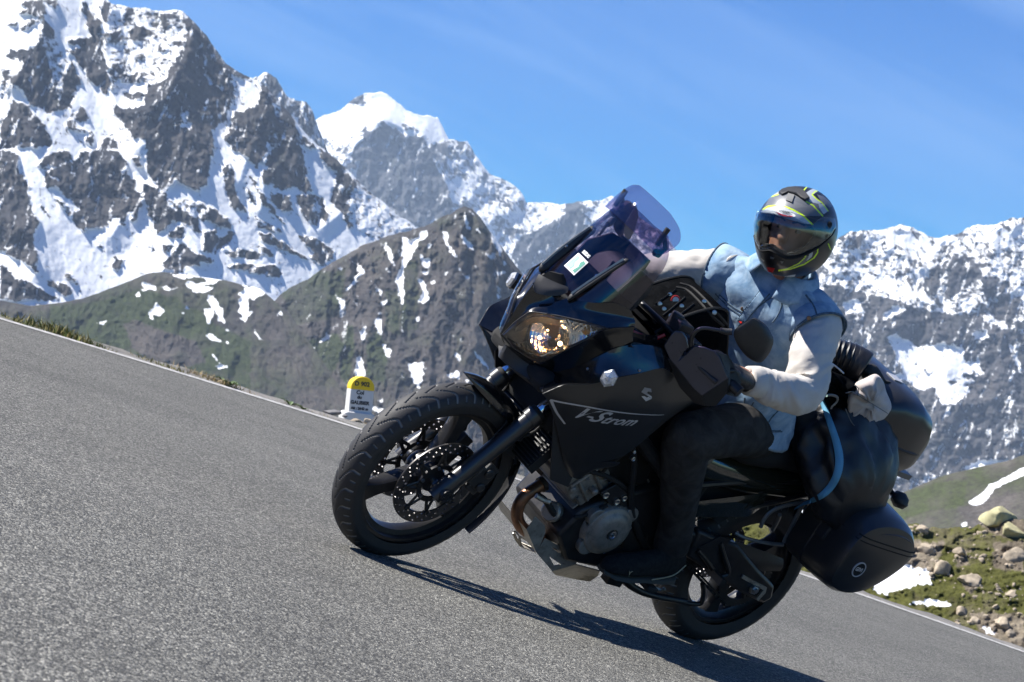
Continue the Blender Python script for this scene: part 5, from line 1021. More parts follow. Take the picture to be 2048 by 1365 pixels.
for mir in (0, 1):
    f_ = mirror if mir else (lambda v: v)
    a, b, c, d_ = hgshell(f_)
    o = bk.part('hand_guard', f_(a), m_guard, bevel=.006); bk.part('guard_underside', f_(join(b, c, d_)), m_plas, o, bevel=.003)
    # mirror: stem + shell; the shell's back faces forward
    stem = tube(P0(1382, 690, .285, 1385, 672, .29, 1396, 660, .30, 1410, 657, .31, 1430, 660, .33, 1448, 663, .345), [.009, .007, .006, .006, .006, .006], 10, 30)
    o = bk.part('mirror', f_(tube(P0(1440, 661, .338, 1452, 664, .348, 1464, 664, .358), [.009, .011, .011], 12)), m_plas)
    bk.part('stem', f_(stem), m_satin, o)
    ml = [(1466, 655), (1480, 646), (1500, 634), (1512, 637), (1526, 648), (1538, 665), (1545, 681), (1541, 703), (1530, 721), (1518, 727), (1500, 718), (1484, 703), (1470, 684), (1463, 668)]
    MO = np.array([B(a, b, y=.385 + (a - 1505) * .0006) for a, b in ml]); MC = MO.mean(0); MO = csmooth(MO, 40); nf = np.array([.93, .30, .12]); nf /= np.linalg.norm(nf)
    MO = MO - np.outer((MO - MC) @ nf, nf) * .35
    sh = [[MC + (p - MC) * f + nf * d__ for p in MO] for f, d__ in ((.90, -.030), (.99, -.026), (1.0, -.012), (.985, .002), (.92, .014), (.75, .022), (.5, .027), (.2, .029))]
    bk.part('mirror_shell', f_(loftc(sh)), m_plas, o); bk.part('mirror_glass', f_(loftc([[MC + (p - MC) * .88 - nf * .031 for p in MO], [MC + (p - MC) * .88 - nf * .033 for p in MO]])), m_chr, o)

# tank and seat
def sect(x, z0, z1, hw, n=20, pw=2.6, yc=0):
    c = (z0 + z1) / 2; r = (z1 - z0) / 2; L_ = []
    for k in range(n):
        a = 2 * math.pi * k / n; ca, sa = math.cos(a), math.sin(a)
        L_.append((x, yc + hw * math.copysign(abs(ca) ** (2 / pw), ca), c + r * math.copysign(abs(sa) ** (2 / pw), sa)))
    return L_
tk = loftc([sect(1.24, .86, .98, .07), sect(1.20, .82, 1.02, .12), sect(1.10, .78, 1.06, .165), sect(.98, .76, 1.075, .185), sect(.86, .76, 1.06, .17), sect(.76, .76, 1.0, .12), sect(.66, .76, .92, .08), sect(.62, .78, .88, .06)])
bk.part('fuel_tank', tk, m_satin)
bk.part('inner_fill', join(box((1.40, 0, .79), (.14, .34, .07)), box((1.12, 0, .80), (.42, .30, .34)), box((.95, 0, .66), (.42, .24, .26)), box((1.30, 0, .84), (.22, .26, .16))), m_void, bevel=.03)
seat = loftc([sect(.74, .80, .90, .07), sect(.66, .76, .88, .105), sect(.52, .74, .855, .145), sect(.40, .73, .85, .165), sect(.30, .74, .88, .165), sect(.24, .75, .875, .15), sect(.10, .76, .87, .145), sect(-.08, .78, .88, .135), sect(-.20, .80, .89, .11), sect(-.24, .82, .89, .08)])
bk.part('seat', seat, m_rubs)
tail = loftc([sect(.68, .60, .76, .10), sect(.5, .60, .755, .13), sect(.3, .62, .76, .145), sect(.0, .67, .80, .15), sect(-.2, .74, .83, .13), sect(-.32, .79, .86, .09)])
bk.part('tail_cover', tail, m_vis)
bk.part('side_cover', both(join(patch([P0(1386, 1004, .14, 1420, 1000, .15, 1460, 995, .155, 1500, 990, .155, 1535, 985, .15), P0(1386, 1016, .145, 1420, 1013, .155, 1460, 1010, .16, 1500, 1006, .16, 1528, 1002, .155), P0(1386, 1034, .14, 1420, 1034, .148, 1460, 1034, .152, 1495, 1032, .15, 1518, 1018, .145)], 24, 10, .004))), m_vis)
# ---- engine and lower machine (left side near the camera)
eng = bk.part('engine', join(loftc([[(x, y, z) for x, z in [(1.00, .30), (.97, .42), (.86, .50), (.72, .58), (.58, .56), (.52, .44), (.56, .30), (.70, .23), (.90, .22)]] for y in (-.15, -.12, .12, .145)])), m_dark, bevel=.012)
def cylbank(c, ang, L_, w_):
    e = np.array([math.cos(ang), 0, math.sin(ang)]); s = np.array([-math.sin(ang), 0, math.cos(ang)]); Rm = np.stack([e, [0, 1, 0], s], 1); out = []
    out.append(box(c + e * L_ * .5, (L_, w_, .135), Rm))
    for k in range(5): out.append(box(c + e * (.02 + L_ * .16 * k), (.008, w_ + .03, .165), Rm))
    return out, e, s, Rm
c0 = np.array([.80, 0, .375]); P_, e, s, Rm = cylbank(c0, math.radians(33), .30, .20)
bk.part('cylinder', join(*P_), m_eng, eng, bevel=.004)
hd = [box(c0 + e * .27, (.10, .27, .16), Rm), box(c0 + e * .335, (.045, .25, .13), Rm), box(c0 + e * .20 + [0, .125, 0], (.05, .02, .12), Rm)]
for k in (-1, 1): hd += [cyl(c0 + e * .27 + s * k * .06 + [0, .13, 0], c0 + e * .27 + s * k * .06 + [0, .147, 0], .013), box(c0 + e * .24 + s * k * .03 + [0, .14, 0], (.11, .014, .012), Rm)]
hd += [cyl(c0 + e * .22 + [0, .13, 0], c0 + e * .22 + [0, .165, 0], .012), box(c0 + e * .29 + [0, .14, 0], (.012, .016, .13), Rm)]
bk.part('cylinder_head', join(*hd), m_eng, eng, bevel=.006)
for k in range(6):
    q = c0 + e * (.225 + .05 * (k // 3)) + s * (-.055 + .055 * (k % 3)) + [0, .136, 0]; bk.part('bolt', lathe([(0, .007), (.006, .006), (.006, 0)], q, n=8), m_steel, eng)
P2, e2, s2, Rm2 = cylbank(np.array([.74, 0, .50]), math.radians(118), .26, .20)
bk.part('rear_cylinder', join(*P2, box(np.array([.74, 0, .50]) + e2 * .28, (.09, .24, .16), Rm2)), m_eng, eng, bevel=.005)
sc_ = B(1219, 1065, .178)
bk.part('generator_cover', join(lathe([(-.05, .100), (-.02, .098), (-.004, .090), (.0, .078), (.004, .074), (.012, .066), (.016, .050), (.016, .022)], sc_, n=44), lathe([(.016, .022), (.010, .020), (.010, 0)], sc_, n=20), cyl(sc_ + [.075, -.05, .03], sc_ + [.075, -.008, .03], .035, 20), cyl(sc_ + [-.055, -.05, .075], sc_ + [-.055, -.008, .075], .03, 20), cyl(sc_ + [.04, -.05, -.075], sc_ + [.04, -.01, -.075], .035, 20)), m_eng, eng, bevel=.003)
bk.part('cover_plug', join(lathe([(.012, .016), (.020, .016), (.021, .012), (.018, .010), (.018, .005), (.021, .0045), (.021, 0)], sc_, n=24)), m_steel, eng)
for a in range(9):
    a_ = a * 2 * math.pi / 9; bk.part('bolt', lathe([(0, .007), (.012, .0065), (.012, .003), (.009, 0)], sc_ + np.array([.093 * math.cos(a_), -.022, .093 * math.sin(a_)]), n=8), m_steel, eng)
bk.part('sprocket_cover', join(loftc([[np.array(p) for p in P0(1255, 1050, yy, 1285, 1045, yy, 1298, 1070, yy, 1290, 1100, yy, 1262, 1112, yy, 1240, 1098, yy)] for yy in (.10, .15)])), m_dark, eng, bevel=.01)
for q, r_ in (((1211, 991, .16), .013), ((1233, 1004, .165), .012), ((1248, 997, .165), .011), ((1266, 918, .20), .008), ((1268, 904, .2), .006)): bk.part('bolt', lathe([(-.01, r_), (.004, r_), (.005, r_ * .75), (.003, r_ * .5), (.003, 0)], B(*q), n=16), m_steel, eng)
bk.part('engine_bracket', join(plate(P0(1200, 985, .155, 1230, 968, .155, 1262, 990, .155, 1255, 1012, .155, 1225, 1015, .155), [0, .012, 0]), tube(P0(1262, 880, .17, 1268, 930, .17, 1262, 1000, .165, 1275, 1060, .16, 1300, 1110, .15), .013, 10, 20, flat=.6)), m_dark, bevel=.003)
fr = [tube([(1.22, s_ * .07, .90), (1.10, s_ * .15, .80), (.90, s_ * .17, .70), (.66, s_ * .16, .60), (.50, s_ * .14, .50), (.47, s_ * .13, .38), (.50, s_ * .12, .28)], .026, 10, 30, flat=1.3) for s_ in (1, -1)] + [tube([(.60, s_ * .13, .60), (.3, s_ * .13, .70), (-.05, s_ * .13, .78), (-.3, s_ * .10, .84)], .012, 8, 20) for s_ in (1, -1)] + [tube([(.50, s_ * .13, .50), (.25, s_ * .15, .62), (.02, s_ * .15, .74)], .010, 8, 12) for s_ in (1, -1)]
bk.part('frame', join(*fr), m_dark)
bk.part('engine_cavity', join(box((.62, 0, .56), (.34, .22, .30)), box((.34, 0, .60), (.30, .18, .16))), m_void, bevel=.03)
# hoses and pipes beside the engine
for pts, r_, mt in ((P0(1165, 940, .14, 1205, 950, .15, 1235, 965, .15, 1262, 985, .15), .009, m_rubs), (P0(1075, 990, .06, 1092, 1003, .08, 1110, 1030, .09, 1135, 1045, .10, 1150, 1070, .10), .011, m_rubs), (P0(1072, 992, .10, 1086, 1000, .11, 1100, 1004, .12), .009, m_alu),
                    (P0(1148, 1035, .14, 1180, 1028, .15, 1215, 1010, .16), .007, m_rubs), (P0(1260, 900, .19, 1225, 925, .17, 1205, 945, .16), .006, m_rubs), (P0(1130, 1050, .11, 1120, 1068, .11, 1124, 1082, .11), .008, m_alu)): bk.part('hose', tube(pts, r_, 8, 20), mt)
bk.part('oil_filter', lathe([(-.04, .0), (-.04, .034), (.035, .036), (.042, .030), (.042, 0)], B(1110, 1025, .06), axis=(.8, .3, .1), n=24), m_alu)
# radiator with slats, side cheeks, oil cooler with mesh guard
rd = bk.part('radiator', box((1.235, 0, .655), (.035, .33, .34), rodr([0, 1, 0], math.radians(-24))), m_void)
for k in range(26):
    zz = -.16 + .32 * k / 25; Rr = rodr([0, 1, 0], math.radians(-24)); c = np.array([1.235, 0, .655]) + Rr @ np.array([.022, 0, zz]); bk.part('radiator_slat', box(c, (.012, .32, .004), Rr), m_plas, rd)
bk.part('radiator_cheek', join(plate(P0(1060, 912, -.13, 1066, 905, -.12, 1080, 926, -.10, 1089, 946, -.09, 1084, 952, -.09, 1060, 926, -.12), [.02, .01, 0])), m_plas, rd)
for s_ in (1, -1): bk.part('radiator_shroud', plate([(1.36, s_ * .185, .80), (1.38, s_ * .19, .72), (1.22, s_ * .18, .50), (1.12, s_ * .17, .49), (1.20, s_ * .19, .72), (1.24, s_ * .20, .82)], [0, .006, 0]), m_plas, rd)
oc = bk.part('oil_cooler', box((1.16, -.10, .47), (.03, .12, .10), rodr([0, 1, 0], math.radians(-20))), m_void)
gm = []
for k in range(9):
    Rr = rodr([0, 1, 0], math.radians(-20)); c = np.array([1.16, -.10, .47])
    gm += [tube([c + Rr @ np.array([.02, -.06 + .015 * k, -.05]), c + Rr @ np.array([.02, -.06 + .015 * k, .05])], .0015, 4)]
    if k < 7: gm += [tube([c + Rr @ np.array([.02, -.06, -.048 + .016 * k]), c + Rr @ np.array([.02, .06, -.048 + .016 * k])], .0015, 4)]
o_ = bk.part('mesh_guard', join(*gm), m_plas, oc); o_['kind'] = 'stuff'
# exhaust header, sump guard
bk.part('exhaust_header', tube(P0(1090, 966, .03, 1070, 978, .035, 1050, 992, .04, 1038, 1010, .045, 1034, 1030, .045, 1040, 1050, .045, 1052, 1062, .04, 1075, 1075, .03, 1120, 1110, .0), .0215, 16, 40), m_pipe)
bk.part('clamp_ring', tube([B(1088, 967, .03), B(1081, 971, .032)], .027, 16), m_dark)
gy = .12
sg_top = P0(1062, 1046, gy, 1070, 1033, gy, 1090, 1052, gy, 1091, 1065, gy - .01, 1080, 1092, gy, 1072, 1080, gy, 1060, 1052, gy)
sump = bk.part('sump_guard', plate(sg_top, [.003, .004, .0]), m_alu, bevel=.002)
outl = P0(1053, 1060, gy, 1062, 1046, gy, 1080, 1092, gy, 1090, 1077, gy, 1154, 1109, gy, 1152, 1129, gy, 1104, 1142, gy, 1072, 1104, gy)
# side cheek as framework with two real cut-outs
def holed(out, holes, t):
    bm = bmesh.new(); es_ = []
    for lp in [out] + holes:
        vs = [bm.verts.new(tuple(p)) for p in lp]; es_ += [bm.edges.new((vs[i], vs[(i + 1) % len(vs)])) for i in range(len(vs))]
    bmesh.ops.triangle_fill(bm, edges=es_, use_beauty=True); bm.verts.ensure_lookup_table()
    V = [np.array(v.co) for v in bm.verts]; F = [tuple(v.index for v in f.verts) for f in bm.faces]; bm.verts.index_update(); F = [tuple(v.index for v in f.verts) for f in bm.faces]
    F = [f for f in F if not any(inpoly(np.array([np.mean([V[i][0] for i in f])]), np.array([np.mean([V[i][2] for i in f])]), np.array([(p[0], p[2]) for p in h_]))[0] for h_ in holes)]
    bm.free(); ec = {}
    for f in F:
        for a, b in zip(f, f[1:] + f[:1]): ec.setdefault((min(a, b), max(a, b)), []).append((a, b))
    bnd = [v[0] for v in ec.values() if len(v) == 1]; t = np.asarray(t) / 2; n = len(V)
    return [v + t for v in V] + [v - t for v in V], F + [tuple(i + n for i in reversed(f)) for f in F] + [(a, b, b + n, a + n) for a, b in bnd]
bk.part('guard_cheek', holed(outl, [P0(1101, 1093, gy, 1144, 1114, gy, 1137, 1118, gy, 1108, 1099, gy), P0(1098, 1113, gy, 1122, 1129, gy, 1108, 1132, gy)], [0, .004, 0]), m_alu, sump, ang=20)
bk.part('guard_pan', join(plate([B(1104, 1142, gy), B(1152, 1129, gy), B(1200, 1142, gy), B(1196, 1152, .10), B(1180, 1163, .08), B(1150, 1158, .02), B(1112, 1150, 0)], [0, 0, .004]), plate([B(1053, 1060, gy), B(1072, 1104, gy), B(1104, 1142, gy), B(1104, 1142, gy) * [1, -1, 1], B(1072, 1104, gy) * [1, -1, 1], B(1053, 1060, gy) * [1, -1, 1]], [.003, 0, .002])), m_alu, sump, ang=20)
yb_ = -.10
bk.part('guard_loop', join(*[tube(P0(*q), .0055, 6, flat=.5) for q in ((1027, 1065, yb_, 1031, 1063, yb_, 1039, 1073, yb_ + .02, 1064, 1087, yb_ + .06), (1027, 1066, yb_, 1032, 1078, yb_, 1041, 1091, yb_ + .01, 1071, 1103, yb_ + .06), (1039, 1074, yb_ + .02, 1041, 1091, yb_ + .01))], plate(P0(1040, 1084, yb_, 1065, 1095, yb_ + .05, 1069, 1102, yb_ + .05, 1042, 1092, yb_), [0, .004, 0])), m_alu, sump)
# foot peg, gear lever, stands
bk.part('footpeg', join(box(B(1290, 1165, .20), (.05, .10, .02)), tube(P0(1300, 1160, .12, 1290, 1165, .2), .010, 8)), m_rubs, bevel=.004)
bk.part('gear_lever', tube(P0(1290, 1168, .13, 1300, 1172, .15, 1320, 1180, .16, 1330, 1178, .17), .006, 8, 12), m_alu)
bk.part('side_stand', join(tube(P0(1240, 1150, .13, 1262, 1172, .14, 1300, 1190, .15, 1370, 1204, .15), [.016, .014, .012, .012], 10, 24), box(B(1225, 1158, .13), (.07, .04, .03))), m_dark)
bk.part('centre_stand', tube(P0(1285, 1184, .10, 1340, 1196, .12, 1372, 1206, .13, 1398, 1208, .135, 1405, 1200, .14, 1407, 1182, .14, 1405, 1168, .14), .009, 10, 40), m_dark)
# swingarm, chain, passenger peg hanger, hugger, pannier rails
sw = bk.part('swingarm', join(*[loftc([[np.array(p) + [0, yy, 0] for p in [(.42, 0, .47), (.20, 0, .46), (.02, 0, .39), (-.10, 0, .35), (-.13, 0, .30), (-.10, 0, .27), (.06, 0, .29), (.24, 0, .33), (.40, 0, .36)]] for yy in yr_]) for yr_ in ((.105, .15), (-.15, -.105))], box((.40, 0, .41), (.09, .28, .09))), m_dark, bevel=.012)
bk.part('chain_adjuster', plate(P0(1482, 1156, .155, 1486, 1150, .155, 1533, 1175, .155, 1530, 1186, .155, 1515, 1202, .155, 1512, 1198, .155, 1526, 1180, .155), [0, .006, 0]), m_alu, sw)
bk.part('axle_nut', join(lathe([(0, .022), (.012, .020), (.012, .012), (.02, .011), (.02, 0)], RA + [-.0, .152, 0], n=6), cyl(RA + [0, -.17, 0], RA + [0, .15, 0], .012)), m_steel, sw)
bk.part('chain_guard', patch([P0(1425, 1092, .13, 1470, 1085, .13, 1520, 1100, .13, 1566, 1118, .13), P0(1430, 1104, .14, 1472, 1108, .14, 1515, 1124, .14, 1566, 1132, .14), P0(1440, 1120, .13, 1478, 1128, .13, 1512, 1140, .13, 1560, 1142, .13)], 20, 8, .003), m_plas, sw)
ch = bk.part('chain', tube([(.46, .098, .36), (.30, .098, .315), (.0, .098, .207)], .004, 6, 12), m_dark)
N_ = 34
for (pa, pb) in (((.46, .098, .362), (.02, .098, .205)), ((.46, .098, .43), (.0, .098, .438))):
    for k in range(N_):
        f = k / (N_ - 1); c = np.array(pa) * (1 - f) + np.array(pb) * f; dd = np.array(pb) - np.array(pa); a = math.atan2(dd[2], dd[0]); bk.part('link', box(c + [0, (.004 if k % 2 else -.0), 0], (.013, .016, .010), rodr([0, 1, 0], -a)), m_dark, ch)
bk.part('peg_hanger', join(tube(P0(1395, 1100, .15, 1412, 1120, .16, 1427, 1144, .165, 1420, 1150, .165), .010, 8, 16), tube(P0(1440, 1086, .15, 1447, 1110, .16, 1457, 1145, .165, 1440, 1155, .165), .010, 8, 16), plate(P0(1395, 1095, .15, 1440, 1072, .15, 1462, 1078, .15, 1440, 1100, .15, 1405, 1112, .15), [0, .008, 0]), box(B(1432, 1152, .19), (.025, .09, .025))), m_dark, bevel=.002)
bk.part('rear_hugger', patch([[RA + np.array([r_ * math.cos(math.radians(a)), f * .085, r_ * math.sin(math.radians(a))]) for f, r_ in ((-1, .325), (-.6, .345), (0, .352), (.6, .345), (1, .325))] for a in (30, 50, 75, 100, 125)], 9, 20, .004), m_plas)
bk.part('rear_mudguard', patch([[RA + np.array([x_, f * .085, z_]) for f in (-1, -.5, 0, .5, 1)] for x_, z_ in ((.05, .43), (-.10, .42), (-.22, .34), (-.30, .22), (-.34, .10))], 9, 20, .004), m_plas)
m_rack = paint('grey_coated_steel', (.16, .16, .155), .4, metal=.3, var=.15)
for s_ in (1, -1):
    prs = []
    prs.append(tube([p * [1, s_, 1] for p in P0(1521, 1055, .20, 1530, 1036, .20, 1548, 1020, .20, 1578, 1010, .20, 1608, 1005, .20)], .008, 8, 24, flat=.8)); prs.append(tube([p * [1, s_, 1] for p in P0(1470, 1066, .16, 1490, 1076, .18, 1530, 1086, .195, 1566, 1090, .20)], .007, 8, 16)); prs.append(tube([p * [1, s_, 1] for p in P0(1608, 1005, .20, 1590, 1040, .2, 1568, 1085, .20)], .008, 8, 16)); prs.append(tube([p * [1, s_, 1] for p in P0(1545, 1060, .13, 1555, 1042, .15, 1560, 1030, .17)], .008, 8, 8)); bk.part('pannier_rail', join(*prs), m_rack)

# panniers
def sidev(P2d, y, n=56): return [(p[0], y, p[1]) for p in csmooth(np.array([(a, b) for a, b in P2d]), n)]
base = [(.075, .505), (.095, .62), (.085, .755), (.03, .84), (-.10, .885), (-.25, .875), (-.345, .815), (-.375, .755), (-.34, .66), (-.25, .545), (-.14, .475), (-.02, .462)]
base = [(.085 + (a - .085) * .77, .72 + (b - .72) * .79) for a, b in base]; bc = np.mean(base, 0)
def psc(fx, fz, dx=0, dz=0): return [(bc[0] + (a - bc[0]) * fx + dx, bc[1] + (b - bc[1]) * fz + dz) for a, b in base]
pl = [sidev(psc(.92, .92), .205), sidev(psc(1, 1), .215), sidev(psc(1, 1), .30), sidev(psc(.99, .99), .302), sidev(psc(.985, .985), .306), sidev(psc(1.0, 1.0), .308), sidev(psc(.985, .98), .38, ), sidev(psc(.95, .94, .005), .435), sidev(psc(.88, .85, .01), .463), sidev(psc(.72, .66, .012), .474), sidev(psc(.35, .3, .012), .478)]
pn = loftc(pl)
def lidline(f, y): 
    return None
for mir in (0, 1):
    f_ = mirror if mir else (lambda v: v)
    o = bk.part('pannier', f_(pn), m_satin)
    # lid seam across the outer face, raised badge
    seam = decal(([], []), pn) if False else None
    sm = []
    for zz in (.745, .752):
        L2 = [np.array([x, .6, zz]) for x in np.linspace(.085, -.265, 36)]
        V, F = decal((L2, []), pn, off=-.0005, start=.3); sm.append(tube([p + np.array([0, .0, (0 if zz < .75 else .010)]) for p in V if p[1] < .55], .0026, 6))
    bk.part('lid_seam', f_(join(*sm)), m_void, o)
    arc = [np.array([x, .6, .785 + .02 * (1 - ((x + .10) / .11) ** 2)]) for x in np.linspace(.0, -.20, 24)]; V, F = decal((arc, []), pn, off=.0, start=.3); V = [p for p in V if p[1] < .55]; bk.part('moulded_ridge', f_(tube(V, [.001, .0045, .001], 6)), m_satin, o)
    bcn = B(1708, 1130, .45) * [1, 0, 1] + [0, .6, 0]; hitv, _ = decal(([bcn], []), pn, off=0, start=.3); q = hitv[0]
    bd = lathe([(-.004, .030), (.003, .030), (.003, .026), (.0015, .026)], q, n=40); b2 = lathe([(-.004, .0), (.0015, .026)][::-1], q, n=40)
    bo = bk.part('badge', f_(bd), m_white, o); bk.part('badge_face', f_(xf(lathe([(.0012, .0), (.0012, .026)], q, n=40), ident)), m_void, bo)
    tx = textmesh('GIVI', .020, 0, 1.0, .0008)
    if mir: tx = ([(-p[0], p[1], p[2]) for p in tx[0]], [tuple(reversed(f)) for f in tx[1]])
    bk.part('badge_lettering', f_(lay2(tx, q + [0, .0022, 0], [-1, 0, 0], [0, 0, 1])), m_white, bo)
    bk.part('latch', f_(box(np.array([.09, .33, .70]), (.02, .05, .09))), m_plas, o, bevel=.006)
# top case
def tcs(x, hw, z0, z1, n=40):
    return sect(x, z0, z1, hw, n, 4.2, 0.0)
tcv = loftc([tcs(.075, .11, .985, 1.08), tcs(.062, .175, .95, 1.14), tcs(.03, .212, .925, 1.18), tcs(-.05, .232, .91, 1.208), tcs(-.15, .238, .905, 1.208), tcs(-.235, .230, .91, 1.175), tcs(-.285, .205, .925, 1.125), tcs(-.31, .175, .95, 1.08), tcs(-.32, .12, .98, 1.04)])
tc_ = bk.part('top_case', tcv, m_satin)
L3 = []
for a in np.linspace(0, 2 * math.pi, 60, endpoint=True):
    x = -.125 + .192 * math.copysign(abs(math.cos(a)) ** .6, math.cos(a)); y = .2365 * math.copysign(abs(math.sin(a)) ** .6, math.sin(a)); L3.append((x, y, 1.025))
bk.part('lid_seam', tube(L3, .006, 6, cap=False), m_plas, tc_)
bk.part('case_badge', plate([(-.08, .03, 1.211), (-.13, .03, 1.211), (-.13, .08, 1.210), (-.08, .08, 1.210)], [0, 0, .003]), m_white, tc_)
bk.part('luggage_rack', join(box((-.25, 0, .90), (.36, .24, .02)), *[tube([(-.15, s_ * .11, .90), (-.1, s_ * .12, .85), (.05, s_ * .13, .80)], .011, 8, 10) for s_ in (1, -1)]), m_rack)
# tail lamp, rear indicators, number plate holder
for s_ in (1, -1):
    ri = np.array([-.40, s_ * .155, .82]); o = bk.part('rear_indicator', loftc([[ri + np.array([dx, r_ * math.cos(a) * 1.15, r_ * math.sin(a) * .9]) for a in np.arange(8) * math.pi / 4] for dx, r_ in ((.035, .006), (.025, .02), (.005, .034), (-.012, .034), (-.022, .02), (-.024, .004))]), m_plas)
    bk.part('stalk', tube([ri + [.01, -s_ * .02, 0], ri + [.03, -s_ * .09, .02]], [.010, .012], 10), m_rubs, o)
bk.part('tail_lamp', box((-.37, 0, .83), (.05, .16, .05)), m_red, bevel=.01)
bk.part('silencer', join(tube([(.50, -.12, .30), (.30, -.16, .33), (.12, -.20, .42), (-.05, -.215, .55)], [.03, .032, .045, .055], 18, 20), tube([(-.05, -.215, .55), (-.38, -.22, .68)], .06, 20)), m_steel)
# ------------------------------------------------------------------ rider
HCc = B(1590, 463, .03)
rd_ = Thing('person', (.45, 0, .9), 'rider in pale denim waistcoat, cream sweatshirt, black jeans and grey helmet with neon lines', 'person')
def limb(P, r, n=28, m=60, fold=.0, ff=9.0, seed=0, twist=1.5, cap=True, flat=1.0, where=None, up=None):
    C_ = crom(P, m); V, F = tube(C_, r, n, cap=cap, flat=flat, up=up); V = np.array(V); k = len(C_)
    if fold:
        u = np.repeat(np.linspace(0, 1, k), n); a = np.tile(np.arange(n) * 2 * math.pi / n, k); cc = np.repeat(C_, n, 0); rad = V - cc
        x = u * ff + twist * np.sin(a + seed) * .5
        g = ridged(x + .5 * fbm(u * 4, np.cos(a) * 1.2 + seed, 0, 3, seed), np.cos(a + .6) * .55 + seed * 3.1, 3, seed) * .55 + fbm(u * ff * .5, np.cos(a) + 4, np.sin(a) * 1.0 + 9, 3, seed + 3) * .6
        wgt = np.interp(u, *(where if where else ([0, 1], [1, 1]))); V = cc + rad * (1 + fold * g * wgt)[:, None]
    return V, F
def remesh(o, vox, it=6):
    md = o.modifiers.new('r', 'REMESH'); md.mode = 'VOXEL'; md.voxel_size = vox; md.use_smooth_shade = True
    if it: ms = o.modifiers.new('s', 'SMOOTH'); ms.factor = .5; ms.iterations = it
yaw = math.radians(17)
def tsec(c, hw, hd, f, n=36, pw=2.3):
    a_ = yaw * f; lat = np.array([-math.sin(a_), math.cos(a_), 0]); fw_ = np.array([math.cos(a_), math.sin(a_), 0]); L_ = []
    for k in range(n):
        a = 2 * math.pi * k / n; ca, sa = math.cos(a), math.sin(a); L_.append(np.array(c) + lat * hw * math.copysign(abs(sa) ** (2 / pw), sa) + fw_ * hd * math.copysign(abs(ca) ** (2 / pw), ca))
    return L_
SH_L, SH_R = np.array([.555, .175, 1.305]), np.array([.675, -.19, 1.255])
EL_L, EL_R = np.array([.645, .345, 1.142]), np.array([.81, -.40, 1.09])
WR_L, WR_R = np.array([.865, .335, 1.095]), np.array([.97, -.35, 1.10])
HP_L, HP_R = np.array([.42, .10, .90]), np.array([.42, -.10, .90])
KN_L, KN_R = np.array([.835, .235, .815]), np.array([.835, -.235, .80])
AN_L, AN_R = np.array([.545, .195, .40]), np.array([.545, -.195, .40])
# skin: one continuous body (head, neck, trunk, arms, hands, legs, feet) inside the clothes
m_skin = paint('sunburnt_skin', (0.42, 0.20, 0.125), .5, var=.15)
# helmet/head axes: given in camera axes, turned into machine axes
Uc = np.array([.30, .95, .10]); Fc = np.array([-.40, -.02, .92]); Uc /= np.linalg.norm(Uc); Fc -= Uc * (Fc @ Uc); Fc /= np.linalg.norm(Fc)
HU, HF = BR.T @ Uc, BR.T @ Fc; HL = np.cross(HU, HF)      # up, forward, wearer's left
def hd(x, y, z): return HCc + HL * x + HF * y + HU * z      # x wearer's left, y forward, z up
def ell(c, rx, ry, rz, n=20, m=14):
    V = []; F = []
    for j in range(m + 1):
        for k in range(n):
            t = math.pi * j / m; a = 2 * math.pi * k / n; V.append(hd(c[0] + rx * math.sin(t) * math.cos(a), c[1] + ry * math.sin(t) * math.sin(a), c[2] + rz * math.cos(t)))
    for j in range(m):
        for k in range(n): F.append((j * n + k, (j + 1) * n + k, (j + 1) * n + (k + 1) % n, j * n + (k + 1) % n))
    return V, F
neck0 = np.array([.60, 0.0, 1.33])
skin = join(ell((0, .0, .0), .078, .095, .115), ell((0, .045, -.055), .058, .055, .06), tube([hd(0, .086, .02), hd(0, .108, -.012), hd(0, .118, -.030), hd(0, .098, -.040)], [.010, .014, .019, .012], 10), tube([hd(-.022, .100, -.072), hd(.022, .100, -.072)], [.008, .011, .008], 8), tube([hd(-.055, .068, .028), hd(-.02, .092, .032), hd(.02, .092, .032), hd(.055, .068, .028)], .012, 8),
    tube([hd(0, -.01, -.06), neck0 + [0, 0, .02]], .058, 16), loftc([tsec((.43, 0, .88), .14, .10, .1), tsec((.48, 0, 1.03), .13, .095, .4), tsec((.55, .0, 1.19), .155, .10, .8), tsec((.60, 0, 1.29), .15, .09, 1), tsec((.615, 0, 1.35), .06, .055, 1)]),
    *[tube(p, [.05, .045, .036, .034, .028], 12, 12) for p in ((SH_L, (SH_L + EL_L) / 2, EL_L, (EL_L + WR_L) / 2, WR_L), (SH_R, (SH_R + EL_R) / 2, EL_R, (EL_R + WR_R) / 2, WR_R))],
    *[tube(p, [.075, .065, .052, .05, .038], 14, 14) for p in ((HP_L, (HP_L + KN_L) / 2, KN_L, (KN_L + AN_L) / 2, AN_L), (HP_R, (HP_R + KN_R) / 2, KN_R, (KN_R + AN_R) / 2, AN_R))],
    *[tube([a, a + [.02, 0, -.07], a + [.16, s_ * .01, -.095], a + [.23, s_ * .015, -.10]], [.036, .035, .032, .02], 12, 12) for a, s_ in ((AN_L, 1), (AN_R, -1))],
    *[tube([a, a + d_ * .05, a + d_ * .10], [.028, .036, .034], 12) for a, d_ in ((WR_L, np.array([.95, .12, .05])), (WR_R, np.array([.5, -.1, -.1])))])
body = rd_.part('body', skin, m_skin, ang=None); remesh(body, .0085, 3)
m_eye = paint('eye_white', (.32, .29, .27), .2, var=.02); m_iris = paint('dark_iris', (.03, .02, .015), .15, var=.02); m_brow = paint('brow_hair', (.03, .022, .018), .8, var=.1)
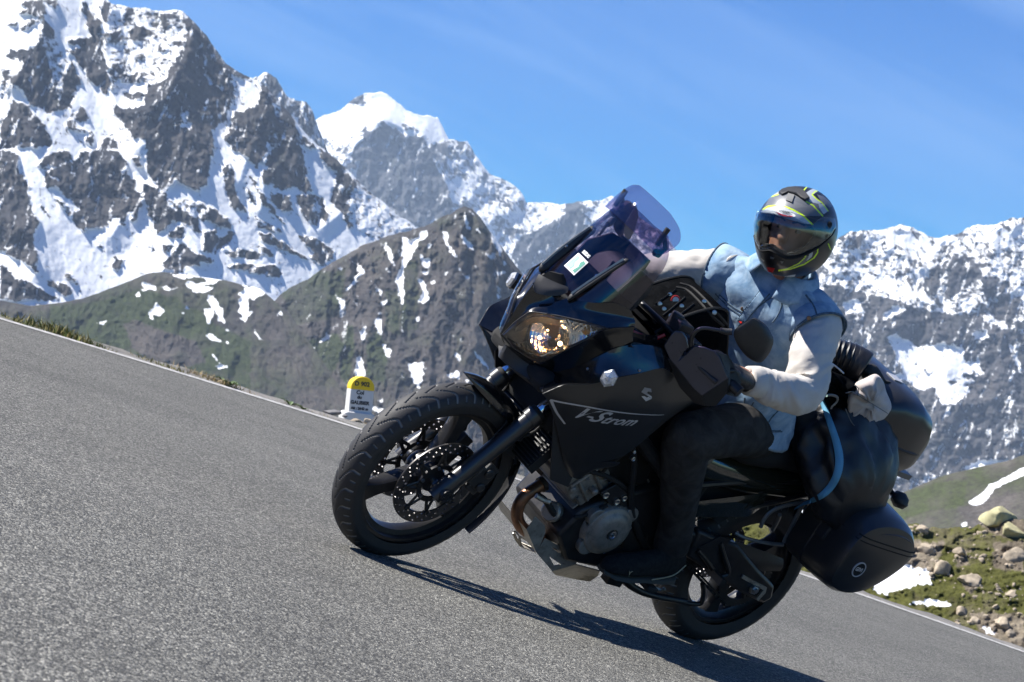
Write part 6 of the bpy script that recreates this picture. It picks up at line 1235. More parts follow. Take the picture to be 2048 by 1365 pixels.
for s_ in (1, -1):
    e_ = rd_.part('eye', ell((s_ * .031, .0755, .004), .0125, .0125, .0095, 14, 10), m_eye); rd_.part('iris', ell((s_ * .031 - .002, .0842, .003), .0072, .0045, .0072, 12, 8), m_iris, e_)
    rd_.part('eyebrow', tube([hd(s_ * .012, .100, .026), hd(s_ * .03, .099, .034), hd(s_ * .05, .084, .030)], [.003, .0045, .003], 6), m_brow)

# helmet
def helm(off=0.0, nu=400, nv=270):
    G = np.zeros((nu, nv, 3)); loc = np.zeros((nu, nv, 3))
    az = np.linspace(-math.pi, math.pi, nu, endpoint=False)[:, None]; t = np.linspace(0.02, math.radians(150), nv)[None, :]
    sx, sy, sz = .132 + off, .165 + off, .150 + off
    st_, ct_ = np.sin(t), np.cos(t); x = sx * np.abs(st_) ** .93 * np.sin(az); y = sy * st_ * np.cos(az); z = sz * ct_ + 0 * az
    frn = np.clip(np.cos(az), 0, 1) * smooth01((-.02 - z) / .09)      # the chin bar pushes forward and narrows
    y = y + .020 * frn + .008 * np.clip(np.cos(az), 0, 1) * smooth01((z + .02) / .03) * (z < .06); x = x * (1 - .10 * frn)
    z = z - .022 * np.clip(np.cos(az), 0, 1) * smooth01((-.04 - z) / .09); y = y - .012 * (1 - st_) + .0 * az - .01 * np.clip(-np.cos(az), 0, 1) * 0
    x, y, z = np.broadcast_arrays(x, y, z)
    P = HCc + x[..., None] * HL + (y[..., None] - .012) * HF + z[..., None] * HU
    return P, x, y, z
def topx(P):
    Q = P @ BR.T + BT; return 1024 + FPX * Q[..., 0] / -Q[..., 2], 682.5 - FPX * Q[..., 1] / -Q[..., 2]
def z4(*t): return [(1400 + t[i] / 4.55, 340 + t[i + 1] / 4.55) for i in range(0, len(t), 2)]
HP, hx_, hy_, hz_ = helm(); PX, PY = topx(HP); front = ((HP - HCc) @ (BMI @ np.array([0, 0, 1.0]))) > -.02
open_ = z4(518,420, 560,392, 640,398, 740,425, 840,460, 940,492, 1010,512, 1045,560, 1020,620, 960,690, 860,742, 795,758, 730,722, 660,672, 600,672, 545,690, 520,620, 508,520)
cut = inpoly(PX, PY, open_) & front
nu, nv = PX.shape; F = []; keep = cut
for i in range(nu):
    for j in range(nv - 1):
        a = (i, j), ((i + 1) % nu, j), ((i + 1) % nu, j + 1), (i, j + 1)
        if any(keep[p] for p in a): continue
        F.append(tuple(p[0] * nv + p[1] for p in a))
col = np.full(PX.shape + (3,), 1.0) * np.array([.022, .023, .025])
def paintp(c, *poly): 
    m_ = inpoly(PX, PY, z4(*poly)) & front; col[m_] = c
g1, g2, g3, nn_ = np.array([.42, .45, .48]), np.array([.14, .147, .155]), np.array([.008, .008, .009]), np.array([.62, .85, .02])
paintp(g2, 560,380, 640,240, 900,160, 1100,300, 1120,420, 900,420, 700,330)
paintp(g1, 590,262, 640,215, 760,150, 900,105, 940,112, 860,150, 760,190, 700,225, 640,240)  # highlight along the upper left of the shell, painted in as pale grey
paintp(g1, 548,384, 600,350, 680,332, 780,345, 860,380, 940,430, 1015,495, 960,492, 840,460, 740,425, 640,398)
paintp(np.array([.17, .175, .18]), 662,250, 740,240, 800,270, 900,300, 980,338, 860,348, 730,325)
paintp(g1, 955,215, 1000,185, 1060,160, 1092,180, 1025,228, 1045,255, 1110,300, 1080,310, 1000,292, 985,265)
paintp(g3, 1040,225, 1120,190, 1200,270, 1245,400, 1120,420, 1180,345, 1110,290)
paintp(g2, 1062,222, 1120,240, 1215,325, 1180,345, 1100,285); paintp(g1, 1078,310, 1130,308, 1168,372, 1125,405, 1085,345)
paintp(g1, 965,835, 1020,790, 1035,722, 1003,738, 988,790)
paintp(g1, 668,985, 740,975, 872,952, 860,972, 790,1000, 710,1004)
paintp(g3, 530,740, 650,740, 760,790, 720,850, 640,880, 560,850)
paintp(np.array([.12, .125, .13]), 720,905, 830,885, 930,830, 968,780, 985,790, 960,850, 850,900)
for ln, w_ in (((585,275, 640,246, 710,224), 1.1), ((572,362, 620,333, 700,325, 780,336, 850,366, 930,410, 1025,500), 1.5), ((968,289, 1030,325, 1080,380, 1116,420), 1.2), ((833,157, 892,130), 1.2), ((1090,180, 1045,200, 1020,226, 1060,265, 1110,300, 1166,375), 1.1), ((943,187, 975,153), 1.1),
               ((716,914, 800,900, 900,852, 955,800, 970,762), .8), ((716,921, 830,902, 950,860, 1040,800, 1071,750, 1072,700), 1.1), ((1168,675, 1187,722), 1.1)):
    d_, _ = segdist(PX, PY, z4(*ln)); col[(d_ < w_) & front] = nn_
Vh = HP.reshape(-1, 3)
m_helm, t_, b_ = newmat('helmet_print_and_highlight'); a_ = t_.nodes.new('ShaderNodeAttribute'); a_.attribute_name = 'print'; t_.links.new(a_.outputs['Color'], b_.inputs['Base Color']); b_.inputs['Roughness'].default_value = .36; b_.inputs['Coat Weight'].default_value = .25
hel = rd_.part('helmet', (Vh, F), m_helm, ang=None)
ca_ = hel.data.attributes.new('print', 'FLOAT_COLOR', 'POINT'); ca_.data.foreach_set('color', np.concatenate([col, np.ones(PX.shape + (1,))], -1).reshape(-1).astype(np.float32))
hel.modifiers.new('t', 'SOLIDIFY').thickness = -.006
HS = (Vh, F)
lin, *_ = helm(-.022, 60, 50); nu2, nv2 = 60, 50; px2, py2 = topx(lin); cut2 = inpoly(px2, py2, z4(500,430, 560,405, 740,430, 940,500, 1030,540, 1010,640, 860,735, 795,745, 660,665, 560,690, 500,640)) & (((lin - HCc) @ (BMI @ np.array([0, 0, 1.0]))) > -.02)
F2 = [(i * nv2 + j, ((i + 1) % nu2) * nv2 + j, ((i + 1) % nu2) * nv2 + j + 1, i * nv2 + j + 1) for i in range(nu2) for j in range(nv2 - 1) if not (cut2[i, j] or cut2[(i + 1) % nu2, j] or cut2[i, j + 1] or cut2[(i + 1) % nu2, j + 1])]
rd_.part('lining', (lin.reshape(-1, 3), F2), m_void, hel, ang=None)
vp, *_ = helm(.0065, 280, 200); vx, vy = topx(vp); vis_poly = z4(515,385, 560,352, 700,380, 860,440, 1010,500, 1110,425, 1225,440, 1238,520, 1190,600, 1080,690, 900,775, 800,785, 700,740, 640,712, 545,728, 500,640, 488,500)
inn = inpoly(vx, vy, vis_poly) & (((vp - HCc) @ (BMI @ np.array([0, 0, 1.0]))) > -.03); nA, nB = vx.shape
FV = [(i * nB + j, ((i + 1) % nA) * nB + j, ((i + 1) % nA) * nB + j + 1, i * nB + j + 1) for i in range(nA) for j in range(nB - 1) if inn[i, j] and inn[(i + 1) % nA, j] and inn[i, j + 1] and inn[(i + 1) % nA, j + 1]]
used = sorted({q for f in FV for q in f}); mp_ = {q: k for k, q in enumerate(used)}
m_visor = glassmat('helmet_visor', (0.84, 0.85, 0.84), 0.06, 0.03)
vo_ = rd_.part('visor', ([vp.reshape(-1, 3)[q] for q in used], [tuple(mp_[q] for q in f) for f in FV]), m_visor, hel, ang=None, solid=.0022)
VDIR = -(BMI @ np.array([0, 0, 1.0]))
_hbv = None
def onhel(pts, off=.0, base=None):     # points on the shell under measured picture positions
    global _hbv
    if _hbv is None: _hbv = BVHTree.FromPolygons([tuple(p) for p in Vh], F)
    out = []; bv = _hbv
    for (a, b) in pts:
        v = BMI @ np.array([(a - 1024) / FPX, -(b - 682.5) / FPX, -1.0]); o = BMI @ (-BT); v = v / np.linalg.norm(v); h = bv.ray_cast(Vector(o), Vector(v))
        if h[0] is not None: out.append(np.array(h[0]) - v * off)
    return out
gk = crom(z4(496,600, 520,700, 560,738, 640,735, 700,765, 790,805, 900,792, 1060,715, 1190,600, 1225,540), 60)
rd_.part('visor_gasket', tube(onhel(gk, .006), .0042, 6), m_void, hel)
rd_.part('chin_spoiler', tube(onhel(crom(z4(560,690, 600,672, 650,668, 720,715, 790,752), 20), .004), [.002, .0035, .002], 6), m_chr, hel)
rd_.part('visor_pivot', join(lathe([(0, 0), (0, .014), (.006, .012), (.008, .006), (.008, 0)], onhel(z4(1170, 505), .004)[0], axis=tuple(HL + HF * .2), n=18)), m_void, hel)
vent = onhel(z4(712,215, 740,190, 800,170, 870,165, 930,185, 975,240, 1000,268, 955,290, 915,262, 870,232, 800,212, 745,238), .0)
if len(vent) > 6: rd_.part('crown_vent', plate(vent, (HU * .6 + HF * .4) * .024), m_plas, hel, bevel=.003)
tg = onhel(z4(800,218, 862,236, 838,305, 782,282), .0)
if len(tg) > 3: rd_.part('vent_tongue', plate(tg, (HU * .6 + HF * .6) * .012), m_rack, hel, bevel=.001)
tv = onhel(z4(965,125, 1000,118, 1050,145, 1040,165, 990,160), 0)
if len(tv) > 3: rd_.part('top_vent', plate(tv, HU * .016), m_plas, hel, bevel=.002)
rc = onhel(z4(605,884, 682,896, 660,936, 618,926), .003)
rd_.part('red_catch', plate(rc, HF * .004), m_red, hel, bevel=.0006)
cv = [onhel(z4(*q), .002) for q in ((548,800, 585,830, 575,838, 550,815), (640,790, 675,800, 668,815, 640,810), (730,830, 760,835, 745,855))]
for q in cv: 
    if len(q) > 2: rd_.part('chin_vent', plate(q, HF * .003), m_rack, hel)
# brand patch: white oval with red crescent and lettering
ov = [(770 + 98 * math.cos(a) + 14 * math.sin(a), 392 + 26 * math.sin(a) + 24 * math.cos(a)) for a in np.linspace(0, 2 * math.pi, 30, endpoint=False)]
patchO = onhel(z4(*[v for q in ov for v in q]), .0022); lo_ = rd_.part('brand_patch', plate(patchO, HF * .0006), m_paper, hel)
cres = onhel(z4(690,382, 740,402, 800,418, 850,420, 830,428, 770,424, 715,405), .0032); rd_.part('crescent', plate(cres, HF * .0005), m_red, lo_)
tx = textmesh('CABERG', 40, .15, .95); cs_, sn_ = math.cos(.24), math.sin(.24)
pts = [(1400 + (780 + p[0] * .86 * cs_ + p[1] * .86 * sn_ * -1 * -.0 + p[1] * .2) / 4.55, 340 + (388 + p[0] * .86 * sn_ - p[1] * .8) / 4.55) for p in tx[0]]
tp_ = onhel(pts, .0027)
if len(tp_) == len(pts): rd_.part('brand_lettering', (tp_, tx[1]), m_void, lo_)

# clothes
def fabric(name, col, col2, scale=18, weave=900, rough=.9, wr=.5, wscale=9, sheen=.2):
    m, t, b = newmat(name); lk = t.links.new; tc = ND(t, 'ShaderNodeTexCoord')
    n = ND(t, 'ShaderNodeTexNoise', Scale=scale, Detail=7.0, Roughness=.62, Distortion=.8); lk(tc.outputs['Object'], n.inputs['Vector'])
    r = ND(t, 'ShaderNodeMapRange'); r.inputs['From Min'].default_value = .38; r.inputs['From Max'].default_value = .64; lk(n.outputs[0], r.inputs['Value'])
    mm = ND(t, 'ShaderNodeMix', data_type='RGBA'); lk(r.outputs[0], mm.inputs['Factor']); mm.inputs['A'].default_value = (*col, 1); mm.inputs['B'].default_value = (*col2, 1); lk(mm.outputs['Result'], b.inputs['Base Color'])
    b.inputs['Roughness'].default_value = rough; b.inputs['Specular IOR Level'].default_value = .15; b.inputs['Sheen Weight'].default_value = sheen
    w1 = ND(t, 'ShaderNodeTexNoise', Scale=wscale, Detail=2.5, Roughness=.45, Distortion=.5); lk(tc.outputs['Object'], w1.inputs['Vector'])
    w2 = ND(t, 'ShaderNodeTexNoise', Scale=weave, Detail=2.0); lk(tc.outputs['Object'], w2.inputs['Vector'])
    b1 = ND(t, 'ShaderNodeBump', Strength=wr, Distance=.02); lk(w1.outputs[0], b1.inputs['Height'])
    b2 = ND(t, 'ShaderNodeBump', Strength=.35, Distance=.0012); lk(w2.outputs[0], b2.inputs['Height']); lk(b1.outputs[0], b2.inputs['Normal']); lk(b2.outputs[0], b.inputs['Normal']); return m
m_denim = fabric('washed_denim', (0.15, 0.26, 0.39), (0.36, 0.48, 0.59), scale=12, wr=.9, wscale=10)
m_seam = fabric('denim_seam', (0.045, 0.08, 0.12), (0.11, 0.16, 0.21), scale=60)
m_hood = fabric('cream_sweatshirt', (0.52, 0.485, 0.44), (0.59, 0.555, 0.51), scale=10, wr=.6, wscale=8)
m_jean = fabric('black_jeans', (0.026, 0.025, 0.0245), (0.052, 0.050, 0.048), scale=14, wr=.8, wscale=11, sheen=0)
m_glove = paint('black_leather', (0.012, 0.012, 0.013), .42, var=.2, bump=.5, bscale=350)
m_cord = fabric('black_cordura', (0.0040, 0.0043, 0.0050), (0.0075, 0.0080, 0.009), scale=30, wr=.15, weave=1500, sheen=0)
m_cord.node_tree.nodes['Principled BSDF'].inputs['Specular IOR Level'].default_value = 0.0
hood = join(limb([SH_L + [0, -.06, .02], SH_L + [.0, .01, .0], (SH_L + EL_L) / 2 + [0, .012, .005], EL_L + [-.012, .012, -.005], (EL_L + WR_L) / 2 + [0, .01, -.012], WR_L * .75 + EL_L * .25 + [0, 0, -.004], WR_L + [-.012, 0, 0]], [.075, .078, .069, .064, .058, .050, .042], 40, 120, .26, 13, 3, 2.2, where=([0, .25, .5, .75, .92, 1], [.5, .9, 1.3, 1.0, .9, .1])))
rd_.part('left_sleeve', hood, m_hood, ang=None)
rd_.part('right_sleeve', limb([SH_R + [0, .06, .02], SH_R + [.0, -.01, .0], (SH_R + EL_R) / 2 + [0, -.01, 0], EL_R + [0, -.01, -.01], (EL_R + WR_R) / 2, WR_R + [-.01, 0, 0]], [.075, .074, .066, .064, .056, .043], 40, 100, .24, 11, 8, 2.2), m_hood, ang=None)
for W_, E_, s_ in ((WR_L, EL_L, 1), (WR_R, EL_R, -1)):
    dd = (W_ - E_) / np.linalg.norm(W_ - E_); rd_.part('cuff', tube([W_ - dd * .045, W_ - dd * .04, W_ - dd * .02, W_ + dd * .002, W_ + dd * .006, W_ + dd * .004], [.048, .0515, .0500, .0480, .0440, .036], 28), m_hood, ang=None)
neckp = [np.array([.605, 0, 1.335]), np.array([.625, .004, 1.385]), np.array([.64, .008, 1.41])]
rd_.part('sweatshirt_neck', tube(neckp, [.085, .072, .068], 28, 14, cap=False), m_hood, ang=None, solid=.006)
# waistcoat
def vs(c, hw, hd_, f, n=64, seed=0):
    return tsec(c, hw, hd_, f, n, 2.5)
vl = [vs((.415, .0, .848), .186, .150, .1), vs((.42, 0, .870), .190, .153, .15), vs((.44, 0, .935), .184, .148, .3), vs((.47, 0, 1.03), .176, .138, .5), vs((.51, .0, 1.11), .186, .138, .7), vs((.55, .0, 1.19), .202, .136, .85), vs((.585, .0, 1.26), .212, .126, 1), vs((.600, .0, 1.315), .214, .108, 1), vs((.610, .0, 1.356), .186, .090, 1), vs((.620, .0, 1.378), .115, .078, 1)]
Lp = np.array(vl); m_ = 70; Lp = np.array([crom(Lp[:, k], m_) for k in range(Lp.shape[1])]).transpose(1, 0, 2)
hgt = np.linspace(0, 1, m_)[:, None]; an = np.linspace(0, 2 * math.pi, 64, endpoint=False)[None, :]
cen = Lp.mean(1, keepdims=True); fo = .055 * ridged(hgt * 5 + np.cos(an) * 1.5, np.sin(an) * 1.2 + hgt * 2.0, 3, 77) * 1.3 + .06 * fbm(hgt * 9, np.cos(an) * 2 + 5, 0, 3, 79); Lp = cen + (Lp - cen) * (1 + fo * 1.05)[..., None]
# tilt of the shoulder line: wearer's right shoulder lower and forward
Lp[..., 2] += np.clip((Lp[..., 1]) * .13, -.05, .05) * smooth01((hgt - .4) / .6)
vest = rd_.part('denim_waistcoat', loftc([list(l) for l in Lp], cap=False), m_denim, ang=None, solid=.005)
# armhole edges: rolled denim around each sleeve top
CAPS = []
for S_, E_, s_ in ((SH_L, EL_L, 1), (SH_R, EL_R, -1)):
    dd = (E_ - S_) / np.linalg.norm(E_ - S_) * .45 + np.array([-.3 * s_, .95 * s_, 0]) * .55; dd /= np.linalg.norm(dd); u_ = np.cross(dd, [1, 0, 0]); u_ /= np.linalg.norm(u_); w_ = np.cross(dd, u_)
    rr = [S_ + dd * (.018 + .012 * math.cos(a * 1)) + (u_ * math.cos(a) * .088 + w_ * math.sin(a) * .094) for a in np.linspace(0, 2 * math.pi, 40)]
    sl2 = [[S_ + dd * d_ + (u_ * math.cos(a) * r_ + w_ * math.sin(a) * r_ * 1.05) for a in np.linspace(0, 2 * math.pi, 40, endpoint=False)] for d_, r_ in ((-.10, .074), (-.05, .088), (-.01, .094), (.028, .096))]
    CAPS.append(loftc(sl2, cap=False)); rd_.part('shoulder_edge', loftc(sl2, cap=False), m_denim, vest, ang=None, solid=.005)
    rd_.part('armhole_seam', tube([S_ + dd * .028 + (u_ * math.cos(a) * .097 + w_ * math.sin(a) * .101) for a in np.linspace(0, 2 * math.pi, 40)], .0042, 6, cap=False), m_seam, vest)
VM = join(loftc([list(l) for l in Lp], cap=False), *CAPS)
bvV = BVHTree.FromPolygons([tuple(p) for p in VM[0]], VM[1])
def onvest(pts, off=.004):
    out = []
    for (a, b) in pts:
        v = BMI @ np.array([(a - 1024) / FPX, -(b - 682.5) / FPX, -1.0]); o = BMI @ (-BT); v = v / np.linalg.norm(v); h = bvV.ray_cast(Vector(o), Vector(v))
        if h[0] is not None: out.append(np.array(h[0]) - v * off)
    return out
def v2(*t): return [(1400 + t[i] / 6.203, 500 + t[i + 1] / 6.203) for i in range(0, len(t), 2)]
def v1(*t): return [(1380 + t[i] / 6.203, 780 + t[i + 1] / 6.203) for i in range(0, len(t), 2)]
for ln in (v2(190,540, 330,680, 470,790, 560,850, 700,960), v2(1310,560, 1400,680, 1440,780, 1450,870), v2(940,560, 800,650, 640,780, 540,880), v2(530,780, 400,700, 250,560), v2(560,850, 470,960), v1(680,100, 660,220, 610,370), v1(790,150, 740,260, 700,400), v1(1100,250, 1000,360, 930,480), v1(440,160, 400,280), v1(830,495, 960,520, 1140,515), v1(970,520, 960,620), v1(860,470, 960,505, 1120,500), v2(1000,600, 1010,700, 960,820, 900,900)):
    q = onvest(crom(ln, 24), .0015)
    if len(q) > 8: rd_.part('seam', tube(q, .0036, 5), m_seam, vest)
for c_ in ((530, 735), (300, 790), (1350, 850)):
    q = onvest(v2(*c_), .003)
    if q: rd_.part('button', lathe([(0, .008), (.003, .007), (.003, 0)], q[0], axis=tuple(-VDIR), n=14), m_pipe, vest)
q = onvest(v2(510, 895), .003)
if q: rd_.part('red_tab', box(q[0], (.006, .012, .008)), m_red, vest)
def vpatch(nm, rows, th, mt, off=.006):
    R_ = [onvest(crom(r_, 12), off) for r_ in rows]
    if all(len(r_) == 12 for r_ in R_): rd_.part(nm, patch(R_, 20, 8, th), mt, vest, ang=None); rd_.part('seam', tube(R_[0], .0022, 5), m_seam, vest); rd_.part('seam', tube(R_[-1], .0026, 5), m_seam, vest)
vpatch('pocket_flap', [v2(250,560, 400,690, 560,810), v2(220,600, 365,745, 515,870), v2(195,640, 330,800, 470,930)], .004, m_denim)
vpatch('button_placket', [v2(745,505, 640,640, 540,760, 470,880), v2(800,520, 690,660, 590,780, 515,890), v2(865,545, 745,680, 640,800, 565,900)], .003, m_denim, .004)
pk = onvest(v2(640,800, 900,690, 1010,740, 960,800, 820,860, 700,890), .004)
# collar: turned-down denim
cc = np.array([.628, .004, 1.385]); cr = []
for hh, r_, off_ in ((.0, .098, 0), (.030, .092, 0), (.036, .098, 0), (.012, .122, 0), (-.028, .142, 0)):
    cr.append([cc + np.array([0, 0, hh]) + np.array([r_ * .92 * math.cos(a + yaw), r_ * math.sin(a + yaw), -.022 * math.cos(a) - (.02 if (hh < 0 and abs(a) < .9) else 0)]) for a in np.linspace(.42, 2 * math.pi - .42, 26)])
rd_.part('collar', patch(cr, 50, 14, .005), m_denim, vest, ang=None)
# jeans
def leg(H, K, A_, s_): return [limb([H + [-.03, -.015 * s_, -.045], (H * .6 + K * .4) + [0, s_ * .01, -.004], K + [-.03, 0, .012], K + [.0, 0, -.02], (K * .6 + A_ * .4) + [.01, 0, 0], (K * .3 + A_ * .7), A_ + [.01, 0, .0]], [.092, .092, .083, .080, .071, .062, .060], 40, 110, .11, 12, 5 + int(s_), 1.6, where=([0, .3, .45, .55, .7, 1], [.3, .5, 1.4, 1.4, .7, 1.2]))]
jn = join(*leg(HP_L, KN_L, AN_L, 1), *leg(HP_R, KN_R, AN_R, -1), loftc([tsec((.40, 0, .80), .13, .11, 0), tsec((.40, 0, .85), .160, .130, 0), tsec((.42, 0, .92), .145, .115, .1), tsec((.44, 0, .98), .13, .10, .2)]))
je = rd_.part('jeans', jn, m_jean, ang=None); remesh(je, .0065, 2)
# shoes
m_shoe = fabric('dark_trainer_mesh', (0.012, 0.012, 0.013), (0.022, 0.023, 0.022), scale=60, wr=.1, weave=700, sheen=0); m_sole = paint('trainer_sole', (.03, .032, .028), .7, var=.2, bump=.4, bscale=200); m_tan = paint('pale_piping', (.42, .36, .22), .6, var=.1)
for mir in (0, 1):
    f_ = mirror if mir else (lambda v: v)
    h0, t0 = B(1343, 1140, .205), B(1216, 1128, .235); ax_ = t0 - h0; Lf = np.linalg.norm(ax_); ax_ /= Lf; up_ = np.array([.12, .06, 1.0]); up_ -= ax_ * (up_ @ ax_); up_ /= np.linalg.norm(up_); sd_ = np.cross(up_, ax_)
    def ring(f, w_, zb, zt, n=24):
        c = h0 + ax_ * Lf * f; return [c + sd_ * w_ * math.cos(a) * (1 if math.sin(a) < 0 else .9) + up_ * ((zb + zt) / 2 + (zt - zb) / 2 * math.copysign(abs(math.sin(a)) ** .8, math.sin(a))) for a in np.arange(n) * 2 * math.pi / n]
    upper = loftc([ring(-.07, .012, -.005, .04), ring(-.05, .028, -.02, .07), ring(.02, .036, -.025, .095), ring(.14, .040, -.026, .10), ring(.28, .041, -.026, .085), ring(.42, .043, -.026, .066), ring(.6, .047, -.027, .048), ring(.8, .048, -.027, .034), ring(.95, .040, -.026, .022), ring(1.04, .024, -.022, .010), ring(1.07, .008, -.018, -.004)])
    sh = rd_.part('trainer', f_(upper), m_shoe, ang=None)
    rd_.part('sole', f_(loftc([ring(-.08, .022, -.040, -.016), ring(-.04, .036, -.046, -.016), ring(.2, .042, -.046, -.018), ring(.45, .044, -.042, -.020), ring(.7, .052, -.044, -.020), ring(.92, .046, -.040, -.018), ring(1.06, .022, -.030, -.012)])), m_sole, sh)
    rd_.part('sole_piping', f_(tube([h0 + ax_ * Lf * f + sd_ * w_ * (1 if not mir else 1) + up_ * z_ for f, w_, z_ in ((-.04, .030, .045), (.08, .041, .012), (.22, .044, -.004), (.4, .046, -.016))] if (sd_[1] > 0) else [h0 + ax_ * Lf * f - sd_ * w_ + up_ * z_ for f, w_, z_ in ((-.04, .030, .045), (.08, .040, .012), (.22, .043, -.004), (.4, .044, -.016))], .0022, 6, 20)), m_tan, sh)
    sgn = 1 if sd_[1] > 0 else -1
    cat = [[(0, 4), (2, 3), (6, -4), (9, -9), (7, -1), (10, 3), (12, 4), (8, 4), (5, 1), (3, 3.5)]]
    q0 = h0 + ax_ * Lf * .82 + sd_ * sgn * .0455 + up_ * .004
    rd_.part('shoe_logo', f_(plate([q0 - ax_ * a * .0018 + up_ * b * .0018 for a, b in cat[0]], sd_ * .001)), m_tan, sh)
# gloves: palm, four fingers curled over the grip, thumb underneath
def glove(s_, W_):
    g0, g1_ = np.array([1.040, s_ * .308, 1.097]), np.array([1.0, s_ * .395, 1.086]); kn = []; out = [limb([W_ + [-.045, 0, 0], W_, W_ + (g0 * .4 + g1_ * .6 + [-.05, 0, .012] - W_) * .55, g0 * .45 + g1_ * .55 + [-.045, 0, .014], g0 * .5 + g1_ * .5 + [-.022, 0, .026]], [.040, .036, .043, .046, .030], 20, 24, .05, 8, 2, flat=.72 if True else 1, up=[0, 1, 0])]
    for k, (f, l_, r_) in enumerate(((.04, .92, .0108), (.30, 1.0, .0112), (.58, .96, .0108), (.85, .82, .0095))):
        c = g0 * (1 - f) + g1_ * f
        out.append(tube([c + [-.040, 0, .022], c + [-.018, 0, .0345 * l_ + .004], c + [.012 * l_, 0, .034], c + [.034 * l_, 0, .016], c + [.033 * l_, 0, -.010], c + [.014, 0, -.026], c + [-.004, 0, -.027]], [r_ * 1.15, r_ * 1.25, r_ * 1.1, r_ * 1.12, r_, r_ * .95, r_ * .8], 12, 26)); kn.append(c + [-.018, 0, .041 * l_ + .004])
    out.append(tube([g0 * .7 + g1_ * .3 + [-.045, -s_ * .012, -.002], g0 + [-.030, -s_ * .018, -.016], g0 + [-.004, -s_ * .012, -.028], g0 + [.018, -s_ * .006, -.028]], [.016, .0145, .012, .010], 12, 18))
    return out, kn
for s_, W_ in ((1, WR_L), (-1, WR_R)):
    gl, kn = glove(s_, W_); go = rd_.part('glove', join(*gl), m_glove, ang=None); remesh(go, .0032, 2)
    for k_ in kn: rd_.part('knuckle_pad', lathe([(-.004, .009), (.003, .0085), (.006, .005), (.0065, 0)], k_, axis=(-.2, s_ * .1, 1), n=14), m_plas, go)
    rd_.part('wrist_strap', tube([W_ + [-.006, 0, 0], W_ + [.010, 0, 0]], [.040, .040], 24, flat=.8), m_plas, go)

# ------------------------------------------------------------------ luggage
tb = Thing('tank_bag', (.95, 0, 1.08), 'black zipped bag with press studs strapped on the fuel tank', 'bag')
def trap(y, g=1.0): 
    P_ = [(1.10, 1.065), (1.115, 1.09), (1.06, 1.155), (.97, 1.215), (.915, 1.225), (.885, 1.205), (.80, 1.10), (.79, 1.065)]; c = np.mean(P_, 0); return [np.array([c[0] + (a - c[0]) * g, y, c[1] + (b - c[1]) * g]) for a, b in csmooth(np.array(P_), 36)]
tbm = loftc([trap(-.09, .6), trap(-.085, .9), trap(-.072, 1), trap(.03, 1.02), trap(.125, 1), trap(.14, .9), trap(.145, .6)])
to_ = tb.part('bag_body', tbm, m_cord)
def tbline(y0, y1, sc=1.015, r_=.005): return None
for y_ in (-.074, .128): tb.part('piping', tube(trap(y_, 1.01) + [trap(y_, 1.01)[0]], .005, 6, cap=False), m_rubs)
def ontb(pts, off=.0):
    bv = BVHTree.FromPolygons([tuple(p) for p in tbm[0]], tbm[1]); out = []
    for a, b in pts:
        v = BMI @ np.array([(a - 1024) / FPX, -(b - 682.5) / FPX, -1.0]); o = BMI @ (-BT); v = v / np.linalg.norm(v); h = bv.ray_cast(Vector(o), Vector(v))
        if h[0] is not None: out.append(np.array(h[0]) - v * off)
    return out
def z3(*t): return [(1080 + t[i] / 3.9, 350 + t[i + 1] / 3.9) for i in range(0, len(t), 2)]
for l in (z3(1060,880, 1140,900, 1230,980, 1330,1090, 1430,1180), z3(1090,850, 1180,880, 1280,970, 1380,1080, 1460,1170), z3(850,1060, 880,1120, 910,1160), z3(900,1010, 1060,900), z3(960,1100, 1130,960), z3(1020,1150, 1200,1010)):
    q = ontb(crom(l, 24), .001)
    if len(q) > 6: tb.part('webbing', tube(q, .0055, 5, flat=.5), m_rubs)
for c_ in ((1012, 935), (935, 1008), (968, 1048), (1020, 1100), (1105, 1025), (1280, 990), (1360, 1075)):
    q = ontb(z3(*c_), .001)
    if q: tb.part('press_stud', lathe([(0, .008), (.003, .0075), (.004, .005), (.003, 0)], q[0], axis=tuple(-VDIR), n=14), m_steel)
q = ontb(z3(1058, 978), .001)
if q: ro = tb.part('round_badge', lathe([(0, .016), (.003, .015), (.003, 0)], q[0], axis=tuple(-VDIR), n=20), m_red); tb.part('badge_centre', lathe([(.003, .010), (.0042, .010), (.0042, 0)], q[0], axis=tuple(-VDIR), n=20), m_white, ro)
for i in range(10):
    q = ontb(z3(838 + 6.5 * i, 1062 + 10.5 * i), .002)
    if q: tb.part('zip_tooth', box(q[0], (.010, .012, .0025)), m_dark)
# dry bag across the pillion seat
m_pvc = paint('shiny_black_pvc', (0.010, 0.0105, 0.013), .42, var=.3, coat=.0, bump=0, rvar=.1, dirt=(.05, .045, .04), dirt_amt=.15)
db = Thing('dry_bag', (.10, 0, .90), 'shiny black roll-top dry bag lying across the pillion seat behind the rider', 'bag')
ys_b = np.linspace(-.37, .375, 70); nB_ = 60; V = []
for yy in ys_b:
    f = max(0.0, 1 - (abs(yy) / .385) ** 5.0) ** .42; zc = .985 - 1.15 * yy * yy; xc = .085 - .05 * abs(yy)
    for k in range(nB_):
        a = 2 * math.pi * k / nB_; ca, sa = math.cos(a), math.sin(a); V.append([xc + .205 * f * ca, yy, zc + .165 * f * sa])
V = np.array(V); aa = np.tile(np.arange(nB_) * 2 * math.pi / nB_, len(ys_b)); yv = V[:, 1]
cr_ = ridged(yv * 7 + np.cos(aa) * 1.2, np.sin(aa) * 1.6 + yv * 3, 4, 120) * .042 + fbm(yv * 10, np.cos(aa) * 3, np.sin(aa) * 3, 4, 121) * .026
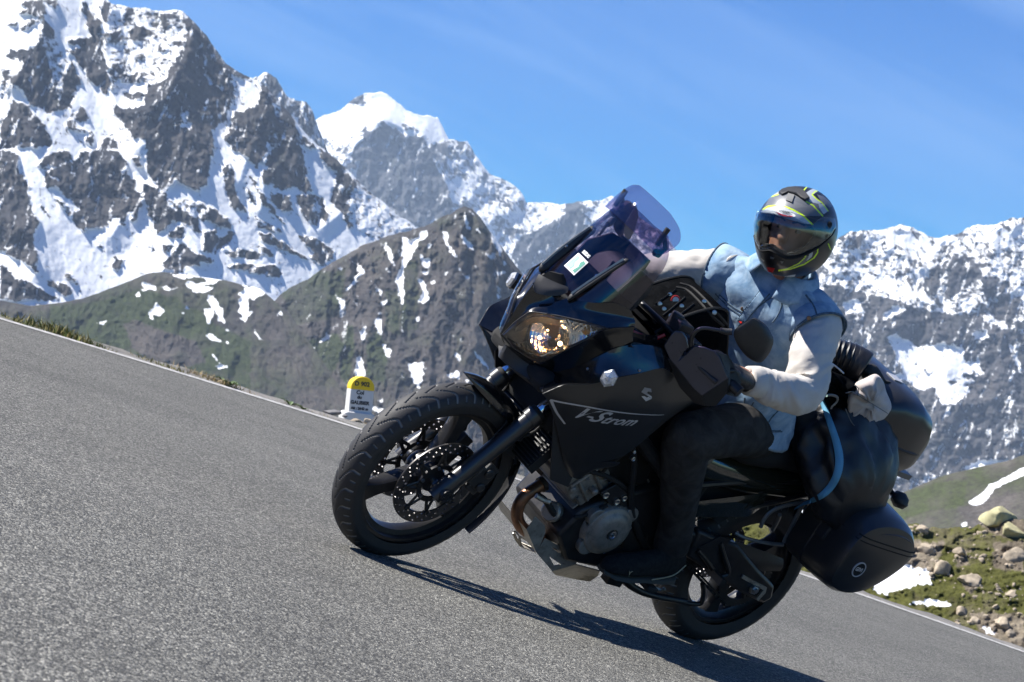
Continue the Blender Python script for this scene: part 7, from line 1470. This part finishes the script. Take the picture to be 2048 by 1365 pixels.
cen = np.repeat(np.array([[.085, 0, .985]]), len(V), 0); cen[:, 1] = yv; cen[:, 2] -= 1.15 * yv * yv; dvec = V - cen; nrm = np.linalg.norm(dvec, axis=1)[:, None] + 1e-6; V = V + dvec / nrm * cr_[:, None]
Fb = [(i * nB_ + k, (i + 1) * nB_ + k, (i + 1) * nB_ + (k + 1) % nB_, i * nB_ + (k + 1) % nB_) for i in range(len(ys_b) - 1) for k in range(nB_)]
Fb += [tuple(range(nB_)), tuple(reversed(range((len(ys_b) - 1) * nB_, len(ys_b) * nB_)))]
DBM = (V, Fb); db.part('bag_body', DBM, m_pvc, ang=None)
bvD = BVHTree.FromPolygons([tuple(p) for p in V], Fb)
def ondb(pts, off, bv=None, fallback=.2):
    out = []
    for a, b in pts:
        v = BMI @ np.array([(a - 1024) / FPX, -(b - 682.5) / FPX, -1.0]); o = BMI @ (-BT); v = v / np.linalg.norm(v); h = (bv or bvD).ray_cast(Vector(o), Vector(v))
        out.append(np.array(h[0]) - v * off if h[0] is not None else None)
    return out
m_strap = paint('blue_webbing', (0.10, 0.30, 0.45), .75, var=.12, bump=.5, bscale=500)
sb = Thing('luggage_strap', (.15, .3, .9), 'bright blue webbing strap tied down over the end of the black dry bag', 'strap')
Lc = crom([(1628, 768), (1643, 800), (1660, 845), (1675, 892), (1679, 930), (1668, 965), (1645, 991), (1612, 1007)], 50); Wd = np.interp(np.linspace(0, 1, 50), [0, .15, .5, .8, 1], [2.5, 5, 8.5, 7.5, 4.0]); Tn = np.gradient(Lc, axis=0); Tn /= np.linalg.norm(Tn, axis=1)[:, None]; Nn = np.stack([-Tn[:, 1], Tn[:, 0]], 1)
ra, rb_ = ondb(Lc + Nn * Wd[:, None], .011), ondb(Lc - Nn * Wd[:, None], .011); ok = [i for i in range(50) if ra[i] is not None and rb_[i] is not None]
print('strap', len(ok)); 
A_s = np.array([ra[i] for i in ok]); B_s = np.array([rb_[i] for i in ok])
def sm(X_): 
    for _ in range(6): X_[1:-1] = (X_[:-2] + 2 * X_[1:-1] + X_[2:]) / 4
    return X_
A_s, B_s = sm(A_s), sm(B_s); kq = len(ok); nrm_ = VDIR * -.002
Vs = list(A_s) + list(B_s) + list(A_s - nrm_) + list(B_s - nrm_); Fs = []
for i in range(kq - 1): Fs += [(i, i + 1, kq + i + 1, kq + i), (2 * kq + i + 1, 2 * kq + i, 3 * kq + i, 3 * kq + i + 1), (i, 2 * kq + i, 2 * kq + i + 1, i + 1), (kq + i + 1, 3 * kq + i + 1, 3 * kq + i, kq + i)]
sb.part('webbing', (Vs, Fs), m_strap, ang=None)
sb.part('strap_tail', tube([B_s[-1] * .5 + A_s[-1] * .5, B(1606, 1008, .25), B(1590, 1018, .2)], [.010, .008, .006], 6, flat=.3), m_strap)
sb.part('free_end', plate(P0(1724, 992, .34, 1742, 997, .36, 1738, 1003, .37, 1722, 998, .35), [0, .002, 0]), m_strap)
def blob(th, name, mat, pts, y, depth, back=.06, seed=0, fold=.12, n=72, tilt=0.0, inflate=.0, parent=None):
    """soft bundle: outline at its own depth, bulging towards and away from the viewer"""
    O_ = np.array([B(a, b, y + tilt * (a - pts[0][0]) / 100) for a, b in csmooth(np.array(pts, float), n)]); c = O_.mean(0); v = -VDIR
    loops = []
    for f, d_ in ((.25, -back), (.7, -back * .85), (.93, -back * .45), (1.0, 0), (.97, depth * .35), (.88, depth * .66), (.70, depth * .88), (.45, depth * .98), (.18, depth)):
        lp = []
        for k, p in enumerate(O_):
            a = 2 * math.pi * k / n; wob = fold * (float(ridged(np.array([a * .9 + f * 2 + seed]), np.array([f * 3.0 + seed]), 3, seed)[0]) * .5 + float(fbm(np.array([math.cos(a) * 2 + seed]), np.array([math.sin(a) * 2 + f * 3]), 0, 3, seed)[0]))
            lp.append(c + (p - c) * f * (1 + wob * (1 - f) * .3) + v * d_ * (1 + wob * 1.6) )
        loops.append(lp)
    return th.part(name, loftc(loops), mat, parent, ang=None)
def z7(*t): return [(1480 + t[i] / 3.79, 660 + t[i + 1] / 3.79) for i in range(0, len(t), 2)]
jk = Thing('black_jacket', (.1, .1, 1.1), 'crumpled black jacket bundled on top of the luggage behind the rider', 'jacket')
blob(jk, 'jacket_cloth', m_cord, z7(600,330, 650,300, 760,340, 850,390, 880,440, 830,480, 800,540, 790,640, 830,740, 760,700, 690,580, 640,520, 570,430), .13, .10, .10, 5, .5)
jk.part('zip_edge', tube([B(*q, .22) for q in crom(z7(655,232, 700,260, 740,290, 785,330), 12)], .003, 6), m_white)
jk.part('loose_hem', tube([B(*q, .24) for q in crom(z7(640,500, 690,495, 735,510, 735,545, 700,580, 690,600), 16)], .005, 6, flat=.5), m_rack)
for c_ in ((650, 440), (655, 500)): jk.part('zip_pull', lathe([(0, .005), (.004, .004), (.004, 0)], B(*z7(*c_)[0], .24), axis=tuple(-VDIR), n=10), m_chr)
hb_ = Thing('beige_sweatshirt', (0, .1, 1.05), 'beige sweatshirt rolled into a bundle on top of the dry bag', 'clothing')
m_beige = fabric('beige_fleece', (0.47, 0.41, 0.38), (0.56, 0.50, 0.46), scale=10, wr=.5, wscale=9)
blob(hb_, 'bundle', m_beige, z7(880,400, 950,365, 1030,335, 1085,390, 1105,470, 1145,575, 1125,635, 1050,720, 980,780, 930,800, 870,775, 810,690, 792,600, 800,480, 850,450), .17, .085, .05, 11, .35)
for l in (z7(800,480, 860,470, 900,500, 1000,560, 1120,635), z7(870,420, 900,450, 890,500), z7(800,600, 860,720, 975,775)): hb_.part('seam', tube([B(*q, .25) for q in crom(l, 14)], .0018, 5), m_rack)
bt = Thing('rolled_mat', (.1, 0, 1.18), 'black ribbed roll strapped on top of the luggage beside the top case', 'bag')
rp = [B(1650, 706, .0), B(1680, 712, .03), B(1705, 722, .06), B(1730, 737, .10)]; bt.part('roll', limb(rp, [.045, .052, .056, .060, .058], 28, 40, .05, 14, 3), m_pvc, ang=None)
for k in range(7):
    f = .08 + .13 * k; c = crom(rp, 30)[int(f * 29)]; dd = rp[-1] - rp[0]; dd /= np.linalg.norm(dd); bt.part('rib', lathe([(-.006, .054), (0, .060), (.006, .054)], c, axis=tuple(dd), n=28), m_pvc)
bo_ = Thing('black_boot', (-.1, .1, 1.1), 'black boot with studded sole strapped beside the top case', 'boot')
blob(bo_, 'boot_upper', m_rubs, z7(900,300, 960,260, 1030,270, 1075,350, 1130,400, 1220,430, 1285,500, 1310,600, 1290,665, 1240,680, 1160,650, 1110,560, 1060,440, 960,400), .06, .06, .06, 21, .2)
for k in range(12):
    f = k / 11; q = z7(1105 + 205 * f, 398 + (200 * f ** 1.6))[0]; bo_.part('sole_stud', box(B(*q, .10), (.018, .014, .014)), m_rubs, bevel=.003)
# ------------------------------------------------------------------ kilometre stone and roadside
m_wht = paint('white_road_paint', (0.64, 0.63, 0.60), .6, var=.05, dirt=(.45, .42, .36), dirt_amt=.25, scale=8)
m_yel = paint('yellow_paint', (0.83, 0.55, 0.01), .5, var=.06)
m_txt = paint('black_lettering', (0.03, 0.032, 0.035), .6, var=.02)
kd = 21.3; kb = gp(715, 837) + np.array([0, 0, .022])
ks = bpy.data.objects.new('kilometre_stone', None); COL.objects.link(ks); ks.location = kb; ks.rotation_euler = (0, 0, math.radians(17)); tag(ks, 'white kilometre stone with yellow top reading D 902 Col du GALIBIER beside the road edge', 'milestone')
W_, H_, D_ = .207, .340, .15
def arch(z0, z1, w, n=24):
    P_ = [(-w / 2, z0), (w / 2, z0)]; zt = H_ - w * .46
    if z1 is None:
        P_ += [(w / 2, zt)] if z0 < zt else []
        P_ += [(w / 2 * math.cos(a), zt + w * .46 * math.sin(a)) for a in np.linspace(.02, math.pi - .02, n)]; P_ += [(-w / 2, zt)] if z0 < zt else []
    else: P_ += [(w / 2, z1), (-w / 2, z1)]
    return P_
def extr(P_, y0, y1): 
    n = len(P_); V = [(a, y0, b) for a, b in P_] + [(a, y1, b) for a, b in P_]
    return V, [tuple(range(n)), tuple(reversed(range(n, 2 * n)))] + [(i, i + n, (i + 1) % n + n, (i + 1) % n) for i in range(n)]
zc_ = H_ * .665
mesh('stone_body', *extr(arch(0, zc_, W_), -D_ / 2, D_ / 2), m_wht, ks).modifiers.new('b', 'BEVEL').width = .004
mesh('yellow_cap', *extr(arch(zc_, None, W_), -D_ / 2, D_ / 2), m_yel, ks).modifiers.new('b', 'BEVEL').width = .004
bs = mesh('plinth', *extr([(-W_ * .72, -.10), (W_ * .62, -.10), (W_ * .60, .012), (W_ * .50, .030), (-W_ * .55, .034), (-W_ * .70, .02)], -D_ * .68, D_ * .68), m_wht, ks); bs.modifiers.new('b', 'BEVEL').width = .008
for s_, sz, zf, xo in (('D 902', .052, .81, -.008), ('Col', .046, .592, -.018), ('du', .040, .475, -.020), ('GALIBIER', .0405, .335, -.012), ('Alt : 2642 m', .030, .19, -.010)):
    V, F = textmesh(s_, sz, 0, 1.0, .0022); mesh('stone_lettering', [(p[0] + xo, -D_ / 2 - .0016, p[1] + zf * H_) for p in V], [tuple(f) for f in F], m_txt, ks)

def rockmesh(seed, sx, sy, sz, n=4):
    bm = bmesh.new(); bmesh.ops.create_icosphere(bm, subdivisions=n, radius=1.0); V = np.array([v.co[:] for v in bm.verts]); F = [tuple(v.index for v in f.verts) for f in bm.faces]; bm.free()
    rg = np.random.RandomState(seed)
    V = np.sign(V) * np.abs(V) ** .75; V = V * (1 + .22 * fbm(V[:, 0] * 1.4 + seed, V[:, 1] * 1.4, V[:, 2] * 1.4, 2, seed))[:, None]
    for _ in range(16):                       # flat broken faces
        nrm = rg.normal(size=3); nrm /= np.linalg.norm(nrm); lim = np.quantile(V @ nrm, rg.uniform(.80, .95)); d = V @ nrm; V = V - np.outer(np.maximum(d - lim, 0), nrm) * .85
    V = V * (1 + .07 * ridged(V[:, 0] * 2.2 + seed, V[:, 1] * 2.2 + V[:, 2] * 2.6, 4, seed))[:, None]
    return V * [sx, sy, sz], F
m_rock = paint('pale_roadside_rock', (0.37, 0.305, 0.22), .85, var=.35, scale=7, dirt=(.12, .11, .09), dirt_amt=.7, bump=.8, bscale=60)
m_rockd = paint('grey_slab', (0.17, 0.165, 0.165), .85, var=.3, scale=7, dirt=(.09, .085, .08), dirt_amt=.6, bump=.8, bscale=60)
m_rocky = paint('lichen_covered_rock', (0.40, 0.37, 0.20), .9, var=.35, scale=3, dirt=(.28, .24, .17), dirt_amt=.8, bump=.8, bscale=30)
def rock(px, py, wpx, hpx, d, label, mt, seed, up=0.0, name='rock', cat='rock', grp=None):
    k = d / FPX; V, F = rockmesh(seed, wpx / 2 * k, wpx / 2.4 * k, hpx / 2 * k); o = mesh(name, V, F, mt, None, True); o.data.set_sharp_from_angle(angle=math.radians(28)); o.location = at(px, py, d); o.rotation_euler = (0, math.radians(6), seed * 1.3); tag(o, label, cat, grp or 'stones at the foot of the kilometre stone')
def gd(px, py): return -gcam(px, py)[2]
rock(712, 843, 34, 13, gd(712, 846) - .12, 'pale flat rock lying at the foot of the kilometre stone', m_rock, 3)
rock(738, 845, 22, 14, gd(738, 850) - .1, 'small tan rock between the kilometre stone and the front tyre', m_rock, 5)
rock(667, 827, 46, 12, gd(667, 829) + .2, 'grey flat slab just left of the kilometre stone', m_rockd, 8)
rock(690, 833, 14, 7, gd(690, 836), 'little grey stone touching the left foot of the kilometre stone', m_rockd, 9)
try:
    _bm = BANK.data; _bv = BVHTree.FromPolygons([tuple(np.array(v.co) + np.array(BANK.location)) for v in _bm.vertices], [tuple(p.vertices) for p in _bm.polygons])
except NameError: _bv = None
def bankd(px, py):
    if _bv is None: return 55.0
    v = Vector(at(px, py, 1.0)); n_ = v.length; h = _bv.ray_cast(Vector((0, 0, 0)), v.normalized()); return (h[3] / n_) if h[0] is not None else 56.0
for k, (a, b, w__, h__, mt, lb) in enumerate([
  (845, 1070, 90, 78, m_rock, 'grey-brown boulder beside the white line at the right, below the long thin snow patch'),
  (1105, 1150, 110, 100, m_rock, 'tan boulder just right of the smallest snow patch'),
  (930, 1125, 90, 70, m_rock, 'rounded tan boulder between the grey-brown boulder and the smallest snow patch'),
  (1150, 1210, 70, 60, m_rock, 'low brown boulder touching the road edge at the far right'),
  (1085, 495, 250, 90, m_rocky, 'long yellow-green lichen slab on top of the bank'),
  (1160, 580, 200, 80, m_rocky, 'second lichen-covered slab lying below the long one on the bank'),
  (640, 690, 170, 110, m_rock, 'broad pale outcrop above the large snow patch'),
  (740, 800, 150, 120, m_rock, 'pale craggy outcrop at the right end of the large snow patch'),
  (600, 560, 90, 60, m_rock, 'small pale rock on the skyline of the bank beside the pannier'),
  (1180, 725, 170, 130, m_rock, 'grey cracked outcrop at the right picture edge, half way up the bank'),
  (840, 700, 110, 70, m_rock, 'tan rock in the turf right of the broad pale outcrop'),
  (920, 890, 190, 70, m_rock, 'long low rock lying in the grass above the thin snow patch'),
  (1155, 960, 90, 60, m_rock, 'small pale rock in the green turf at the right'),
  (500, 700, 110, 90, m_rock, 'pale rock partly hidden behind the pannier'),
  (1060, 1040, 60, 50, m_rock, 'small upright rock above the tan boulder'),
]):
    rock(1650 + a / 3.103, 880 + b / 3.103, w__ / 3.103, max(h__, w__ * .62) / 3.103, bankd(1650 + a / 3.103, 880 + (b + h__ * .3) / 3.103) + w__ / 3.103 * .0112 * .34, lb, mt, 30 + k, name='boulder', cat='boulder', grp='boulders embedded in the bank beyond the road')

# small broken stone lying in the turf between the outcrops
rg = np.random.RandomState(12); V = []; F = []
protos = [rockmesh(200 + k, 1, 1, .8, 2) for k in range(6)]
cl_ = [(420, 640, 60), (640, 700, 90), (740, 820, 80), (860, 720, 60), (1130, 720, 90), (930, 900, 70), (1080, 1140, 90), (880, 1130, 60), (1000, 540, 70), (1150, 960, 60), (560, 560, 50)]
for k in range(260):
    c = cl_[rg.randint(len(cl_))]; a, b = rg.normal(c[0], c[2]), rg.normal(c[1], c[2] * .6); px, py = 1650 + a / 3.103, 880 + b / 3.103
    if not (1740 < px < 2120 and 1048 < py < 1330): continue
    d = bankd(px, py); s_ = rg.uniform(.02, .075) * rg.uniform(.6, 1.4); P_ = at(px, py, d + s_ * .3); v_, f_2 = protos[rg.randint(6)]; an = rg.uniform(0, 6.28); ca, sa = math.cos(an), math.sin(an); n0 = len(V)
    V += [(P_[0] + s_ * (q[0] * ca - q[1] * sa), P_[1] + s_ * (q[0] * sa + q[1] * ca), P_[2] + s_ * q[2]) for q in v_]; F += [tuple(i + n0 for i in f) for f in f_2]
so_ = mesh('loose_stones', V, F, m_rock, None, True); so_.data.set_sharp_from_angle(angle=math.radians(30)); tag(so_, 'small broken stones scattered in the turf of the bank', 'stones', None, 'stuff')
# grass and straw along the verge
def tufts(name, label, spots, h0, h1, mats, seed, n_per=26, spread=.10):
    rg = np.random.RandomState(seed); V = []; F = []; MI = []
    for (u, v, dens, sc__) in spots:
        for _ in range(int(n_per * dens)):
            uu = u + rg.normal() * spread; vv = v + abs(rg.normal()) * spread * .9; b = RP(np.array([uu]), np.array([vv]), -.02)[0]
            h = rg.uniform(h0, h1) * sc__; lean = rg.normal(size=2) * h * .45; w__ = rg.uniform(.0035, .0075) * sc__; ang = rg.uniform(0, math.pi); sdv = E1 * math.cos(ang) * w__ + E2 * math.sin(ang) * w__; i0 = len(V)
            mid = b + RNW * h * .55 + E1 * lean[0] * .35 + E2 * lean[1] * .35; tip = b + np.array([0, 0, 1]) * h + E1 * lean[0] + E2 * lean[1]
            V += [b - sdv, b + sdv, mid - sdv * .7, mid + sdv * .7, tip]; F += [(i0, i0 + 1, i0 + 3, i0 + 2), (i0 + 2, i0 + 3, i0 + 4)]; m_ = rg.choice(len(mats)); MI += [m_, m_]
    o = mesh(name, V, F, mats[0]); [o.data.materials.append(m) for m in mats[1:]]; o.data.polygons.foreach_set('material_index', MI); tag(o, label, 'grass', None, 'stuff'); return o
gm1, gm2, gm3 = paint('green_blade', (.10, .13, .025), .7, var=.3, scale=3), paint('yellow_blade', (.24, .20, .07), .75, var=.3, scale=3), paint('straw', (.36, .27, .14), .8, var=.3, scale=3)
def uv_at(px, py): p = gp(px, py) - R0; return p @ E1, p @ E2
def spots(lst): 
    out = []
    for px, py, dn, sc__ in lst: u, v = uv_at(px, py); out.append((u, ev_at(u) + .36 + .0 * v, dn * .85, sc__ * .9))
    return out
rg = np.random.RandomState(4)
tufts('verge_grass', 'short green and yellowing grass along the gravel verge', spots([(x, np.interp(x, [q[0] for q in edge_px], [q[1] for q in edge_px]), d_, s_) for x, d_, s_ in [(5, 2, .8), (20, 3, .9), (40, 2.5, .8), (58, 2, .7), (72, 4, 1.3), (84, 5, 1.5), (96, 4, 1.2), (110, 4, 1.0), (125, 3, .9), (140, 3, .8), (158, 2, .6), (262, 3, .6), (285, 4, .8), (310, 3, .7), (335, 3, .6), (352, 2, .5), (565, 2, .5), (575, 2, .6), (595, 2, .6), (505, 2, .4), (540, 2, .4)]] + [(rg.uniform(0, 2100), 0, .5, .35) for _ in range(0)]), .03, .085, [gm1, gm2, gm2], 5)
tufts('dry_straw', 'tufts of dry straw lying on the verge beside the white line', spots([(x, np.interp(x, [q[0] for q in edge_px], [q[1] for q in edge_px]), d_, s_) for x, d_, s_ in [(80, 2, .7), (100, 2, .6), (378, 4, 1.0), (392, 4, .9), (412, 5, 1.1), (428, 4, .9), (318, 1.5, .6), (448, 2, .6), (640, 1, .5)]]), .03, .08, [gm3, gm3, gm2], 6)
# broad-leaved weeds at the verge
wl = []
rg = np.random.RandomState(9)
def leafy(px, n, L_):
    global wl
    u, v = uv_at(px, np.interp(px, [q[0] for q in edge_px], [q[1] for q in edge_px])); V = []; F = []
    c = RP(np.array([u]), np.array([ev_at(u) + .34]), -.01)[0]
    for k in range(n):
        a = rg.uniform(0, 2 * math.pi); dv = E1 * math.cos(a) + E2 * math.sin(a); s = np.cross(dv, RNW); l = L_ * rg.uniform(.7, 1.2); i0 = len(V)
        for f, w__, z_ in ((0, .003, 0), (.4, .16, .35), (.75, .15, .5), (1, .02, .42)): V += [c + dv * l * f + RNW * l * z_ + s * l * w__, c + dv * l * f + RNW * l * (z_ - .06), c + dv * l * f + RNW * l * z_ - s * l * w__]
        for j in range(3): F += [(i0 + j * 3, i0 + j * 3 + 1, i0 + j * 3 + 4, i0 + j * 3 + 3), (i0 + j * 3 + 1, i0 + j * 3 + 2, i0 + j * 3 + 5, i0 + j * 3 + 4)]
    o = mesh('leafy_weed', V, F, m_leaf); return o
m_leaf = paint('pale_green_leaf', (.16, .22, .09), .6, var=.25, scale=6)
tag(leafy(444, 12, .10), 'pale green leafy weed right of the straw tufts on the verge', 'plant', 'leafy weeds along the verge'); tag(leafy(573, 9, .07), 'small leafy weed on the verge half way from the straw to the kilometre stone', 'plant', 'leafy weeds along the verge'); tag(leafy(598, 8, .065), 'small leafy weed nearest the kilometre stone', 'plant', 'leafy weeds along the verge')
